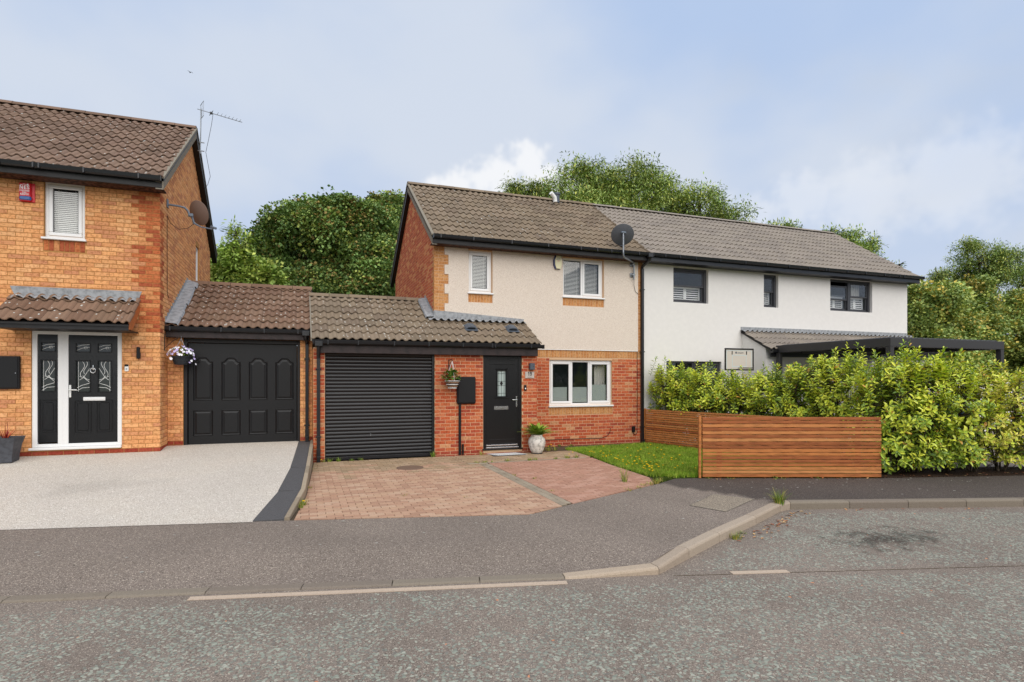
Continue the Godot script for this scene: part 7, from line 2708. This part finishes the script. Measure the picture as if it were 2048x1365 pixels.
func slat_fence(label: String, a: Vector3, c: Vector3, top: float, posts: Array, foot := 0.01) -> void:
	var d := c - a
	var len_ := Vector2(d.x, d.z).length()
	var ux := Vector3(d.x, 0, d.z).normalized()
	var t := thing("slat_fence", label, "fence", a, "", atan2(-ux.z, ux.x))
	var cols := tones([[192, 122, 68], [198, 130, 76], [182, 112, 62], [202, 138, 84], [166, 98, 56]], 0.07, 2)
	var n := 17
	var pitch := (top - foot) / n
	var made := []
	for k in cols:
		var b := MB.new()
		b.col = k
		b.bev(Vector3(0, 0, 0), Vector3(len_ - 0.05, pitch - 0.011, 0.030), 0.004)
		made.append(b.mesh())
	for i in n:
		part("slat", made[rng.randi() % made.size()], M.cedar, t, Transform3D(Basis(Vector3(0, 0, 1), rng.randf_range(-0.0012, 0.0012)), Vector3(len_ / 2 + 0.02, foot + pitch * (i + 0.5), rng.randf_range(-0.001, 0.002))))
	for x in posts:
		var b := MB.new()
		b.col = cols[2]
		b.b2(Vector3(x - 0.035, 0, -0.085), Vector3(x + 0.035, top - 0.01, -0.017), 0.004)
		pmb("post", b, M.cedar, t)
	var e := MB.new()
	e.col = cols[1]
	e.b2(Vector3(-0.02, 0, -0.03), Vector3(0.017, top + 0.012, 0.022), 0.004)
	pmb("end_post", e, M.cedar, t)

func pergola() -> void:
	var t := thing("pergola", "dark grey flat roofed metal pergola behind the laurel hedge", "pergola", Vector3(11.94, 0, -12.0))
	var w := 3.82
	var d := 3.19
	var y0 := 2.41
	var y1 := 2.60
	var m := mat("pergola_grey", srgb(58, 56, 56), 0.5, 0.4)
	for q in [[0.0, 0.0, w, 0.10], [0.0, d - 0.10, w, d], [0.0, 0.10, 0.10, d - 0.10], [w - 0.10, 0.10, w, d - 0.10]]:
		var b := MB.new()
		b.b2(Vector3(q[0], y0, q[1]), Vector3(q[2], y1, q[3]), 0.006)
		pmb("beam", b, m, t)
	for q in [[0.0, 0.0], [w - 0.12, 0.0], [0.0, d - 0.12], [w - 0.12, d - 0.12]]:
		var b := MB.new()
		b.b2(Vector3(q[0] + 0.002, -0.01, q[1] + 0.002), Vector3(q[0] + 0.118, y0 - 0.001, q[1] + 0.118), 0.006)
		pmb("post", b, m, t)
	var lv := MB.new()
	lv.bev(Vector3(0, 0, 0), Vector3(0.19, 0.022, d - 0.21), 0.006, Basis(Vector3(0, 0, 1), 0.12))
	var lm := lv.mesh()
	for i in 20:
		part("louvre", lm, m, t, Transform3D(Basis(), Vector3(0.19 + i * 0.181, y1 + 0.012, d / 2)))

func hoop() -> void:
	var t := thing("basketball_hoop", "freestanding basketball backboard with black rim in front of white wall", "basketball hoop", Vector3(10.80, 0, -12.35))
	var b := MB.new()
	b.bev(Vector3(0, 0.08, 0.05), Vector3(0.7, 0.16, 0.5), 0.04)
	pmb("base", b, M.box_black, t)
	b = MB.new()
	b.tube([Vector3(0, 0.1, 0.0), Vector3(0, 2.2, 0.0)], 0.04, 12)
	b.bev(Vector3(0, 2.15, 0.12), Vector3(0.10, 0.10, 0.24), 0.01)
	pmb("pole", b, M.box_black, t)
	b = MB.new()
	var z := 0.26
	for q in [[-0.47, 1.93, 0.47, 1.965], [-0.47, 2.475, 0.47, 2.51], [-0.47, 1.965, -0.435, 2.475], [0.435, 1.965, 0.47, 2.475]]:
		b.b2(Vector3(q[0], q[1], z - 0.015), Vector3(q[2], q[3], z + 0.02), 0.006)
	pmb("rim_frame", b, M.box_black, t)
	b = MB.new()
	b.b2(Vector3(-0.434, 1.966, z - 0.008), Vector3(0.434, 2.474, z + 0.004))
	pmb("board", b, mat("board", srgb(206, 196, 182), 0.35, 0.5), t)
	b = MB.new()
	for q in [[-0.235, 2.02, -0.215, 2.34], [0.215, 2.02, 0.235, 2.34], [-0.215, 2.32, 0.215, 2.34], [-0.215, 2.02, 0.215, 2.04], [-0.42, 1.98, -0.40, 2.455], [0.40, 1.98, 0.42, 2.455], [-0.40, 2.44, 0.40, 2.455]]:
		b.b2(Vector3(q[0], q[1], z + 0.0035), Vector3(q[2], q[3], z + 0.006))
	pmb("target_square", b, mat("pale_line", srgb(196, 206, 204), 0.5, 0.4), t)
	b = MB.new()
	for x in [-0.235, 0.235]:
		b.b2(Vector3(x - 0.012, 2.345, z + 0.003), Vector3(x + 0.012, 2.435, z + 0.012), 0.002)
	pmb("fixing", b, M.box_black, t)
	b = MB.new()
	b.lathe([Vector2(0, 0.003), Vector2(0.026, 0.003), Vector2(0.028, 0.0)], 16, Vector3(-0.105, 2.395, z + 0.0035), Basis(Vector3.RIGHT, PI / 2))
	b.tube([Vector3(-0.06, 2.39, z + 0.006), Vector3(0.02, 2.394, z + 0.006), Vector3(0.05, 2.384, z + 0.006), Vector3(0.075, 2.396, z + 0.006), Vector3(0.13, 2.392, z + 0.006)], 0.008, 5)
	pmb("logo", b, M.slate_grey, t)
	b = MB.new()
	var ring := []
	for i in 21:
		var a := TAU * i / 20
		ring.append(Vector3(cos(a) * 0.19, 1.99, z + 0.24 + sin(a) * 0.19))
	b.tube(ring, 0.009, 6, false)
	pmb("ring", b, M.box_black, t)

func far_wall() -> void:
	var b := MB.new()
	b.b2(Vector3(18.6, -0.1, -12.6), Vector3(30.0, 1.55, -12.4), 0.01)
	b.b2(Vector3(18.6, 1.551, -12.64), Vector3(30.0, 1.60, -12.36), 0.01)
	single("garden_wall", b, M.render_white, "low white rendered garden wall beyond the pergola", "wall")
	var t := thing("storage_tub", "bright blue plastic tub glimpsed through the laurel hedge", "tub", Vector3(14.6, -0.01, -9.4))
	b = MB.new()
	b.lathe([Vector2(0, 0.02), Vector2(0.42, 0.02), Vector2(0.50, 0.70), Vector2(0.53, 0.72), Vector2(0.52, 0.76), Vector2(0.48, 0.74), Vector2(0.0, 0.70)], 24, Vector3(0, 0.35, 0))
	pmb("tub", b, mat("tub_blue", srgb(40, 110, 190), 0.4, 0.5), t)
	b = MB.new()
	for q in [-0.3, 0.3]:
		b.b2(Vector3(q - 0.03, 0.0, -0.3), Vector3(q + 0.03, 0.37, 0.3), 0.005)
	pmb("trestle", b, M.cement, t)

# ------------------------------------------------------------------ laurel hedge

var laurel_meshes := []

func laurel_shrub(at: Vector3, height: float, spread: float, seed_: int, label: String, sparse := 0.0, most := 300, fenced := false) -> void:
	var t := thing("laurel_shrub", label, "shrub", at, "laurel shrubs of the hedge")
	var r := RandomNumberGenerator.new()
	r.seed = seed_
	var lump := FastNoiseLite.new()
	lump.seed = seed_
	lump.frequency = 1.6
	var stems := MB.new()
	var all := []
	# several main stems
	var mains := []
	for i in 7:
		var a := TAU * i / 7 + r.randf() * 0.6
		var out := Vector3(cos(a), 0, sin(a))
		var pts := []
		var top := height * r.randf_range(0.6, 0.9)
		for s in 6:
			var f := s / 5.0
			pts.append(out * (0.05 + spread * 0.6 * pow(f, 0.7)) + Vector3(r.randfn() * 0.02, top * f, r.randfn() * 0.02))
		stems.tube(pts, [0.018, 0.016, 0.013, 0.010, 0.008, 0.005], 6, false)
		mains.append(pts)
	# leafy shoots end on the shrub's lumpy outside, or stand inside it
	var shoots := int(310 * (1.0 - sparse))
	for i in shoots:
		var y := height * r.randf_range(0.09 + 0.08 * sparse, 0.94)
		var a := r.randf() * TAU
		var out := Vector3(cos(a), 0, sin(a))
		var q := (y / height - 0.42) / 0.66
		var rad := spread * 1.2 * sqrt(maxf(0.06, 1.0 - q * q)) * (1.0 + 0.55 * lump.get_noise_3d(out.x + at.x, y, out.z + at.z))
		if i % 4 == 0:
			rad *= r.randf_range(0.2, 0.8)
		var tip := out * rad + Vector3(0, y, 0)
		var up := smoothstep(0.35, 0.95, y / height)
		var d := (out * lerpf(0.9, 0.25, up) + Vector3(0, lerpf(0.45, 1.0, up), 0) + Vector3(r.randfn(), r.randfn() * 0.5, r.randfn()) * 0.28).normalized()
		var len_ := r.randf_range(0.16, 0.34)
		if i < 10:       # leaders stand above the rest
			tip = out * spread * r.randf_range(0.0, 0.8) + Vector3(0, height * r.randf_range(0.94, 1.05), 0)
			d = (Vector3(r.randfn() * 0.12, 1, r.randfn() * 0.12)).normalized()
			len_ = r.randf_range(0.35, 0.5)
		if fenced:       # the boards keep the lower shoots back
			var wx := lerpf(8.50, 9.75, (at.z + tip.z + 12.98) / 4.78) + 0.10
			if at.x + tip.x < wx and tip.y < 1.02:
				continue
			if at.x + tip.x < wx - 0.12:
				tip.x = wx - 0.12 - at.x
		var base := tip - d * len_
		# tie the shoot to the nearest main stem
		var best := Vector3.ZERO
		var bd := 9.0
		for m in mains:
			for p in m:
				var dd: float = p.distance_to(base) + maxf(0.0, p.y - base.y) * 2.0
				if dd < bd:
					bd = dd
					best = p
		stems.tube([best, best.lerp(base, 0.6) + Vector3(0, -0.02, 0), base, tip], [0.007, 0.006, 0.005, 0.002], 4, false)
		var n := 9 + int(len_ * 30)
		var phase := r.randf() * TAU
		var sx := d.cross(Vector3(0.3, 0.2, 0.9)).normalized()
		var sy := d.cross(sx)
		var fresh := r.randf() < lerpf(0.5, 0.9, up) + sparse * 0.3 and not (i % 4 == 0)
		for k in n:
			var f := float(k) / n
			phase += 2.4
			var p := tip - d * (len_ * f)
			var side := sx * cos(phase) + sy * sin(phase)
			var open := minf(f * 3.5, 1.0)
			var z := (side * lerpf(0.35, 1.0, open) + d * lerpf(1.0, 0.30, open) + Vector3(0, r.randf_range(-0.12, 0.12), 0)).normalized()
			var x := d.cross(z).normalized()
			var upv := z.cross(x)
			if upv.dot(d) < 0:
				x = -x
				upv = -upv
			var l := r.randf_range(0.06, 0.132) * lerpf(0.62, 1.0, minf(f * 5.0, 1.0))
			var tone := 2
			var c := r.randf()
			if fresh:
				tone = 0 if c < 0.4 else (1 if c < 0.8 else 2)
			else:
				tone = 1 if c < 0.15 else (2 if c < 0.5 else (3 if c < 0.82 else 4))
			if sparse > 0.3 and r.randf() < 0.45:
				tone = 6
			if r.randf() < 0.014:
				tone = 5
			all.append([Transform3D(Basis(x * l * r.randf_range(0.36, 0.46), upv * l, z * l), p), tone])
	pmb("stems", stems, M.bark, t)
	var eye := EYE - at
	var rank := range(all.size())
	rank.sort_custom(func(a, b): return all[a][0].origin.distance_squared_to(eye) < all[b][0].origin.distance_squared_to(eye))
	var rest := []
	var cols := []
	for i in laurel_meshes.size():
		rest.append([])
	for i in rank.size():
		var e = all[rank[i]]
		if i < most:
			part("leaf", laurel_meshes[e[1]], M.laurel, t, e[0])
		else:
			rest[e[1]].append(e[0])
	for i in laurel_meshes.size():
		if rest[i].size():
			var white := []
			white.resize(rest[i].size())
			white.fill(Color.WHITE)
			copies("foliage", laurel_meshes[i], M.laurel, rest[i], white, t)

func hedge() -> void:
	for c in [lin(226, 228, 82), lin(208, 218, 74), lin(170, 192, 68), lin(132, 158, 60), lin(104, 132, 54), lin(222, 168, 76), lin(220, 210, 98)]:
		var b := MB.new()
		b.col = c
		leaf_shape(b, Transform3D(), 1.0, 1.0, 0.22, 0.16)
		laurel_meshes.append(b.mesh())
	# behind the long fence, from the house wall towards the pavement
	var k := 0
	var names := ["laurel shrub with one long side shoot against the house downpipe", "laurel shrub behind the slatted fence below the grey framed window", "laurel shrub behind the slatted fence left of the basketball backboard", "laurel shrub in front of the basketball backboard", "laurel shrub in front of the tiled lean-to", "tall laurel shrub behind the far end of the low fence"]
	for e in [[9.0, -12.45, 2.14, 0.54], [9.32, -11.7, 2.04, 0.54], [9.62, -10.85, 1.88, 0.46], [9.90, -9.95, 1.96, 0.52], [10.08, -9.25, 2.12, 0.54], [10.25, -8.5, 2.3, 0.54]]:
		laurel_shrub(Vector3(e[0], 0.01, e[1]), e[2], e[3], 100 + k * 7, names[k], 0.0, 150, true)
		k += 1
	# along the pavement
	var near := ["bushy green laurel shrub at the end of the low slatted fence", "tallest laurel shrub with yellow green tips by the fence end", "yellow tipped laurel shrub with bare lower stems beside the pavement", "thin yellowish laurel shrub with white wall showing through", "thin yellowish laurel shrub in front of the pergola post", "sparse laurel shrub past the pergola post"]
	var i := 0
	for e in [[9.95, -7.38, 2.1, 0.50, 0.0], [10.45, -7.30, 2.26, 0.50, 0.0], [11.0, -7.12, 2.14, 0.50, 0.16], [11.55, -6.97, 1.98, 0.47, 0.46], [12.1, -6.82, 1.96, 0.47, 0.52], [12.75, -6.64, 1.78, 0.47, 0.50]]:
		laurel_shrub(Vector3(e[0], 0.01, e[1]), e[2], e[3], 300 + i * 13, near[i], e[4], 300)
		i += 1

# ------------------------------------------------------------------ trees

func ground_at(u: float, zc: float) -> Vector3:      # a point at depth zc in front of the camera, under picture column u
	var a := deg_to_rad(YAW)
	var fw := Vector3(sin(a), 0, -cos(a))
	var rt := Vector3(cos(a), 0, sin(a))
	var p := fw * zc + rt * ((u - 1024.0) / FOCAL * zc)
	return Vector3(p.x, -0.2, p.z)

# lobes given in picture columns and rows at depth zc: [u, v, half width, half height] in pixels, turned into metres about the tree's foot
func lobes_at(foot: Vector3, zc: float, list: Array, size := 0.84) -> Array:
	var out := []
	var k := zc / FOCAL
	var j := 0
	for e in list:
		var p := ground_at(e[0], zc + (1.2 if j % 2 else -0.8))
		out.append([Vector3(p.x - foot.x, EYE.y + (759.0 - e[1] - e[3] * 0.12) * k - foot.y, p.z - foot.z), Vector3(e[2] * k, e[3] * k, (e[2] + e[3]) * 0.5 * k) * size])
		j += 1
	return out

func trees() -> void:
	var dense := leaf_clump(5, 17, 0.27, 0.15, 0.12, 0.6)
	var feather := leaf_clump(9, 14, 0.34, 0.22, 0.06, 0.2)
	var green := [lin(123, 149, 80), lin(108, 136, 72), lin(141, 162, 85), lin(95, 123, 64), lin(157, 167, 82), lin(123, 149, 80), lin(108, 136, 72), lin(141, 162, 85), lin(95, 123, 64), lin(150, 130, 72)]
	var light := [lin(162, 182, 85), lin(144, 169, 75), lin(182, 192, 95), lin(131, 157, 70)]
	var ash := [lin(155, 175, 91), lin(137, 161, 83), lin(173, 188, 99), lin(123, 149, 78), lin(184, 185, 91)]
	var olive := [lin(156, 173, 94), lin(139, 159, 86), lin(178, 184, 92), lin(204, 182, 86), lin(122, 144, 77), lin(156, 173, 94), lin(139, 159, 86), lin(178, 184, 92)]
	var zc := 31.0
	var ft := ground_at(655, zc)
	tree("sycamore_tree", "large dense dark green tree behind the garages", ft, lobes_at(ft, zc, [[655, 470, 88, 62], [556, 482, 56, 54], [600, 452, 64, 40], [740, 470, 66, 60], [700, 442, 60, 36], [640, 535, 90, 50], [740, 545, 70, 55], [560, 560, 60, 50], [660, 590, 120, 45], [770, 520, 45, 75]]), 17000, dense, green, 3, "trees behind the houses", 0.74)
	zc = 36.0
	ft = ground_at(780, zc)
	tree("sycamore_tree", "dark tree half hidden by the gable of the rendered house", ft, lobes_at(ft, zc, [[775, 440, 52, 48], [820, 430, 50, 50], [790, 520, 60, 80]]), 3600, dense, green, 8, "trees behind the houses", 0.74)
	zc = 27.0
	ft = ground_at(470, zc)
	tree("broadleaf_tree", "light green tree beside the yellow house gable", ft, lobes_at(ft, zc, [[470, 545, 55, 45], [430, 560, 45, 45], [520, 570, 45, 42], [400, 590, 50, 50], [480, 610, 80, 40]]), 3600, dense, light, 12, "trees behind the houses", 0.6)
	zc = 26.0
	ft = ground_at(455, zc)
	tree("sapling", "thin wispy sapling against the sky beside the yellow gable", ft, lobes_at(ft, zc, [[470, 475, 9, 22], [448, 492, 14, 12], [488, 497, 8, 12], [440, 520, 14, 14], [470, 520, 10, 20]]), 150, feather, light, 15, "trees behind the houses", 0.9)
	zc = 34.0
	ft = ground_at(1260, zc)
	tree("ash_tree", "tall feathery ash tree rising behind the brown tiled roof", ft, lobes_at(ft, zc, [[1170, 384, 66, 50], [1110, 412, 60, 38], [1260, 382, 72, 48], [1340, 397, 64, 52], [1400, 427, 60, 48], [1225, 357, 46, 28], [1170, 344, 32, 18], [1300, 352, 38, 24], [1046, 394, 40, 26], [1090, 392, 54, 40], [1030, 385, 22, 16], [1070, 412, 40, 30], [1450, 442, 40, 36], [1492, 454, 24, 16], [1230, 452, 130, 60], [1380, 472, 90, 50], [1130, 462, 90, 50]], 0.95), 7800, feather, ash, 21, "trees behind the houses", 0.74, 0.1)
	zc = 36.0
	ft = ground_at(1700, zc)
	tree("ash_tree", "tree top showing above the right end of the grey roof", ft, lobes_at(ft, zc, [[1690, 492, 40, 26], [1735, 500, 24, 30], [1662, 472, 16, 10], [1745, 472, 8, 8], [1700, 540, 60, 40], [1795, 525, 6, 6], [1560, 470, 40, 16]]), 1300, feather, ash, 25, "trees behind the houses", 0.76, 0.1)
	zc = 33.0
	ft = ground_at(1870, zc)
	tree("sycamore_tree", "dense olive green tree beside the white house gable end", ft, lobes_at(ft, zc, [[1855, 610, 52, 52], [1890, 650, 60, 50], [1840, 670, 50, 50], [1905, 590, 36, 34], [1870, 720, 80, 50]]), 4600, dense, olive, 31, "trees behind the houses", 0.74)
	zc = 37.0
	ft = ground_at(1990, zc)
	tree("sycamore_tree", "dense yellowing tree beyond the pergola post", ft, lobes_at(ft, zc, [[1960, 600, 46, 40], [2010, 640, 60, 50], [1960, 680, 60, 55], [2060, 610, 56, 46], [2090, 690, 70, 60], [2000, 740, 90, 50], [1930, 640, 40, 50]]), 5600, dense, olive, 33, "trees behind the houses", 0.74)
	zc = 46.0
	ft = ground_at(1955, zc)
	tree("ash_tree", "open branched ash tree against the sky on the right", ft, lobes_at(ft, zc, [[1960, 520, 50, 32], [1910, 545, 44, 28], [2005, 530, 46, 34], [2045, 555, 40, 36], [1880, 555, 24, 16], [1960, 560, 60, 30], [1935, 500, 30, 14]]), 2300, feather, ash, 37, "trees behind the houses", 0.74, 0.1)
	# across the road, behind the camera: what the ground floor window mirrors
	var conifer := [lin(54, 72, 42), lin(46, 64, 38), lin(64, 80, 46)]
	var j := 0
	for e in [[6.0, 17.0], [11.0, 16.0], [16.0, 15.0], [21.0, 16.0], [26.0, 17.0], [1.0, 18.0]]:
		var hh := 6.4 + (j % 3) * 0.8
		tree("conifer", ["bushy dark evergreen across the road reflected in the window", "bushy dark evergreen across the road reflected in the window", "bushy dark evergreen across the road reflected in the window"][j % 3], Vector3(e[0], -0.2, e[1]), [[Vector3(0, hh * 0.30, 0), Vector3(2.6, hh * 0.32, 2.4)], [Vector3(0.3, hh * 0.6, 0), Vector3(1.9, hh * 0.3, 1.9)], [Vector3(0, hh * 0.82, 0), Vector3(1.0, hh * 0.2, 1.0)]], 900, dense, conifer, 50 + j, "evergreens across the road", 0.5)
		j += 1

# ------------------------------------------------------------------ all of it

func _ready() -> void:
	rng.seed = 2024
	make_camera()
	make_sky()
	make_materials()
	make_tones()
	make_ground()
	yellow_house()
	yellow_garage()
	garage_19()
	house_19()
	white_house()
	far_wall()
	pergola()
	slat_fence("low orange brown slatted timber fence along the pavement", Vector3(6.439, 0.004, -8.152), Vector3(9.364, 0.004, -7.076), 1.05, [0.35, 1.5, 2.75])
	slat_fence("long slatted timber fence running from the house to the pavement", Vector3(8.50, 0.0, -12.98), Vector3(9.75, 0.0, -8.2), 0.92, [0.3, 2.1, 3.6, 4.8])
	hoop()
	trees()
	hedge()
	wall_things()
	ground_things()
